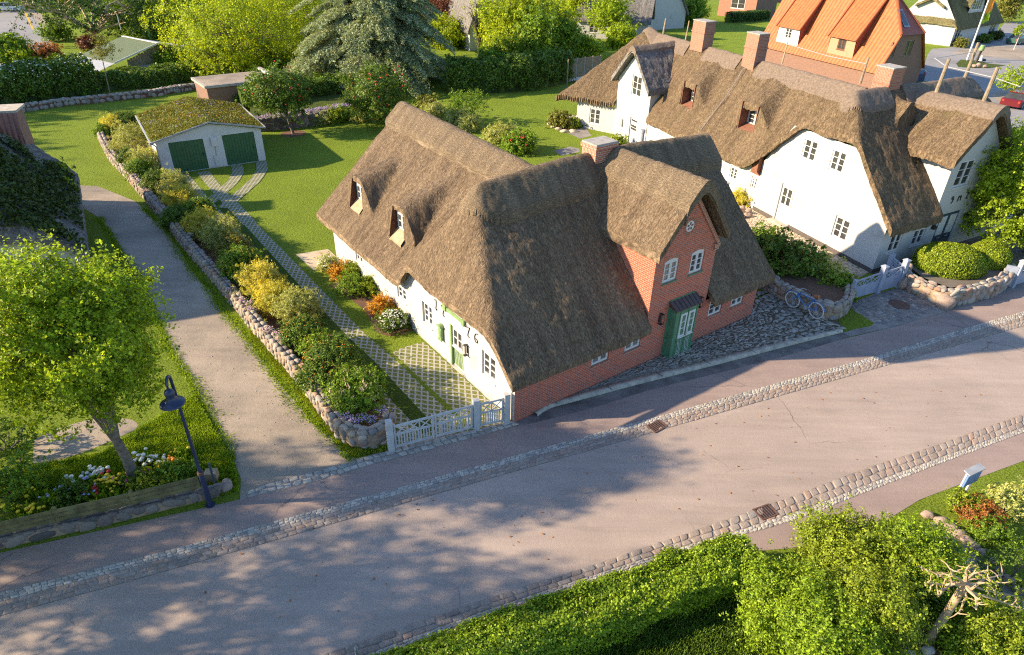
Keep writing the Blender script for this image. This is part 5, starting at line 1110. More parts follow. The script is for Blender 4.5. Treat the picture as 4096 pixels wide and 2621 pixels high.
# left, ivy grown thatched house
eR = [G(x, y, 2.2) for x, y in ((311, 697), (334, 850), (352, 1010))]
La = unit((eR[0]-eR[2])*[1, 1, 0]); Lb = A3(-La[1], La[0], 0)          # La runs back along the eave, Lb to the left
LO = eR[2]*[1, 1, 0]; dep = np.linalg.norm((eR[0]-eR[2])[:2])
lh = thing("ivy_grown_house", "old thatched house overgrown with dark ivy at the left edge", "house", LO); Lp = lambda u, v, z=0: LO+La*u+Lb*v+ZU*z
lz = lambda u, v: smin(smin(2.2+.95*v, 2.2+.95*(11.0-v), .6), smin(2.2+.55*(dep+6-u)-.0*v, 3.4+1.9*(u+.4), .5), .8)
thatch("thatch_roof", lh, LO, La, Lb, -.3, dep+5.5, 0, 11, lz, .12, M['thatchG'], .35, lambda u, v: u < dep+.2+v*.75, 0, .09)
wall("pale_end_wall", lh, Lp(.1, .35), Lb, -La, [(0, 0), (10.2, 0), (10.2, 2.3), (8, 3.4), (2, 3.4), (0, 2.1)], [(3.0, .7, 4.2, 1.9)], M['white'], .12); window(lh, Lp(.1, .35), Lb, -La, 3.0, .7, 4.2, 1.9)
wall("pale_side_wall", lh, Lp(.1, .35), La, -Lb, [(0, 0), (dep+1, 0), (dep+1, 2.1), (0, 2.1)], [], M['cream'])
rs = np.random.RandomState(21); n_ = 42000; uu = rs.rand(n_)*dep*1.02-.2; vv = rs.rand(n_)**.8*8.5
k = (vn(uu*.5+4, vv*.5, 0)*.6+vn(uu*1.4, vv*1.4, 2)*.4) > (.40+.06*np.clip(vv-4, 0, 9)); uu, vv = uu[k], vv[k]; bp = .25+.5*vn(uu*1.1, vv*1.1, 5)
pp = np.array([Lp(a_, b__, 0) for a_, b__ in zip(uu, vv)]); pp[:, 2] = lz(uu, vv)+bp*rs.rand(len(uu)); o = leaves("ivy", pp, .17, 'ivy', lh, 3, None, .5); o2 = leaves("ivy_young_growth", pp[(vn(uu*.8, vv*.8, 7) > .60) & (uu > dep*.55)]+ZU*.12, .17, 'box', lh, 4, None, .5)
# tile hung chimney at the far left
c0 = G(48, 560, 4.4); cb = MB(); ca = unit(A3(1, .35, 0)); cbv = A3(-ca[1], ca[0], 0)
cb.box(c0*[1, 1, 0]-ca*1.3, ca*1.9, cbv*1.4, ZU*5.9); cho = cb.build("chimney", M['brickD'], lh)
z_ = MB(); q0 = c0*[1, 1, 0]-ca*1.45-cbv*.15; z_.box(q0+ZU*5.9, ca*2.2, cbv*1.7, ZU*.12); z_.build("chimney_slab", M['kerb'], cho)
tp = MB(); q1 = q0-cbv*.9; tp.face([q1+ZU*3.6, q1+ca*2.2+ZU*3.6, q0+ca*2.2+ZU*5.9, q0+ZU*5.9], [(0, 0), (2.2, 0), (2.2, 2.3), (0, 2.3)]); tp.build("tile_hanging", M['tileB'], cho)
# ------------------------------------------------------------------ trees, hedges, shrubs
def Qp(c, x, y, z=0): return G(*Q(c, x, y), z)
base = G(544, 1926); c, r = crown_px(base, 280, 1370, 300, 295, depth=280)
tree("leafy_tree", "large bright green tree leaning left beside the street lamp", base, c, r, 'lime', nc=520, per=200, leaf=.085, cs=.20, seed=11, tr=.17, hubs=15, fork=.32, lump=.6, hollow=.42, limb=.62)
base = G(957, 300); c, r = crown_px(base, 940, 150, 260, 170)
tree("leafy_tree", "broad yellow green tree standing beside the green roofed barn", base, c, r*A3(1.05, 1, 1), 'bright', nc=420, per=130, leaf=.16, cs=.42, seed=12, tr=.2, lump=.4, hollow=.45)
base = G(1180, 240); c, r = crown_px(base, 1150, 70, 190, 190)
tree("leafy_tree", "tall yellow green tree between the broad tree and the cedar", base, c, r, 'bright', nc=320, per=110, leaf=.17, cs=.42, seed=13, tr=.2, lump=.35, droop=.5)
# blue cedar: layered drooping boughs
def cedar(base, h, rad, seed, nb=170):
    rs = np.random.RandomState(seed); root = thing("cedar_tree", "huge blue green cedar with drooping silvery boughs behind the apple trees", "tree", base)
    mb = MB(); mb.tube([base, base+A3(.1, 0, h*.5), base+A3(0, .1, h)], [.42, .26, .05], 10); pts = []; ds = []
    for k in range(nb):
        t = (k+.5)/nb; z = h*(.08+.90*t); L_ = rad*(1-t)**.45*(.62+.55*rs.rand())+.6; an = k*2.399+rs.randn()*.5
        d = A3(math.cos(an), math.sin(an), 0); p0 = base+ZU*z; S_ = 9; path = [p0+d*L_*s+ZU*(.22*L_*s*(1-s)*2.2-.20*L_*s*s*(1.3-t)) for s in np.linspace(0, 1, S_)]
        mb.tube(path, [.075*(1-s*.85)*(L_/rad+.3) for s in np.linspace(0, 1, S_)], 5, cap=False); side = A3(-d[1], d[0], 0)
        for s in np.linspace(.22, 1, int(7+L_*2.6)):
            q = path[0]*0+np.array([np.interp(s, np.linspace(0, 1, S_), [p[j] for p in path]) for j in range(3)])
            for sg in (-1, 1):
                bl = (1.05-.72*s)*L_*.34*(.7+.6*rs.rand()); dirn = unit(side*sg+d*.75+ZU*-.05); n_ = int(26+bl*46); u_ = rs.rand(n_)
                P = q+dirn*bl*u_[:, None]-ZU*(bl*.26*u_**2)[:, None]-ZU*np.abs(rs.randn(n_))[:, None]*.13+rs.randn(n_, 3)*A3(.07, .07, .03); pts.append(P); ds.append(np.tile(dirn*.3+ZU*.9, (n_, 1)))
    leaves("crown", np.vstack(pts), .20, 'cedar', root, seed, np.vstack(ds), .5, .34); mb.build("trunk", M['darkbark'], root, True); return root
cedar(G(1500, 330), 13.5, 9.0, 14)
for lb, bx, by, cx_, cy_, rx_, ry_, sd in (("apple tree with red fruit in the mulch ring beside the garage", 1174, 535, 1114, 372, 112, 92, 15), ("apple tree with red fruit behind the ridge of the dated house", 1545, 512, 1512, 385, 128, 105, 16)):
    base = G(bx, by); c, r = crown_px(base, cx_, cy_, rx_, ry_); t = tree("apple_tree", lb, base, c, r, 'mid', nc=190, per=110, leaf=.13, cs=.24, seed=sd, tr=.11, fork=.42, lump=.38, hubs=8, group="apple trees on the lawn")
    rs = np.random.RandomState(sd); P, d = shell(c, r*1.0, 95, rs, hollow=.85, lump=.3)
    for p in P: 
        pass
    dots(P, .085, 'f_apple', t, rs, "apple")
ring = G(1174, 535); sheet("mulch_ring", [ring+A3(1.05*math.cos(t), 1.05*math.sin(t), 0) for t in np.linspace(0, 6.283, 20, endpoint=False)], .004, M['soil'])
# the big open oak with thick limbs, upper left
base = G(388, 172); c, r = crown_px(base, 350, 20, 250, 120, depth=200)
tree("old_tree", "old spreading tree with thick bare limbs above the barn", base, c, r, 'dark', nc=150, per=95, leaf=.22, cs=.5, seed=17, tr=.42, fork=.30, hubs=14, lump=.5, hollow=.75, limb=.8, bark='palebark', thin=.03)
base = G(447, 402); c, r = crown_px(base, 400, 195, 32, 42); tree("sapling", "thin leaning sapling growing out of the blossom hedge", base, c, r, 'olive', nc=40, per=50, leaf=.12, cs=.25, seed=18, tr=.05, fork=.8, hubs=4)
base = G(1865, 490); c, r = crown_px(base, 1868, 425, 78, 62); bush("young_shrub", "loose bright green shrub on the lawn behind the dated house", c, r, 'green', nc=110, per=60, leaf=.10, cs=.20, seed=19, bottom=-.8)
# right hand maple
base = G(4110, 1010); c, r = crown_px(base, 4085, 745, 215, 235, depth=190)
tree("leafy_tree", "fresh yellow green tree in front of the neighbour's street gable", base, c, r, 'lime', nc=380, per=150, leaf=.11, cs=.24, seed=20, tr=.16, lump=.33, hollow=.5)
base = G(4105, 1015); bush("evergreen_bush", "dark bush under the yellow green street tree", base+A3(-.2, 0, .9), (1.25, 1.1, 1.1), 'mid', nc=110, per=60, leaf=.08, seed=22)
base = G(4080, 400); c, r = crown_px(base, 4070, 335, 75, 60); bush("bush", "yellow green bush behind the red car", c, r, 'lime', nc=80, per=50, leaf=.16, cs=.22, seed=23)
# pollarded bare tree, lower right
b0 = G(3711, 2565); P0 = b0; tp_ = OP(3858, 2340, P0, A3(0, 1, 0)); pol = thing("pollard_tree", "bare pollarded tree with pale trunk and stubby sprouting branches", "tree", b0)
mb = MB(); mid = (b0+tp_)/2+A3(.02, 0, 0); mb.tube([b0-ZU*.1, b0+(mid-b0)*.5, mid, tp_], [.115, .10, .095, .085], 10); mb.build("trunk", M['palebark'], pol, True)
br = MB(); rs = np.random.RandomState(31); tips = []
ends = [OP(x, y, P0+A3(0, dy, 0), A3(0, 1, 0)) for x, y, dy in ((3680, 2268, .4), (3700, 2330, -.2), (3762, 2290, .3), (3800, 2275, -.3), (3900, 2262, .5), (3960, 2280, .2), (3985, 2330, -.4), (4060, 2385, .1), (4078, 2432, -.2), (3835, 2455, -.5), (3905, 2440, -.6), (3755, 2385, -.4), (3890, 2300, .7), (4010, 2300, .5))]
for e in ends:
    m_ = tp_+(e-tp_)*.5+rs.randn(3)*.07; br.tube([tp_, tp_+(m_-tp_)*.5+rs.randn(3)*.05, m_, e], [.048, .036, .027, .015], 6)
    for s in (.5, .62, .74, .86, .94, 1.0):
        q = m_+(e-m_)*(s*2-1); t_ = q+unit(rs.randn(3)+A3(0, 0, .5))*(.10+.22*rs.rand()); br.tube([q, (q+t_)/2+rs.randn(3)*.02, t_], [.018, .013, .007], 5); tips.append(t_)
br.build("branch", M['palebark'], pol, True); T_ = np.array(tips); leaves("sprouts", np.repeat(T_, 14, 0)+rs.randn(len(T_)*14, 3)*.03, .05, 'box', pol, 5)
# dead shrub, top left
b0 = G(78, 232); ds_ = thing("dead_shrub", "leafless dark shrub beside the far road", "shrub", b0); mb = MB()
for k in range(13): 
    e = b0+A3(rs.randn()*1.0, rs.randn()*.5, 2.0+rs.rand()*1.3); m_ = b0+(e-b0)*.45+rs.randn(3)*.15; mb.tube([b0, m_, e], [.09, .06, .02], 5); mb.tube([m_, m_+(e-b0)*.4+rs.randn(3)*.3], [.04, .01], 4)
mb.build("stem", M['darkbark'], ds_)
b0 = G(2005, 232) if False else Qp(12, 2010, 500); c, r = crown_px(b0, 1915, 60, 55, 70)
tree("bare_tree", "thin bare tree in front of the steep white gable", b0, c, r, 'olive', nc=70, per=8, leaf=.16, cs=.4, seed=33, tr=.22, fork=.35, hubs=12, limb=.7, bark='darkbark', thin=.03)
# ---- hedges
hedge("blossom_hedge", "tall dark hedge with white blossom spikes above the low stone wall", [Qp(11, *p) for p in ((-250, 960), (150, 905), (480, 850), (850, 800))], 3.3, 3.4, 'mid', dens=210, leaf=.2, seed=41, lump=.3, flowers=('f_white', 520, .075))
hedge("hedge", "dark shrub hedge running from the sapling to the flat roofed store", [Qp(11, *p) for p in ((880, 795), (1100, 770), (1400, 745), (1740, 690))], 1.7, 2.4, 'mid', dens=220, leaf=.18, seed=42, lump=.32)
hedge("hedge", "high dark evergreen hedge closing the rear lawn beside the slatted fence", [Q12 for Q12 in (Qp(12, 1720, 800), Qp(12, 2100, 800), Qp(12, 2420, 775), Qp(13, 350, 755), Qp(13, 560, 700))], 3.3, 2.8, 'mid', dens=230, leaf=.18, seed=43, lump=.3)
hedge("clipped_hedge", "low clipped hedge in front of the red brick house", [Qp(13, 1985, 200), Qp(13, 2150, 190), Qp(13, 2330, 175)], 1.8, 1.8, 'dark', dens=150, leaf=.2, seed=44, lump=.1)
hedge("street_hedge", "long clipped bright green hedge along the near pavement", [G(x_, y_, 1.1)*[1, 1, 0]+A3(.26, -.56, 0) for x_, y_ in ((1100, 2745), (1450, 2625), (2000, 2437), (2457, 2282), (2700, 2200), (2960, 2118))], 1.15, 1.3, 'hedge', dens=3300, leaf=.062, seed=45, lump=.22, flowers=('f_cream', 60, .02))
hedge("hedge", "dark border of shrubs above the retaining wall between the apple trees", [Qp(12, -60, 985), Qp(12, 200, 960), Qp(12, 500, 905), Qp(12, 900, 850)], 1.5, 2.6, 'mid', dens=460, leaf=.14, seed=46, lump=.4, z0=.75)
# ---- big bushes lower right
BB = [("loose green bush closing the end of the clipped hedge", 3010, 2330, 110, 130, 'hedge', 50), ("great bright green bush at the bottom edge right of the clipped hedge", 3190, 2470, 190, 200, 'hedge', 51), ("bushy green shrub beside the near pavement drain", 3330, 2190, 190, 170, 'box', 52), ("round green bush behind the bare pollarded tree", 3585, 2190, 165, 170, 'hedge', 53),
      ("dark centre bush between the two great green bushes", 3360, 2410, 175, 190, 'box', 54), ("green bush touching the crown of the pollarded tree", 3620, 2290, 95, 105, 'mid', 55), ("low yellow green shrub in the bottom right corner", 4000, 2560, 120, 110, 'box', 56), ("green shrub below the pollarded branches", 3905, 2570, 90, 60, 'hedge', 57)]
for lb, x, y, rx_, ry_, m_, sd in BB:
    k = 1/148.; rz_ = ry_*k*.92; P = G(x+(75 if sd < 56 else 0), y+(45 if sd < 56 else 10), rz_*.75); bush("bush", lb, P, (rx_*k, rx_*k*.9, rz_), m_, nc=int(rx_*2.0), per=128, leaf=.062, cs=.15, seed=sd, lump=.6, bottom=-.5, hollow=.45)
for lb, cxy, rr, m_, sd, fl in (("russet leaved shrub beside the notice board", (44, 1160, 175), (.62, .5, .42), 'russet', 58, None), ("bright green shrub under the notice board", (44, 1075, 130), (.45, .4, .38), 'box', 59, None), ("green shrub left of the dark clipped ball", (44, 1220, 270), (.5, .45, .4), 'green', 60, None), ("dark clipped evergreen at the right edge", (44, 1330, 440), (.95, .8, .75), 'mid', 61, None), ("pale yellow bush at the right edge above the rock border", (44, 1325, 110), (.75, .7, .7), 'silver', 62, None)):
    bush("shrub", lb, Qp(*cxy, rr[2]*.7), rr, m_, nc=90, per=70, leaf=.05, cs=.08, seed=sd, lump=.3)
# ---- bank of shrubs behind the long stone wall: (where, radius px, foliage, label, flowers)
BK = [((11, 1100, 1075), 85, 'mid', "dark shrub with red buds at the garage end of the bank", ('f_red', 40, .03)), ((11, 985, 1115), 62, 'gold', "small pale yellow plume bush at the very top of the bank", None), ((11, 900, 1150), 45, 'green', "low fresh green plant where the long stone wall starts", ('f_red', 8, .03)),
      ((11, 1130, 1240), 120, 'silver', "large pale yellow feathery shrub beside the garage corner", None), ((11, 1150, 1400), 80, 'mid', "green shrub below the pale feathery one by the garage", ('f_red', 20, .03)), ((11, 1290, 1430), 95, 'silver', "silver green shrub under the garage downpipe", None),
      ((21, 1215, 70), 75, 'green', "green cushion shrub just below the garage corner", None), ((21, 1390, 190), 100, 'mid', "dark feathery shrub dotted with orange red flowers", ('f_orange', 60, .022)), ((21, 1520, 215), 95, 'silver', "upright grey green shrub level with the drive fork", None), ((21, 1575, 340), 90, 'gold', "bright yellow feathery shrub opposite the drive fork", None),
      ((21, 1740, 420), 95, 'green', "glossy shrub with yellow candles beside the middle grass strip", ('f_bud', 60, .02, 1)), ((21, 1545, 490), 85, 'mid', "dark green shrub overhanging the wall below the fork", None), ((21, 1790, 560), 105, 'gold', "pale gold shrub in the upper middle of the bank", None), ((21, 1950, 640), 115, 'silver', "broad silvery gold shrub spilling towards the drive", ('f_bud', 30, .02)),
      ((21, 2060, 770), 115, 'olive', "olive shrub with dry tips in the middle of the bank", ('f_orange', 30, .02)), ((21, 2120, 910), 145, 'green', "wide shrub with upright yellow candles in mid bank", ('f_bud', 130, .02, 1)), ((21, 2290, 1060), 135, 'gold', "tall golden bush leaning over the wall", None), ((22, 110, 1080), 105, 'silver', "grey green plume bush next to the tall golden bush", None),
      ((22, 230, 1200), 120, 'gold', "golden yellow bush with feathery shoots opposite the flower bed", None), ((22, 420, 1270), 125, 'silver', "big feathery grey gold bush near the drive edge", None), ((32, 470, 90), 140, 'mid', "dense green shrub tipped with orange buds", ('f_orange', 90, .02)), ((32, 600, 200), 110, 'green', "low shrub with many yellow bud candles", ('f_bud', 110, .022, 1)),
      ((32, 720, 370), 205, 'mid', "big dark domed shrub speckled with orange buds", ('f_orange', 190, .018)), ((32, 930, 600), 180, 'green', "rounded green shrub with cream flower spikes at the rounded wall end", ('f_cream', 60, .022, 1)), ((32, 560, 470), 85, 'mid', "small dark shrub tucked against the domed one", None)]
for i, (cq, rp_, m_, lb, fl) in enumerate(BK):
    x, y = Q(*cq); g_ = G(x, y, .6); dz = (g_-EYE) @ FW; R = rp_*.457*dz/FPX*1.27
    feather = m_ in ('gold', 'silver'); P = G(x, y, .35+R*.45)
    bush("shrub", lb, P, (R, R, R*(1.05 if feather else .85)), m_, nc=int(120+R*110), per=80, leaf=.10 if feather else .075, cs=.10 if not feather else .13, seed=70+i, lump=.5 if feather else .3, aspect=.22 if feather else .55, bottom=-.55, flowers=fl, spikes=(.10 if m_ == 'green' and fl and fl[0] == 'f_bud' else .2) if fl and len(fl) > 3 else None, flat=.1 if feather else .4, hollow=.6)
for i, (cq, rp_, m_, lb, fl) in enumerate([((22, 690, 900), 95, 'silver', "white flowering bush at the far end of the flower bed", ('f_white', 260, .03)), ((22, 790, 960), 80, 'amber', "small amber leaved bush next to the white flowering one", None), ((22, 900, 960), 95, 'box', "yellow green shrub against the white wing wall", None), ((22, 880, 1085), 120, 'green', "large green shrub in the middle of the flower bed", None), ((22, 1060, 1090), 100, 'box', "loose green shrub below the wing eave", None), ((22, 1160, 1265), 105, 'amber', "amber shrub between green leaves and daisies", None), ((22, 1255, 1395), 120, 'mid', "round daisy bush with white flowers at the corner of the bed", ('f_white', 330, .028))]):
    x, y = Q(*cq); g_ = G(x, y, .5); dz = (g_-EYE) @ FW; R = rp_*.457*dz/FPX; bush("flower_bush", lb, G(x, y, R*.55), (R, R, R*.85), m_, nc=130, per=60, leaf=.06, cs=.10, seed=110+i, lump=.35, flowers=fl, bottom=-.5)
# flowering cushions on the wall
cu = [(11, 920, 1248), (11, 1050, 1372), (11, 1180, 1135), (21, 1130, 75), (21, 1165, 110), (21, 1215, 165), (21, 1255, 205), (21, 1290, 245), (21, 1370, 325), (21, 1400, 355), (21, 1440, 405), (21, 1475, 440), (21, 1625, 580), (21, 1660, 630), (21, 2010, 1120), (21, 2120, 1205), (21, 2175, 1280), (21, 2340, 1480), (22, 5, 1230), (22, 15, 1290), (22, 160, 1470), (22, 235, 1500), (32, 155, 45), (32, 235, 85), (32, 265, 130), (32, 680, 640), (32, 835, 800), (32, 900, 835), (32, 985, 815), (32, 1060, 820), (32, 1155, 745)]
ORD = 'first second third fourth fifth sixth seventh eighth ninth tenth eleventh twelfth thirteenth fourteenth fifteenth sixteenth seventeenth eighteenth nineteenth twentieth twenty-first twenty-second twenty-third twenty-fourth twenty-fifth'.split()
for i, cq in enumerate(cu):
    rs = np.random.RandomState(200+i); lil = i in (2, 12) or i > 24; P = Qp(*cq, .72); R = .13+.07*rs.rand(); root = thing("flower_cushion", {2: "lilac flower cushion beside the garage wall corner", 12: "lilac flower cushion at the lane wall bend under mid bank"}[i] if i in (2, 12) else ORD[i-25]+" lilac cushion counted round the rounded end of the long stone wall" if i > 24 else ORD[i-(i >= 2)-(i >= 12)]+" pink flower cushion from the garage end along the long stone wall", "flowers", P, "lilac cushions at the wall end" if i > 24 else "pink cushions on the wall top")
    n_ = 110; d = rs.randn(n_, 3)*A3(R*.6, R*.6, .05); dots(P+d, .022, 'f_lilac' if lil else 'f_pink', root, rs, "blossom"); leaves("foliage", P+rs.randn(260, 3)*A3(R*.6, R*.6, .05)-ZU*.03, .05, 'green', root, i)
for i, (x, y) in enumerate([(60, 1030), (140, 1020), (205, 1010), (270, 998), (345, 995), (385, 990), (430, 985), (495, 975), (545, 965), (600, 955), (650, 952), (705, 940), (745, 930), (785, 925), (825, 925)]):
    rs = np.random.RandomState(300+i); P = Qp(12, x, y, 1.0); root = thing("flower_cushion", ORD[i]+" violet flower cushion from the left on the retaining wall by the apple trees", "flowers", P, "violet cushions on the retaining wall"); dots(P+rs.randn(130, 3)*A3(.28, .16, .07), .035, 'f_lilac', root, rs, "blossom"); leaves("foliage", P+rs.randn(120, 3)*A3(.3, .18, .06)-ZU*.05, .09, 'green', root, i)
# shrubs at the retaining wall foot, plants by the rear lawn
for i, (cq, R, m_, lb, fl) in enumerate([((12, 630, 1055), .55, 'silver', "pale cushion shrub at the foot of the retaining wall", ('f_white', 60, .04)), ((12, 745, 1025), .7, 'box', "yellow green shrub against the retaining wall", None), ((12, 860, 1015), .55, 'green', "green shrub between the apple trees", None), ((12, 965, 1035), .5, 'silver', "cream flowering shrub near the second apple tree", ('f_white', 70, .04)), ((12, 1190, 1040), .6, 'box', "leafy shrub behind the second apple trunk", None),
      ((12, 1560, 930), .8, 'olive', "olive shrub beyond the long ridge", None), ((12, 1620, 980), .9, 'silver', "grey feathery shrub beyond the long ridge", None), ((12, 1800, 1050), .9, 'silver', "pale dry grass shrub behind the roof slope", None), ((12, 1920, 1090), .9, 'silver', "second pale dry shrub down the roof slope", None), ((12, 2150, 1200), .8, 'silver', "feathery shrub beside the orange flowers", None), ((12, 2330, 1240), .95, 'green', "green shrub with orange flowers beyond the ridge", ('f_orange', 30, .07)),
      ((13, 30, 1170), .8, 'silver', "pale shrub at the edge of the rear lawn", None), ((13, 180, 1270), 1.0, 'green', "rose bush with orange red blooms beside the chimney", ('f_red', 22, .07)), ((11, 1980, 830), 1.3, 'box', "leafy green bush in front of the flat roofed store", None), ((11, 2150, 900), .9, 'mid', "dark bush between the store and the apple tree", None),
      ((24, 340, 880), 1.35, 'mid', "low dark evergreen with red berries above the bicycle", ('f_red', 160, .02)), ((24, 640, 960), .8, 'silver', "grey green shrub on the planter beside the blue gate", None), ((24, 110, 690), .7, 'mid', "dark shrub behind the right thatch corner", None), ((24, 770, 1090), .62, 'green', "green plant with cream spikes on the planter end", ('f_cream', 18, .015, 1)),
      ((13, 530, 1055), .85, 'olive', "rounded olive bush in the rock bed on the rear lawn", None), ((13, 655, 1085), .45, 'box', "small clipped bush beside the rounded olive one", None), ((13, 720, 1080), .4, 'mid', "dark low shrub against the boulder in the rock bed", None), ((13, 1030, 1250), .45, 'box', "young shrub by the blue door", None),
      ((23, 2120, 320), .5, 'gold', "mossy yellow plants in the small round stone bed", None), ((11, 420, 500), 1.7, 'russet', "russet bush above the blossom hedge", None), ((11, 790, 385), 1.3, 'plum', "dark plum bush under the old tree", None), ((11, 240, 530), 1.5, 'lime', "bright green bush at the left end above the blossom hedge", None), ((11, 40, 460), 2.6, 'green', "dense round green bush at the left picture edge", None), ((11, 490, 290), 1.6, 'green', "green bush beside the sunlit lawn", None), ((11, 200, 480), .9, 'plum', "small reddish bush by the dead shrub", None),
      ((14, 1560, 180), 2.6, 'olive', "flowering olive bush between the orange roof and the mossy cottage", ('f_pink', 90, .09)), ((14, 1855, 385), .85, 'olive', "brown clipped bush at the mossy cottage wall", None), ((14, 2055, 345), .9, 'mid', "dark clipped bush at the mossy cottage door", None), ((14, 2165, 320), .9, 'ivy', "black green bush at the mossy cottage corner", None)]):
    x, y = Q(*cq); hz_ = cq[0] == 11 and i in (24, 25, 26, 27, 28, 29); bush("shrub", lb, G(x, y, R*.6), (R, R, R*.8), m_, nc=int(60+R*60), per=60, leaf=.09+.05*R, cs=.12+.08*R, seed=320+i, flowers=fl, lump=.3, bottom=-.5, spikes=.14 if fl and len(fl) > 3 else None, aspect=.35 if m_ in ('silver', 'gold') else .6)
# clipped boxwood balls on the right
def ball(lb, P, r, n_, sd, m_='box'):
    rs = np.random.RandomState(sd); root = thing("clipped_bush", lb, "bush", P-ZU*r[2]*.8); C, d = shell(P, r, n_, rs, hollow=.93, lump=.07, bottom=-.85); leaves("foliage", C, .075, m_, root, sd, d, .3, .7)
    V, F = icos(2); bulk("dark_core", V*np.array(r)*.9+P, F, M['ivy'], root, True)  # solid inner ball in a darker leaf colour
ball("large clipped bright green bush on the boulder wall", Qp(24, 1740, 900, .75), (1.75, 1.45, 1.15), 26000, 81); ball("second clipped bush beside the large one on the boulder wall", Qp(24, 2080, 860, .7), (1.05, 1.05, 1.05), 16000, 82)
# topiary ball tree far right
b0 = G(*Q(14, 2315, 440)); c, r = crown_px(b0, *Q(14, 2385, 270), 26, 20); tree("ball_tree", "small round topped tree on a thin white stem", b0, c, r, 'lime', nc=60, per=60, leaf=.14, cs=.12, seed=91, tr=.05, fork=.8, bark='paint', lump=.05)
# ---- the wood and garden trees beyond
rs = np.random.RandomState(99)
FT = [("bright yellow green tree behind the cedar's right side", 12, 2330, 560, 2280, 200, 115, 110, 'bright'), ("golden green tree left of the white cottage", 13, 250, 560, 230, 160, 105, 100, 'bright'), ("tall green tree behind the dark hedge", 13, 300, 640, 320, 300, 65, 75, 'green'), ("sunlit tree with dark forked trunk by the slatted fence", 13, 1000, 380, 960, 90, 75, 70, 'lime'),
      ("leafy tree just left of the forked trunk", 13, 720, 300, 700, 30, 60, 60, 'bright'), ("yellow tree above the steep white gable", 12, 1760, 420, 1720, 420, 60, 55, 'bright'), ("pale green tree behind the flat roofed store", 11, 2300, 640, 2330, 560, 90, 40, 'box'), ("tall light tree above the broad yellow tree", 11, 1650, 330, 1650, 60, 110, 80, 'lime'),
      ("dark tree behind the old spreading tree", 11, 1250, 330, 1270, 190, 80, 70, 'green'), ("shaded bush mass right of the barn ridge", 11, 1330, 400, 1340, 280, 50, 50, 'mid'), ("dark tree at the top behind the cedar", 12, 1500, 300, 1550, 100, 100, 80, 'dark'), ("reddish bare thicket right of the cedar top", 12, 1700, 350, 1700, 170, 60, 75, 'plum'),
      ("green tree behind the rear dark hedge", 12, 2250, 640, 2230, 560, 90, 60, 'green'), ("small green tree in front of the white cottage", 13, 640, 520, 620, 430, 60, 50, 'green'), ("garden tree between the cottage and the thatched ridge", 13, 1050, 420, 1060, 350, 40, 40, 'lime'), ("bush tree beside the red brick house", 13, 1720, 230, 1700, 110, 35, 35, 'green'),
      ("willow at the right top corner", 14, 2280, 200, 2290, 30, 45, 60, 'olive')]
for i, (lb, cq, bx, by, x, y, rx_, ry_, m_) in enumerate(FT):
    b0 = Qp(cq, bx, by); s_ = .457; c, r = crown_px(b0, *Q(cq, x, y), rx_, ry_); c[2] = max(c[2], r[2]*.7)
    tree("garden_tree", lb, b0, c, r, m_, nc=150, per=75, leaf=.24, cs=.5, seed=400+i, tr=.16, lump=.35, hubs=6, thin=.02, fork=.3)
k = 0; cnt = [0, 0, 0]
for row, (y0, z_) in enumerate(((-15, 0), (25, 0), (70, 0))):
    for j in range(15):
        x = -80+j*205+row*70+rs.randn()*35
        if 60 < x < 330 and row > 0 or x > 2480: continue
        if row == 2 and (x < 500 or 1800 < x < 2050 or x > 2250): continue
        b0 = G(x, y0+rs.randn()*8); h = 8+rs.rand()*5; m_ = ['bright', 'green', 'mid', 'lime', 'olive'][rs.randint(5)]; R = 4.2+rs.rand()*2
        cnt[row] += 1
        tree("woodland_tree", ORD[cnt[row]-1]+" tree from the left in the "+("rear", "middle", "front")[row]+" row of the wood along the top", b0, b0+ZU*h*.55, A3(R, R, h*.5), m_, nc=130, per=48, leaf=.42, cs=.75, seed=500+k, tr=.22, hubs=5, group="wood beyond the gardens", thin=.03, bottom=-.9); k += 1
for i, (lb, cq, bx, by, x, y, rx_, ry_, m_) in enumerate([("yellow tree directly behind the steep white gable", 12, 2130, 480, 2150, 250, 60, 100, 'bright'), ("sunlit tree between the steep white gable and the golden tree", 12, 2350, 520, 2390, 330, 75, 100, 'lime'), ("yellow green tree in the middle of the group behind the dark hedge", 13, 120, 600, 130, 400, 85, 75, 'bright'), ("lime tree above the slatted fence", 13, 480, 480, 500, 250, 75, 85, 'bright'), ("dark tree in front of the white cottage", 13, 560, 560, 540, 330, 50, 60, 'green'), ("small tree behind the slatted fence", 13, 740, 520, 745, 440, 45, 35, 'lime'), ("tree right of the tall white gable", 13, 1720, 200, 1690, 60, 40, 45, 'bright'), ("leafy tree behind the barn", 11, 1050, 300, 1080, 150, 70, 60, 'green'), ("light tree above the flat roofed store", 11, 2050, 560, 2080, 430, 110, 60, 'lime'), ("green bush tree behind the right end of the blossom hedge", 11, 1480, 640, 1500, 560, 60, 35, 'green')]):
    b0 = Qp(cq, bx, by); c, r = crown_px(b0, *Q(cq, x, y), rx_, ry_); c[2] = max(c[2], r[2]*.7)
    tree("garden_tree", lb, b0, c, r, m_, nc=150, per=85, leaf=.22, cs=.45, seed=440+i, tr=.16, lump=.4, hubs=6, thin=.02, fork=.3)
for i, (x, y, h, R) in enumerate(((-60, 47, 11, 4.2), (-64, 56, 12, 4.5), (-57, 62, 11, 3.6))):
    tree("field_tree", ["tree outside the left edge nearest the ivy grown house", "middle tree outside the left edge behind the ivy grown house", "farthest tree outside the left edge by the blossom hedge"][i], A3(x, y, 0), A3(x, y, h*.62), A3(R, R, h*.36), 'green', nc=170, per=70, leaf=.28, cs=.5, seed=620+i, tr=.25, lump=.5, group="trees outside the view")
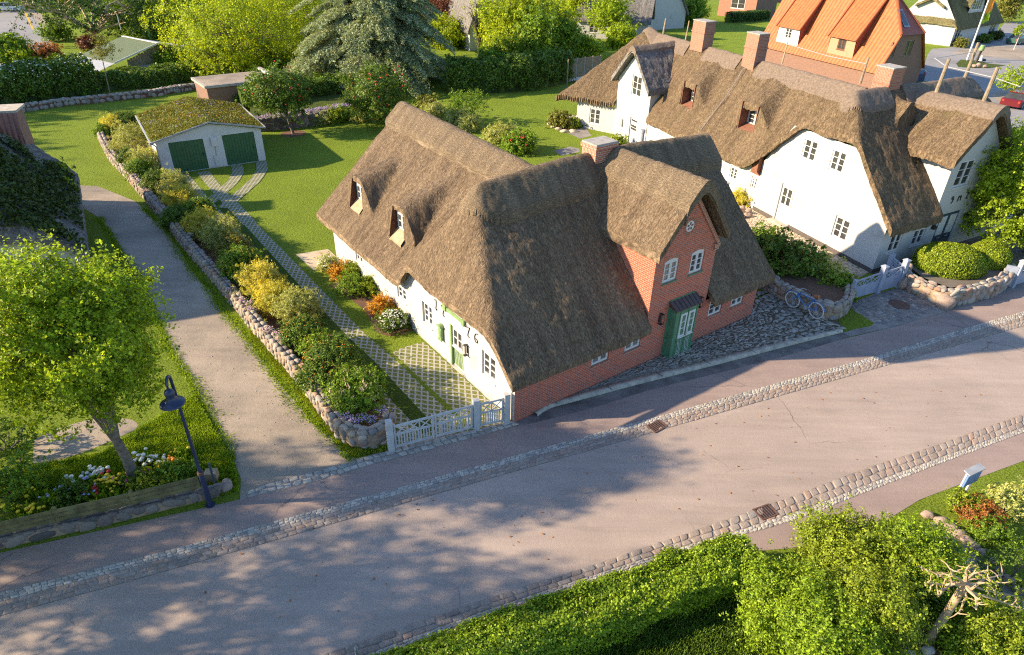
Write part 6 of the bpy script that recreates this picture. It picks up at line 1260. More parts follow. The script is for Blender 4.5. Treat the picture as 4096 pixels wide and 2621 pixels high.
# the trees off the left edge whose shadows fall over the street
for i, (x, y, h, R) in enumerate(((-17.5, 8.2, 9.5, 3.4), (-20.5, 3.4, 10, 3.6), (-25.5, 12.0, 10, 3.6))):
    tree("street_tree", ["street tree outside the left edge nearest the road", "tall street tree outside the lower left corner", "street tree outside the left edge behind the fence"][i], A3(x, y, 0), A3(x, y, h*.66), A3(R, R, h*.36), 'lime', nc=200, per=110, leaf=.15, cs=.3, seed=600+i, tr=.2, lump=.5, group="trees outside the view")
# ---- grass along edges
rs = np.random.RandomState(8)
near = [Q(31, 0, 1380), Q(31, 330, 1230), Q(31, 900, 1130), Q(31, 1250, 900), Q(31, 1700, 620), Q(31, 1850, 880), Q(31, 2050, 1230), Q(31, 2090, 1450), Q(31, 1950, 1500), Q(31, 1500, 1250), Q(31, 900, 1480)]
P = inpoly(60000, [G(*p) for p in near], rs); grass_tufts("meadow_grass", P, .10, 'hedge', 1)
vg = [Q(32, 0, 120), Q(32, 430, 620), Q(32, 700, 960), Q(32, 900, 1160), Q(32, 1190, 1110), Q(32, 1210, 1060), Q(32, 900, 1090), Q(32, 720, 930), Q(32, 420, 520), Q(32, 230, 300), Q(32, 0, 40)]
P = inpoly(15000, [G(*p) for p in vg], rs); grass_tufts("verge_grass", P, .08, 'box', 2)
vg = [(1560, 2650), (2000, 2640), (2600, 2500), (2900, 2330), (3000, 2380), (3050, 2700), (1700, 2760)]
P = inpoly(40000, [G(*p) for p in vg], rs); grass_tufts("rough_grass", P, .14, 'mid', 3)
# ------------------------------------------------------------------ stone walls, gates, street furniture, small things
def shift(P, dx, dy): return [p+A3(dx, dy, 0) for p in P]
long_ = [Qp(*p) for p in ((11, 868, 1225), (11, 950, 1395), (11, 1050, 1505), (21, 1080, 110), (21, 1240, 300), (21, 1480, 575), (21, 1560, 700), (21, 1870, 1055), (21, 2080, 1310), (21, 2230, 1500), (32, 240, 300), (32, 430, 525), (32, 620, 795), (32, 720, 930), (32, 800, 1040), (32, 880, 1095), (32, 1000, 1100), (32, 1120, 1075), (32, 1180, 1010), (32, 1185, 930))]
stone_wall("stone_wall", "long dry stone wall with rounded end between the lane and the shrub bank", shift(long_, .17, .08), .70, .40, .27, M['stone'], 3)
rp_ = [Qp(12, *p) for p in ((60, 1150), (330, 1125), (560, 1098), (700, 1062), (850, 1020))]
stone_wall("stone_wall", "retaining wall of dark round stones behind the first apple tree", rp_, 1.0, .45, .42, M['stoneD'], 4)
stone_wall("stone_wall", "low tumbled stone wall below the blossom hedge", [Qp(11, *p) for p in ((-200, 1020), (120, 990), (400, 950), (560, 925), (800, 905), (1000, 880), (1300, 850), (1600, 800), (1760, 780))], .62, .6, .40, M['stoneG'], 6, mort='soil' if False else 'brownwood')
pl = [Qp(24, *p) for p in ((60, 1085), (200, 1165), (390, 1265), (560, 1345), (660, 1395), (760, 1385), (825, 1345), (848, 1280), (852, 1205))]
stone_wall("stone_wall", "mortared stone planter wall the blue bicycle leans on", shift(pl, .02, .18), .78, .36, .34, M['stone'], 7)
bw = [Qp(24, *p) for p in ((1335, 1040), (1350, 1095), (1450, 1165), (1570, 1215), (1700, 1270), (1800, 1268), (1930, 1238), (2100, 1195), (2200, 1150), (2250, 1110), (2262, 1030))]
stone_wall("boulder_wall", "wall of big rounded boulders under the clipped bright green bushes", shift(bw, -.02, .22), .80, .42, .46, M['stoneG'], 8)
boulder("boulder", "large pale boulder at the foot of the boulder wall by the street", Qp(24, 1715, 1225, .30), (.42, .30, .42), M['stoneG'], 3)
boulder("boulder", "upright reddish boulder at the gate end of the boulder wall", Qp(24, 1355, 1065, .30), (.28, .25, .36), M['settr'], 4)
boulder("boulder", "tall grey boulder behind the blue gate post", Qp(24, 1385, 935, .75), (.24, .2, .34), M['stoneG'], 5)
def bed(name, pts, z, m='soil'):
    P = [A3(p[0], p[1], 0) for p in pts]; o = sheet(name, P, z, M[m]); return o
bed("planter_soil", [Qp(24, *p) for p in ((90, 1040), (230, 1120), (420, 1215), (600, 1300), (700, 1330), (800, 1290), (835, 1210), (700, 1110), (560, 1010), (350, 900), (180, 900), (60, 980))], .62)
bed("box_bush_bed", [Qp(24, *p) for p in ((1370, 1010), (1480, 1100), (1600, 1150), (1720, 1195), (1900, 1165), (2090, 1120), (2240, 1040), (2240, 900), (2100, 820), (1700, 860), (1480, 900))], .60, 'gravelbed')
bed("neighbour_front_bed", [Nn(.1, -.02), Nn(12.6, -.02), Nn(12.9, -2.6), Nn(4, -3.2), Nn(.5, -2.2)], .01, 'gravelbed')
bed("retained_bed_ground", [Qp(12, *p) for p in ((30, 1120), (330, 1095), (560, 1070), (850, 1000), (850, 880), (0, 960))], .80, 'wild')
# neighbour's cobbled yard
yA = [Nn(-.06, v) for v in (.1, 3, 6, 9, 12, 15, 18)]
yB = [Qp(*p) for p in ((24, 880, 1050), (24, 640, 930), (24, 400, 860), (24, 160, 760), (23, 2200, 640), (23, 2050, 400), (23, 1880, 120))]
strip("cobbled_yard_bed", yA, yB, .012, M['joint'], 50)
setts("cobbled_yard", yA, yB, 15, .30, M['settb'], .012, jit=.4, gap=.1, h=.02, seed=12, n=160)
# ---- white-grey gate
def gate_leaf(parent, P, Q_, zb, zt, split, m, solid=False, nx=3, pick=12, rise=.04, name="gate_leaf"):
    a = unit((Q_-P)*[1, 1, 0]); n = A3(-a[1], a[0], 0); Wd = np.linalg.norm((Q_-P)[:2]); X = lambda u, z: P*[1, 1, 0]+a*u+ZU*z; mb = MB(); t = .06
    b = lambda p, q, th=.05, w_=.045: mb.bar(p, q, th, up=ZU, w=w_)
    b(X(.04, zb), X(Wd-.04, zb), .08); b(X(.04, zt), X(Wd-.04, zt+rise), .08); b(X(.04, split), X(Wd-.04, split), .07)
    for u in (.045, Wd-.045): mb.bar(X(u, zb-.05), X(u, zt+.10), .09, up=n, w=.06)
    if not solid:
        for k in range(pick): u = .12+(Wd-.24)*(k+.5)/pick; mb.bar(X(u, zb), X(u, split), .026, up=n, w=.045)
    else: mb.box(X(.05, zb)-n*.012, a*(Wd-.1), n*.024, ZU*(split-zb))
    for k in range(nx):
        u0 = .08+(Wd-.16)*k/nx; u1 = .08+(Wd-.16)*(k+1)/nx; mb.bar(X(u0, split), X(u1, zt), .024, up=n, w=.035); mb.bar(X(u0, zt), X(u1, split), .022, up=n, w=.035)
        if k: mb.bar(X(u0, split), X(u0, zt), .028, up=n, w=.05)
    return mb.build(name, M[m], parent)
def gpost(parent, P, h, s, m, a, capd=True, name="post"):
    n = A3(-a[1], a[0], 0); mb = MB(); P = P*[1, 1, 0]; mb.box(P-a*s/2-n*s/2, a*s, n*s, ZU*h)
    if capd: 
        mb.box(P-a*s*.62-n*s*.62+ZU*h, a*s*1.24, n*s*1.24, ZU*.05); T_ = P+ZU*(h+.13); c4 = [P+a*s*.6*i+n*s*.6*j+ZU*(h+.05) for i, j in ((-1, -1), (1, -1), (1, 1), (-1, 1))]
        for i in range(4): mb.face([c4[i], c4[(i+1) % 4], T_])
    return mb.build(name, M[m], parent, bevel=.008)
p1, p2, p3 = G(1566, 1803), G(1905, 1716), G(2025, 1690); a1 = unit(p2-p1)
gt = thing("garden_gate", "pale grey drive gate with crossed top panels beside the rounded stone wall end", "gate", p1)
for p in (p1, p2, p3): gpost(gt, p, 1.32, .21, 'graypaint', a1, False)
mid_ = p1*.5+p2*.5
gate_leaf(gt, p1+a1*.12, mid_-a1*.01, .14, 1.02, .66, 'graypaint', rise=.03); gate_leaf(gt, mid_+a1*.01, p2-a1*.12, .14, 1.05, .68, 'graypaint', rise=.04); a2 = unit(p3-p2); gate_leaf(gt, p2+a2*.12, p3-a2*.12, .14, 1.08, .68, 'graypaint', nx=2, pick=8)
q1, q2, q3, q4 = G(3396, 1203), G(3504, 1172), G(3589, 1149), Nn(.25, -.25)
a1 = unit(q2-q1); bg = thing("garden_gate", "blue grey wooden yard gate with crossed top panels beside the boulder wall", "gate", q1)
gpost(bg, q1, 1.15, .14, 'bluepaint', a1, False); gpost(bg, q2, 1.45, .24, 'bluepaint', a1); gpost(bg, q3, 1.50, .24, 'bluepaint', a1); gpost(bg, q4+A3(.25, -.25, 0), 1.35, .2, 'bluepaint', a1, False)
gate_leaf(bg, q1+a1*.05, q2-a1*.12, .12, 1.05, .68, 'bluepaint', True, 3, rise=.10); a3 = unit(q3-q2); gate_leaf(bg, q2+a3*.12, q3-a3*.12, .12, 1.12, .72, 'bluepaint', True, 2, rise=.08); a4 = unit((q4+A3(.25, -.25, 0))-q3); gate_leaf(bg, q3+a4*.12, q4+A3(.25, -.25, 0)-a4*.1, .2, 1.15, .72, 'bluepaint', True, 3, rise=.0)
r1, r2 = Qp(24, 2295, 1095), Qp(24, 2560, 1010); a1 = unit(r2-r1); rg_ = thing("garden_gate", "pale blue gate at the right picture edge", "gate", r1); gpost(rg_, r1, 1.45, .22, 'bluepaint', a1); gate_leaf(rg_, r1+a1*.1, r2, .12, 1.15, .7, 'bluepaint', True, 3); w3_ = MB(); w3_.bar(r1-a1*.1+ZU*.6, r1-a1*.6+A3(0, .5, .6), 1.1, w=.08); w3_.build("wing_board", M['bluepaint'], rg_)
# ---- street lamp
b0 = G(842, 2021); lp = thing("street_lamp", "dark blue hooked street lamp beside the wooden fence", "street lamp", b0)
mb = MB(); mb.tube([b0, b0+ZU*1.35], [.085, .075], 12); mb.tube([b0+ZU*1.35, b0+ZU*4.6], [.052, .045], 10); mb.tube([b0, b0+ZU*.05], .14, 12); mb.build("pole", M['lamp'], lp, True)
mb = MB(); mb.tube([b0+ZU*1.31, b0+ZU*1.40], .092, 12); mb.build("collar", M['rust'], lp, True)
ad = unit(A3(.18, -1, 0)); mb = MB(); arc = [b0+ZU*4.6]+[b0+ad*(.17-.17*math.cos(t))+ZU*(4.80+.20*math.sin(t)) for t in np.linspace(0, math.pi*.93, 9)]; mb.tube(arc, .042, 8); mb.tube([arc[-1], arc[-1]-ZU*.12], .03, 8); mb.build("arm", M['lamp'], lp, True)
sc_ = arc[-1]-ZU*.12; mb = MB(); mb.lathe(sc_-ZU*.48, [(.33, 0), (.32, .035), (.22, .10), (.135, .16), (.11, .24), (.135, .33), (.12, .42), (.05, .48), (0, .49)], 24); mb.build("shade", M['lamp'], lp, True)
mb = MB(); mb.lathe(sc_-ZU*.50, [(0, 0), (.2, .02), (.3, .04)], 18); mb.build("lamp_glass", M['glassb'], lp, True)
# ---- garden fence lower left with its stone base
fp = [G(*p) for p in ((-420, 2300), (0, 2183), (450, 2082), (880, 1974))]
fe = thing("plank_fence", "mossy three plank fence on a low stone base behind the street lamp", "fence", fp[3])
L0 = smoothline(fp, 60); bs_ = MB()
for i in range(3):
    for j in range(0, 56, 14):
        a_, b_ = L0[j], L0[min(j+14, 59)]; d_ = unit(b_-a_); n = A3(-d_[1], d_[0], 0); z = .40+i*.165
        for s in (0,): 
            q = MB(); q.box(a_+n*.02+ZU*z, b_-a_-d_*.012, n*.035, ZU*.128); q.build("plank", M['mosswood'], fe)
for j in (2, 14, 28, 42, 56): q = MB(); q.box(L0[j]+A3(0, .06, 0), A3(.08, 0, 0), A3(0, .08, 0), ZU*.92); q.build("post", M['mosswood'], fe)
stone_wall("stone_kerb_wall", "low mossy stone base along the pavement under the plank fence", [p+A3(0, -.02, 0) for p in fp], .33, .26, .42, M['stoneD'], 14, cat='wall')
q = MB(); tb_ = G(868, 1965); q.tube([tb_, tb_+ZU*1.15+A3(-.02, .05, 0)], .035, 8); tag(q.build("metal_stake", M['navy']), "leaning teal metal stake at the end of the plank fence", "stake")
tag((lambda q: (q.box(G(850, 1930)-A3(.16, .1, 0), A3(.36, .05, 0), A3(-.04, .28, 0), ZU*.42), q.build("corner_block", M['sillwood'], bevel=.03))[1])(MB()), "pale sandstone block behind the teal stake", "stone block")
boulder("boulder", "grey rough stone right of the teal stake", G(905, 1945, .15), (.18, .22, .2), M['stoneG'], 6)
# ---- flowers under the leafy tree
def flowers(lb, c, x, y, fm, n, hs=.045, hh=.38, seed=1, spread=.28, grp=None):
    rs = np.random.RandomState(seed); P = Qp(c, x, y, hh*.9)*[1, 1, 0]; root = thing("flower_clump", lb, "flowers", P, grp); st_ = MB(); heads = []; n = int(n*1.8)
    for k in range(n):
        q = P+A3(rs.randn()*spread*.5, rs.randn()*spread*.4, 0); t_ = q+A3(rs.randn()*.04, rs.randn()*.04, hh*(.8+.4*rs.rand())); st_.tube([q, t_], .006, 4); heads.append(t_)
    st_.build("stem", M['green'], root); dots(np.array(heads), hs, fm, root, rs, "blossom")
    N_ = 26+n*5; q = np.repeat(P[None], N_, 0)+rs.randn(N_, 3)*A3(spread*.55, spread*.45, 0); an = rs.rand(N_)*6.28; t_ = np.stack([np.cos(an), np.sin(an), 0*an], 1); hL = hh*(.5+.5*rs.rand(N_))[:, None]
    V = np.stack([q-t_*.012, q+t_*.012, q+t_*.02+ZU*hL+rs.randn(N_, 3)*.06, q+ZU*hL*1.02+rs.randn(N_, 3)*.06], 1).reshape(-1, 3); V[:, 2] = np.maximum(V[:, 2], .0); bulk("blade", V, np.arange(4*N_).reshape(N_, 4), M['leaf' if False else 'hedge'], root)["kind"] = 'stuff'
FL = [(31, 1200, 1160, 'white', 5, "white daffodils nearest the tree trunk on its right"), (31, 1330, 1165, 'white', 12, "cluster of white daffodils right of the trunk"), (31, 1400, 1180, 'white', 7, "white daffodils left of the orange tulips"), (31, 1500, 1195, 'orange', 4, "pair of bright orange tulips"), (31, 1600, 1205, 'orange', 3, "orange tulips nearest the lamp pole"), (31, 1440, 1225, 'yellow', 2, "single yellow orange tulip below the white daffodils"), (31, 1585, 1105, 'yellow', 3, "yellow and cream flowers behind the orange tulips"),
      (31, 830, 1285, 'white', 12, "white hyacinths left of the trunk"), (31, 890, 1265, 'white', 5, "white flowers beside the white hyacinths"), (31, 915, 1320, 'red', 2, "red tulip below the white hyacinths"), (31, 895, 1365, 'yellow', 4, "yellow tulips under the red tulip"), (31, 830, 1390, 'yellow', 3, "yellow tulips left of the red tulip"), (31, 1010, 1350, 'yellow', 5, "yellow flowers between the tulips and the trunk"), (31, 930, 1405, 'yellow', 3, "orange yellow tulips near the fence"), (31, 1055, 1428, 'yellow', 2, "single yellow tulip close behind the fence"),
      (31, 1075, 1330, 'magenta', 3, "magenta flowers left of the trunk foot"), (31, 1235, 1300, 'magenta', 6, "magenta flowers at the right of the trunk foot"), (31, 775, 1435, 'red', 2, "small red tulip beside the blue hyacinths"), (31, 850, 1462, 'red', 3, "coral red tulip just behind the fence"), (31, 580, 1450, 'blue', 12, "pale blue hyacinths in the grass"), (31, 745, 1470, 'blue', 6, "blue hyacinth next to the red tulip"), (31, 450, 1488, 'blue', 3, "smallest blue hyacinth on the left"), (31, 640, 1360, 'white', 7, "pale lilac white flowers in the middle of the grass"), (31, 765, 1325, 'blue', 5, "pale blue flower left of the white hyacinths"), (31, 268, 1438, 'yellow', 3, "yellow flowers standing alone in the left grass"), (41, 220, 255, 'yellow', 3, "yellow flower behind the left part of the fence"), (41, 270, 280, 'yellow', 3, "pale yellow flowers beside the fence on the left"), (41, 345, 245, 'yellow', 2, "single yellow bloom left of the blue hyacinths")]
for i, (c_, x, y, fm, n, lb) in enumerate(FL): flowers(lb, c_, x, y, 'f_'+fm, n, .06 if fm != 'blue' else .045, .36, 700+i)
for i, (c_, x, y, R, m_, lb) in enumerate([(31, 150, 1300, .9, 'green', "leafy green bush on the left behind the fence"), (31, 60, 1450, .8, 'green', "green shrub at the left picture edge behind the fence"), (31, 1320, 1390, .42, 'box', "crinkled green plant at the trunk foot"), (31, 1140, 1395, .3, 'mid', "dark leafy plant left of the trunk foot"), (31, 1560, 1290, .45, 'green', "low leafy plants beside the lamp pole"), (31, 1470, 1330, .4, 'green', "low green plants behind the fence below the orange tulips"), (41, 650, 130, .45, 'mid', "dark green clump under the blue hyacinths"), (31, 30, 1000, 1.0, 'mid', "dark shrub under the tree crown at the left edge")]):
    bush("low_plant", lb, Qp(c_, x, y, R*.5), (R, R*.8, R*.7), m_, nc=60, per=60, leaf=.07, cs=.1, seed=740+i)
sand = [Qp(31, *p) for p in ((300, 1010), (430, 930), (700, 850), (900, 800), (1180, 830), (1230, 900), (1000, 1000), (830, 1080), (620, 1150), (430, 1230), (280, 1240))]
sheet("bare_earth_patch", smoothline(sand+[sand[0]], 40)[:-1], .004, M['lane'])
# ---- bicycle
f0, r0 = G(3163, 1229, .11), G(3257, 1274, .11); bd = unit((f0-r0)); wb = np.linalg.norm((f0-r0)[:2]); ln_ = unit(A3(.0, .12, 1)); bn = np.cross(bd, ln_); s = wb/1.08; R = .345*s
bi = thing("bicycle", "blue bicycle with brown saddle and cream tyres leaning on the stone planter wall", "bicycle", (f0+r0)/2)
fc, rc = f0+ln_*R, r0+ln_*R; rcp = lambda x, z: r0+bd*x*s+ln_*z*s
def ring_pts(c, R_, n=28): return [c+bd*R_*math.cos(t)+ln_*R_*math.sin(t) for t in np.linspace(0, 2*math.pi, n+1)]
for c in (fc, rc):
    w_ = MB(); w_.tube(ring_pts(c, R-.03), .021, 6, cap=False); wo = w_.build("wheel", M['f_cream' if False else 'paint'], bi, True)
    k_ = MB(); k_.tube(ring_pts(c, R-.065), .012, 5, cap=False); k_.build("rim", M['zinc'], wo, True)
    k_ = MB()
    for t in np.linspace(0, 2*math.pi, 14, endpoint=False): k_.tube([c, c+bd*(R-.06)*math.cos(t)+ln_*(R-.06)*math.sin(t)], .005, 3)
    k_.tube([c-bn*.05, c+bn*.05], .025, 8); k_.build("spokes", M['zinc'], wo)
    g_ = MB(); g_.tube([c+bd*(R+.025)*math.cos(t)+ln_*(R+.025)*math.sin(t) for t in (np.linspace(.35, 2.9, 12) if c is rc else np.linspace(.5, 2.6, 12))], .018, 5); g_.build("mudguard", M['bluebike'] if 'bluebike' in M else M['f_blue'], bi)
M['bluebike'] = plain("bicycle_enamel", (.03, .15, .42), .35, .1)
seat_, bb_, head_, hd2 = rcp(.14, .78), rcp(.44, .28), rcp(.86, .74), rcp(.90, .60)
fr = MB()
for p, q in ((bb_, seat_), (bb_, hd2), (seat_-ln_*.06, head_), (rc, bb_), (rc, seat_-ln_*.06), (head_, hd2), (hd2, fc)): fr.tube([p, q], .027*s, 6)
fr.build("frame", M['bluebike'], bi, True)
for o in bi.children:
    if o.name.startswith("mudguard"): o.data.materials[0] = M['bluebike']
hb = MB(); ht = head_+ln_*.14*s; hb.tube([head_, ht], .016*s, 6); hb.tube([ht-bn*.26*s-bd*.16*s, ht-bn*.2*s, ht, ht+bn*.2*s, ht+bn*.26*s-bd*.16*s], .014*s, 6); hb.build("handlebar", M['zinc'], bi, True)
sd_ = MB(); st_ = seat_+ln_*.10*s; sd_.tube([seat_, st_], .016*s, 6); sd_.tube([st_-bd*.13*s+ln_*.03*s, st_, st_+bd*.16*s], [.085*s, .075*s, .025*s], 8); sd_.build("saddle", M['leather'] if 'leather' in M else M['palebark'], bi, True)
M['leather'] = plain("saddle_leather", (.28, .10, .03), .5, .15)
for o in bi.children:
    if o.name.startswith("saddle"): o.data.materials[0] = M['leather']
ck = MB(); ck.tube([bb_-bn*.03, bb_+bn*.03], .09*s, 14); ck.tube([bb_+bn*.05, bb_+bn*.05+bd*.12*s-ln_*.12*s], .012*s, 5); ck.tube([bb_-bn*.05, bb_-bn*.05-bd*.12*s+ln_*.12*s], .012*s, 5); ck.build("crank", M['zinc'], bi)
# ---- drains, manhole, notice board, marker
def drain(lb, x, y, wx, wy, axis):
    P = G(x, y); a = unit(axis); n = A3(-a[1], a[0], 0); root = thing("drain_grate", lb, "drain", P); mb = MB(); z = .04
    for s_ in (-1, 1): mb.box(P+a*(s_*wx/2)-a*.02-n*wy/2, a*.04, n*wy, ZU*z); mb.box(P+n*(s_*wy/2)-n*.02-a*(wx/2+.02), a*(wx+.04), n*.04, ZU*(z-.003))
    mb.build("frame", M['rust'], root); mb = MB()
    for k in range(7): u = -wx/2+wx*(k+.5)/7; mb.box(P+a*(u-.016)-n*(wy/2-.02), a*.032, n*(wy-.04), ZU*(z-.006))
    mb.build("grating", M['rust'], root); mb = MB(); mb.quad(P-a*wx/2-n*wy/2+ZU*.034*.8, a, n, wx, wy); mb.build("pit_shade", M['iron'], root)  # flat black sheet, painted shade in place of a hollow under the bars
drain("rusty drain grate in the far gutter before the brick front", 2628, 1707, .62, .42, Hu); drain("rusty drain grate in the near gutter by the green bush", 3062, 2050, .62, .44, unit(G(3137, 1997)-G(2708, 2147)))
mb = MB(); mb.lathe(Qp(24, 1310, 1253)+ZU*.03, [(.48, 0), (.48, .012), (.42, .016), (0, .018)], 32); tag(mb.build("manhole_cover", M['rust'], None), "round rusty manhole cover in the setts before the blue gate", "manhole cover")
nb0, nb1 = G(3817, 1998), G(3856, 1979); a1 = unit(nb1-nb0)*1.0; nn_ = A3(-a1[1], a1[0], 0); no = thing("notice_board", "small slanted blue white notice board on two white posts", "notice board", nb0)
wdt = np.linalg.norm(nb1-nb0)
for p in (nb0, nb1): mb = MB(); mb.box(p-A3(.03, .03, 0), A3(.06, 0, 0), A3(0, .06, 0), ZU*1.18); mb.build("post", M['paint'], no)
c = (nb0+nb1)/2; mb = MB(); mb.box(c-a1*(wdt/2+.10)-nn_*.05+ZU*.66, a1*(wdt+.20), ZU*.50, nn_*-.05); mb.build("board", plain('board_blue', (.12, .22, .45), .5, .1), no); mb = MB(); mb.box(c-a1*(wdt/2+.15)-nn_*.14+ZU*1.19, a1*(wdt+.28), nn_*.22+ZU*.05, ZU*.035); mb.build("board_roof", M['zinc'], no)
mk = G(1432, 2640); mb = MB(); mb.tube([mk, mk+ZU*.45, mk+ZU*.62], [.05, .045, .004], 8); tag(mb.build("marker_post", M['paint']), "white pointed marker post at the bottom edge beside the clipped hedge", "post")
# slatted fence
s0, s1 = Qp(13, 592, 718), Qp(13, 870, 680); a1 = unit(s1-s0); n1_ = A3(-a1[1], a1[0], 0); Wd = np.linalg.norm(s1-s0); sf = thing("slatted_fence", "grey slatted fence panels on white base boards at the rear lawn", "fence", s0); npn = 4
for k in range(npn+1): mb = MB(); mb.box(s0+a1*(Wd*k/npn-.05), a1*.10, n1_*.10, ZU*2.5); mb.build("post", M['gray'], sf)
for k in range(npn):
    u0 = Wd*k/npn+.06; u1 = Wd*(k+1)/npn-.06; mb = MB()
    for j in range(14): mb.box(s0+a1*u0+ZU*(.42+j*.145), a1*(u1-u0), n1_*.03, ZU*.125)
    mb.build("panel", M['wood'], sf); mb = MB(); mb.box(s0+a1*u0, a1*(u1-u0), n1_*.05, ZU*.38); mb.build("base_board", M['paint'], sf)
mb = MB(); pz = Qp(13, 583, 775); mb.box(pz, a1*.09, n1_*.09, ZU*3.0); tag(mb.build("lone_post", M['wood']), "tall thin post on the lawn in front of the slatted fence", "post")
# flagpole, island
fb = Qp(14, 1905, 530); fl_o = thing("flagpole", "white flagpole with limp orange and green flag on the grass island", "flagpole", fb); mb = MB(); mb.tube([fb, fb+ZU*10], [.13, .09], 10); mb.build("pole", M['paint'], fl_o, True)
def sheet3(name, pts, m, parent): mb = MB(); mb.face(pts); return mb.build(name, m, parent)
fo = MB()
for j in range(5):
    for k in range(8): P = lambda a_, b_: fb+A3(.12+a_*.16+.05*math.sin(b_*1.7), .05*math.sin(a_*2+b_), 8.0-b_*.42+.1*a_); fo.face([P(j, k), P(j, k+1), P(j+1, k+1), P(j+1, k)], None, 0 if k < 5 else 1)
fo.build("flag", [M['f_orange'], M['hedge']], fl_o)
isl = [Qp(14, *p) for p in ((1810, 560), (1850, 525), (1950, 530), (2100, 560), (2250, 575), (2120, 600), (1950, 600), (1830, 590))]; 
far_sq = [Qp(14, *p) for p in ((1500, 690), (1560, 480), (1600, 430), (1750, 420), (1800, 400), (2120, 330), (2240, 200), (2700, 180), (2900, 800), (2150, 1250), (2000, 1000))]
sheet("side_street", far_sq, .004, M['tar']); sheet("grass_island", isl, .012, M['wild']); sheet("sandy_forecourt", [Qp(14, *p) for p in ((1760, 470), (1850, 440), (2150, 400), (2407, 430), (2600, 420), (2600, 520), (2407, 530), (2100, 500), (1850, 480))], .008, M['lane'])
sheet("sandy_forecourt", [Qp(14, *p) for p in ((2115, 835), (2190, 800), (2300, 800), (2330, 880), (2200, 900))], .008, M['lane'])
for i, (x, y, R) in enumerate(((1970, 580, .3), (2012, 575, .36), (2065, 582, .27))): boulder("boulder", ["leftmost pale stone on the grass island", "largest pale stone on the grass island", "rightmost pale stone on the grass island"][i], Qp(14, x, y, .2), (R, R*.8, R*.8), M['stoneG'], 30+i)
sg = Qp(14, 1990, 545); so = thing("garden_sculpture", "green topped black and white garden figure on the grass island", "sculpture", sg); mb = MB(); mb.tube([sg, sg+ZU*.8, sg+A3(.1, 0, 1.5)], [.25, .12, .18], 8); mb.tube([sg+A3(.2, 0, .3), sg+A3(1.2, .1, .25)], [.25, .15], 8); mb.build("body", M['iron'], so, True); mb = MB(); mb.tube([sg+A3(.05, 0, 1.5), sg+A3(.1, 0, 2.2)], [.35, .32], 10); mb.build("top", M['greenplastic'] if 'greenplastic' in M else M['lgreen'], so, True); mb = MB(); mb.tube([sg+A3(.3, -.25, .2), sg+A3(.3, -.28, .9)], [.25, .1], 8); mb.build("pale_side", M['paint'], so, True)
# cars
def car(lb, P, hd, L_, W_, Hh, paint, van=False):
    a = A3(math.cos(hd), math.sin(hd), 0); n = A3(-a[1], a[0], 0); root = thing("parked_car" if not van else "parked_van", lb, "car" if not van else "van", P); X = lambda u, v, z: P+a*u*L_+n*v*W_+ZU*z*Hh
    low = [(-.5, .18), (-.5, .52), (-.47, .62), (-.28, .64), (.22, .62), (.44, .56), (.5, .42), (.5, .18)]; mb = MB()
    def loft(secs):
        for (p0, y0), (p1, y1) in zip(secs[:-1], secs[1:]):
            for i in range(len(p0)-1): mb.face([X(p0[i][0], y0, p0[i][1]), X(p0[i+1][0], y0, p0[i+1][1]), X(p1[i+1][0], y1, p1[i+1][1]), X(p1[i][0], y1, p1[i][1])])
        for p, y, s_ in ((secs[0][0], secs[0][1], 1), (secs[-1][0], secs[-1][1], -1)): mb.face([X(u, y, z) for u, z in p][::s_])
    nar = [(u*.97, z) for u, z in low]; loft([(nar, -.5), (low, -.44), (low, .44), (nar, .5)])
    roofz = 1.0; cab = [(-.45, .62), (-.40, .96), (-.30, roofz), (.28, roofz), (.40, .62)] if van else [(-.40, .62), (-.27, .94), (-.15, roofz), (.08, .98), (.26, .62)]
    b_ = mb.build("body", paint, root, True); mb = MB(); mb2 = mb
    def loft2(mbx, c0, w0, w1, zc):
        for i in range(len(c0)-1):
            (u0, z0), (u1, z1) = c0[i], c0[i+1]; f0_ = w0 if z0 < .7 else w1; f1_ = w0 if z1 < .7 else w1; mbx.face([X(u0, -f0_, z0), X(u1, -f1_, z1), X(u1, f1_, z1), X(u0, f0_, z0)])
        for s_ in (-1, 1): mbx.face([X(u, s_*(w0 if z < .7 else w1), z) for u, z in c0][::s_])
    g_ = MB(); loft2(g_, cab, .455, .38, 0); g_.build("windows", M['glass'], root); r_ = MB(); top = [p for p in cab if p[1] > .9]; u0, u1 = top[0][0]+.01, top[-1][0]; r_.box(X(u0, -.385, .955), a*(u1-u0)*L_, n*.77*W_, ZU*.05*Hh); r_.build("roof", paint, root, bevel=.03)
    for u in (-.31, .31):
        for v in (-.46, .46):
            w_ = MB(); c = X(u, v, 0)+ZU*.33; w_.tube([c-n*.09, c+n*.09], .33, 16); wo = w_.build("wheel", M['iron'], root, True); k_ = MB(); k_.tube([c-n*.10, c+n*.10], .19, 12); k_.build("rim", M['zinc'], wo)
    for v in (-.36, .36): h_ = MB(); h_.box(X(.485, v-.06, .44), a*.03*L_, n*.12*W_, ZU*.08*Hh); h_.build("headlight", M['paint'], root)
    for v in (-.38, .38): h_ = MB(); h_.box(X(-.505, v-.05, .44), a*.02*L_, n*.10*W_, ZU*.12*Hh); h_.build("tail_light", M['f_red'], root)
def paint(nm, c):
    m, nt, b = mat(nm); b.inputs["Base Color"].default_value = (*c, 1); b.inputs["Roughness"].default_value = .25; b.inputs["Coat Weight"].default_value = .5; return m
cb_, cr_, cw_, cg_ = paint("dark_blue_paint", (.015, .035, .09)), paint("dark_red_paint", (.12, .008, .012)), paint("white_car_paint", (.7, .7, .7)), paint("green_car_paint", (.04, .10, .08))
hN = math.atan2(Nb[1], Nb[0]); hA = math.atan2(Na[1], Na[0])
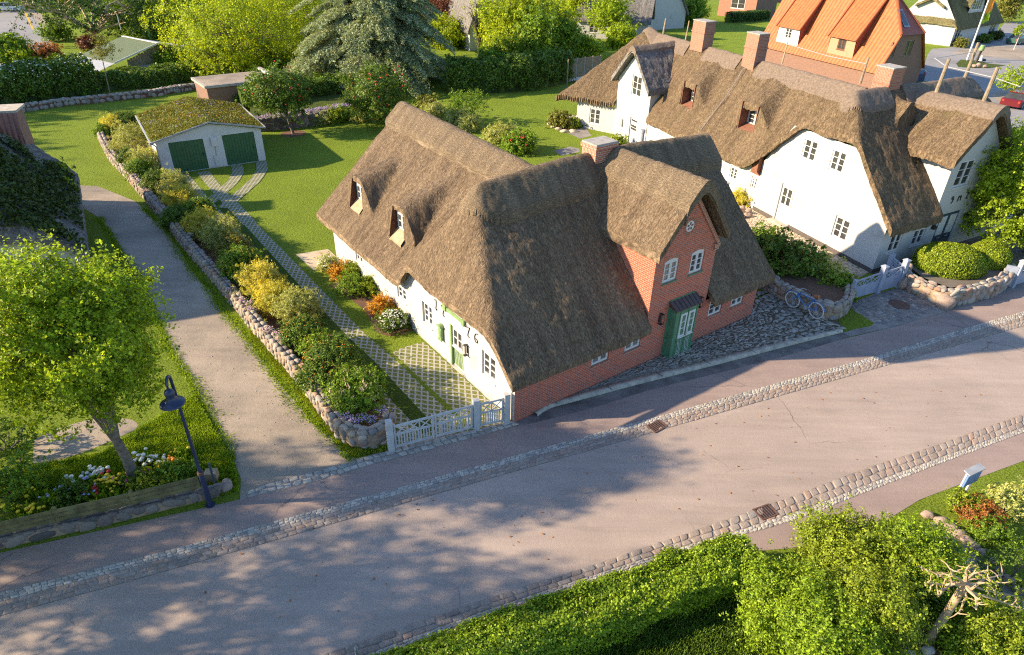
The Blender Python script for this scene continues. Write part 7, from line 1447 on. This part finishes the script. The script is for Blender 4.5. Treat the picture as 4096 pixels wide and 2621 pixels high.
car("dark blue van parked behind the orange tiled house", On(10.8, 4.5), hN, 5.6, 2.2, 2.7, cb_, True); car("dark blue car parked in front of the blue van", On(10.3, -2.5), hN, 4.5, 1.9, 1.5, cb_)
car("dark red car at the right edge beside the side street", Qp(14, 2330, 930), hA+.2, 4.5, 1.9, 1.5, cr_); car("green and white car parked at the far right forecourt", Qp(14, 2350, 385), hA, 4.4, 1.9, 1.5, cg_)
car("tiny white car driving on the far road, upper left", Qp(11, 92, 97), .15, 4.3, 1.8, 1.4, cw_); car("white car half hidden under the leafy tree", Qp(31, 150, 330), 1.2, 4.4, 1.8, 1.45, cw_)
car("blue van between the chimneys beyond the thatched ridge", Nn(11.5, 24), hN, 6.4, 2.4, 3.0, paint("blue_van_paint", (.03, .08, .16)), True)
# far road upper left
sheet("far_road", [G(-700, -60), G(-60, -60), G(30, -60), G(64, 0), G(183, 114), G(199, 197), G(78, 205), G(-50, 330), G(-500, 420), G(-900, 300)], .004, M['tar'])
sheet("far_verge", [G(30, -60), G(110, -60), G(100, 10), G(170, 60), G(200, 130), G(210, 200), G(199, 197), G(186, 120), G(64, 0)], .008, M['lane'])
ye = [G(55, -10), G(64, 5), G(100, 55), G(128, 118)]; strip("yellow_edge_line", ye, shift(ye, .35, 0), .012, M['f_bud'], 12)
# rear lawn rock bed, paving bits, bench, round bed
for i, (x, y, R, lb) in enumerate(((435, 1085, .28, "first flat edging stone on the left of the rock bed"), (470, 1110, .3, "second flat edging stone of the rock bed"), (510, 1130, .32, "third edging stone at the front of the rock bed"), (560, 1150, .38, "fourth and largest edging stone of the rock bed"), (640, 1150, .4, "flat slab stone at the right front of the rock bed"), (700, 1075, .45, "round grey boulder in the rock bed beside the white wall"), (620, 1030, .5, "long flat stone at the back of the rock bed"), (700, 1035, .5, "brown slab stone behind the grey boulder"))): boulder("edging_stone", lb, Qp(13, x, y, .05), (R, R*.7, R*.45 if i != 5 else R*.8), M['settb'] if i != 5 else M['stoneG'], 50+i, "edging of the rock bed")
sheet("rock_bed_soil", [Qp(13, *p) for p in ((430, 1080), (500, 1130), (640, 1150), (750, 1100), (750, 1040), (600, 1020), (480, 1040))], .004, M['soil'])
sheet("flagstone_path", [Qp(13, *p) for p in ((580, 1160), (750, 1115), (800, 1190), (700, 1215))], .006, M['walk2']); sheet("flagstone_path", [Qp(13, *p) for p in ((470, 1320), (610, 1285), (695, 1300), (700, 1330), (540, 1365))], .004, M['walk2'])
bn_o = thing("garden_bench", "old wooden bench against the low white wing wall", "bench", Nn(-.6, 12.9)); mb = MB()
mb = MB(); mb.box(Nn(-.75, 12.3, .42), nA*.5, Nb*1.5, ZU*.06); mb.build("seat", M['wood'], bn_o)
for k in range(7): mb = MB(); mb.box(Nn(-.22, 12.35+k*.22, .5), nA*.04, Nb*.12, ZU*.5); mb.build("back_slat", M['wood'], bn_o)
for v in (12.35, 13.65): mb = MB(); mb.box(Nn(-.72, v, 0), nA*.42, Nb*.08, ZU*.42); mb.build("leg", M['wood'], bn_o)
rb = Nn(-1.6, 9.6); sheet("round_bed_soil", [rb+A3(.8*math.cos(t), .8*math.sin(t), 0) for t in np.linspace(0, 6.283, 16, endpoint=False)], .18, M['soil'])
for i in range(9):
    t = i*.7; boulder("bed_stone", ORD[i]+" stone, clockwise, of the ring round the small mossy bed", rb+A3(.85*math.cos(t), .85*math.sin(t), .1), (.24, .2, .2), M['stoneG'], 70+i, "ring of stones round the mossy bed")
# lower right border stones, path
bs = ((890, 175, .17), (958, 205, .2), (1005, 240, .2), (1045, 268, .2), (1082, 300, .16), (1120, 328, .17), (1168, 368, .19), (1205, 405, .16), (1238, 455, .17), (1290, 500, .18), (1340, 545, .17))
od = ("first", "second", "third", "fourth", "fifth", "sixth", "seventh", "eighth", "ninth", "tenth", "eleventh")
for i, (x, y, R) in enumerate(bs): boulder("border_stone", od[i]+" round border stone from the top, along the lower right path", Qp(44, x, y, .08), (R*1.1, R*.9, R*.8), M['stoneG'], 90+i, "round stones edging the lower right path")
for i, (x, y, R, lb) in enumerate(((975, 795, .2, "white rock right of the pollard trunk foot"), (895, 852, .16, "white rock below the pollard trunk foot"), (1080, 830, .22, "large white rock in the lower right group"), (1030, 862, .24, "white rock at the bottom edge in the lower right group"), (800, 855, .14, "small pale rock left of the pollard trunk foot"))): boulder("white_rock", lb, Qp(44, x, y, .1), (R, R*.8, R*.7), M['sett'], 120+i)
sheet("border_path", [Qp(44, *p) for p in ((900, 210), (980, 225), (1080, 320), (1180, 410), (1260, 490), (1372, 580), (1500, 700), (1500, 900), (1372, 760), (1250, 600), (1100, 450), (960, 310))], .006, M['walk2'])
sheet("border_soil", [Qp(44, *p) for p in ((560, 900), (640, 760), (800, 700), (900, 740), (1100, 720), (1200, 800), (1150, 1000), (560, 1000))], .004, M['soil'])
edge = smoothline([G(*p) for p in [(393, 869), (439, 933), (475, 997), (530, 1089), (576, 1171), (700, 1435), (768, 1519), (804, 1592), (855, 1693), (914, 1794), (941, 1858)]], 400); edge2 = smoothline([G(*p) for p in [(1411, 1852), (1352, 1775), (1292, 1725), (1196, 1629), (1114, 1528), (1000, 1373), (951, 1308), (868, 1221), (845, 1166), (772, 1089), (717, 997), (676, 933), (571, 833)]], 400)
rs = np.random.RandomState(61); ee = np.repeat(np.vstack([edge, edge2]), 26, 0); ee = ee+rs.randn(len(ee), 3)*A3(.09, .09, 0)*(.4+2.2*vn(ee[:, 0]*1.3, ee[:, 1]*1.3, 2))[:, None]; grass_tufts("lane_edge_grass", ee, .06, 'hedge', 62)
# leaf litter and pebbles on lane and street
rs = np.random.RandomState(77); lp_ = inpoly(150, [G(*p) for p in ((330, 830), (560, 840), (950, 1310), (1340, 1800), (1000, 1960), (700, 1400))], rs); dots(lp_+ZU*.01, .022, 'kerb', None, rs, "lane_pebbles")
lp_ = inpoly(110, [G(*p) for p in ((100, 2420), (3900, 1400), (4000, 1700), (1500, 2500))], rs); tag(leaves("fallen_leaves", lp_+ZU*.02, .07, 'russet', None, 9, None, 2.5), kind='stuff')
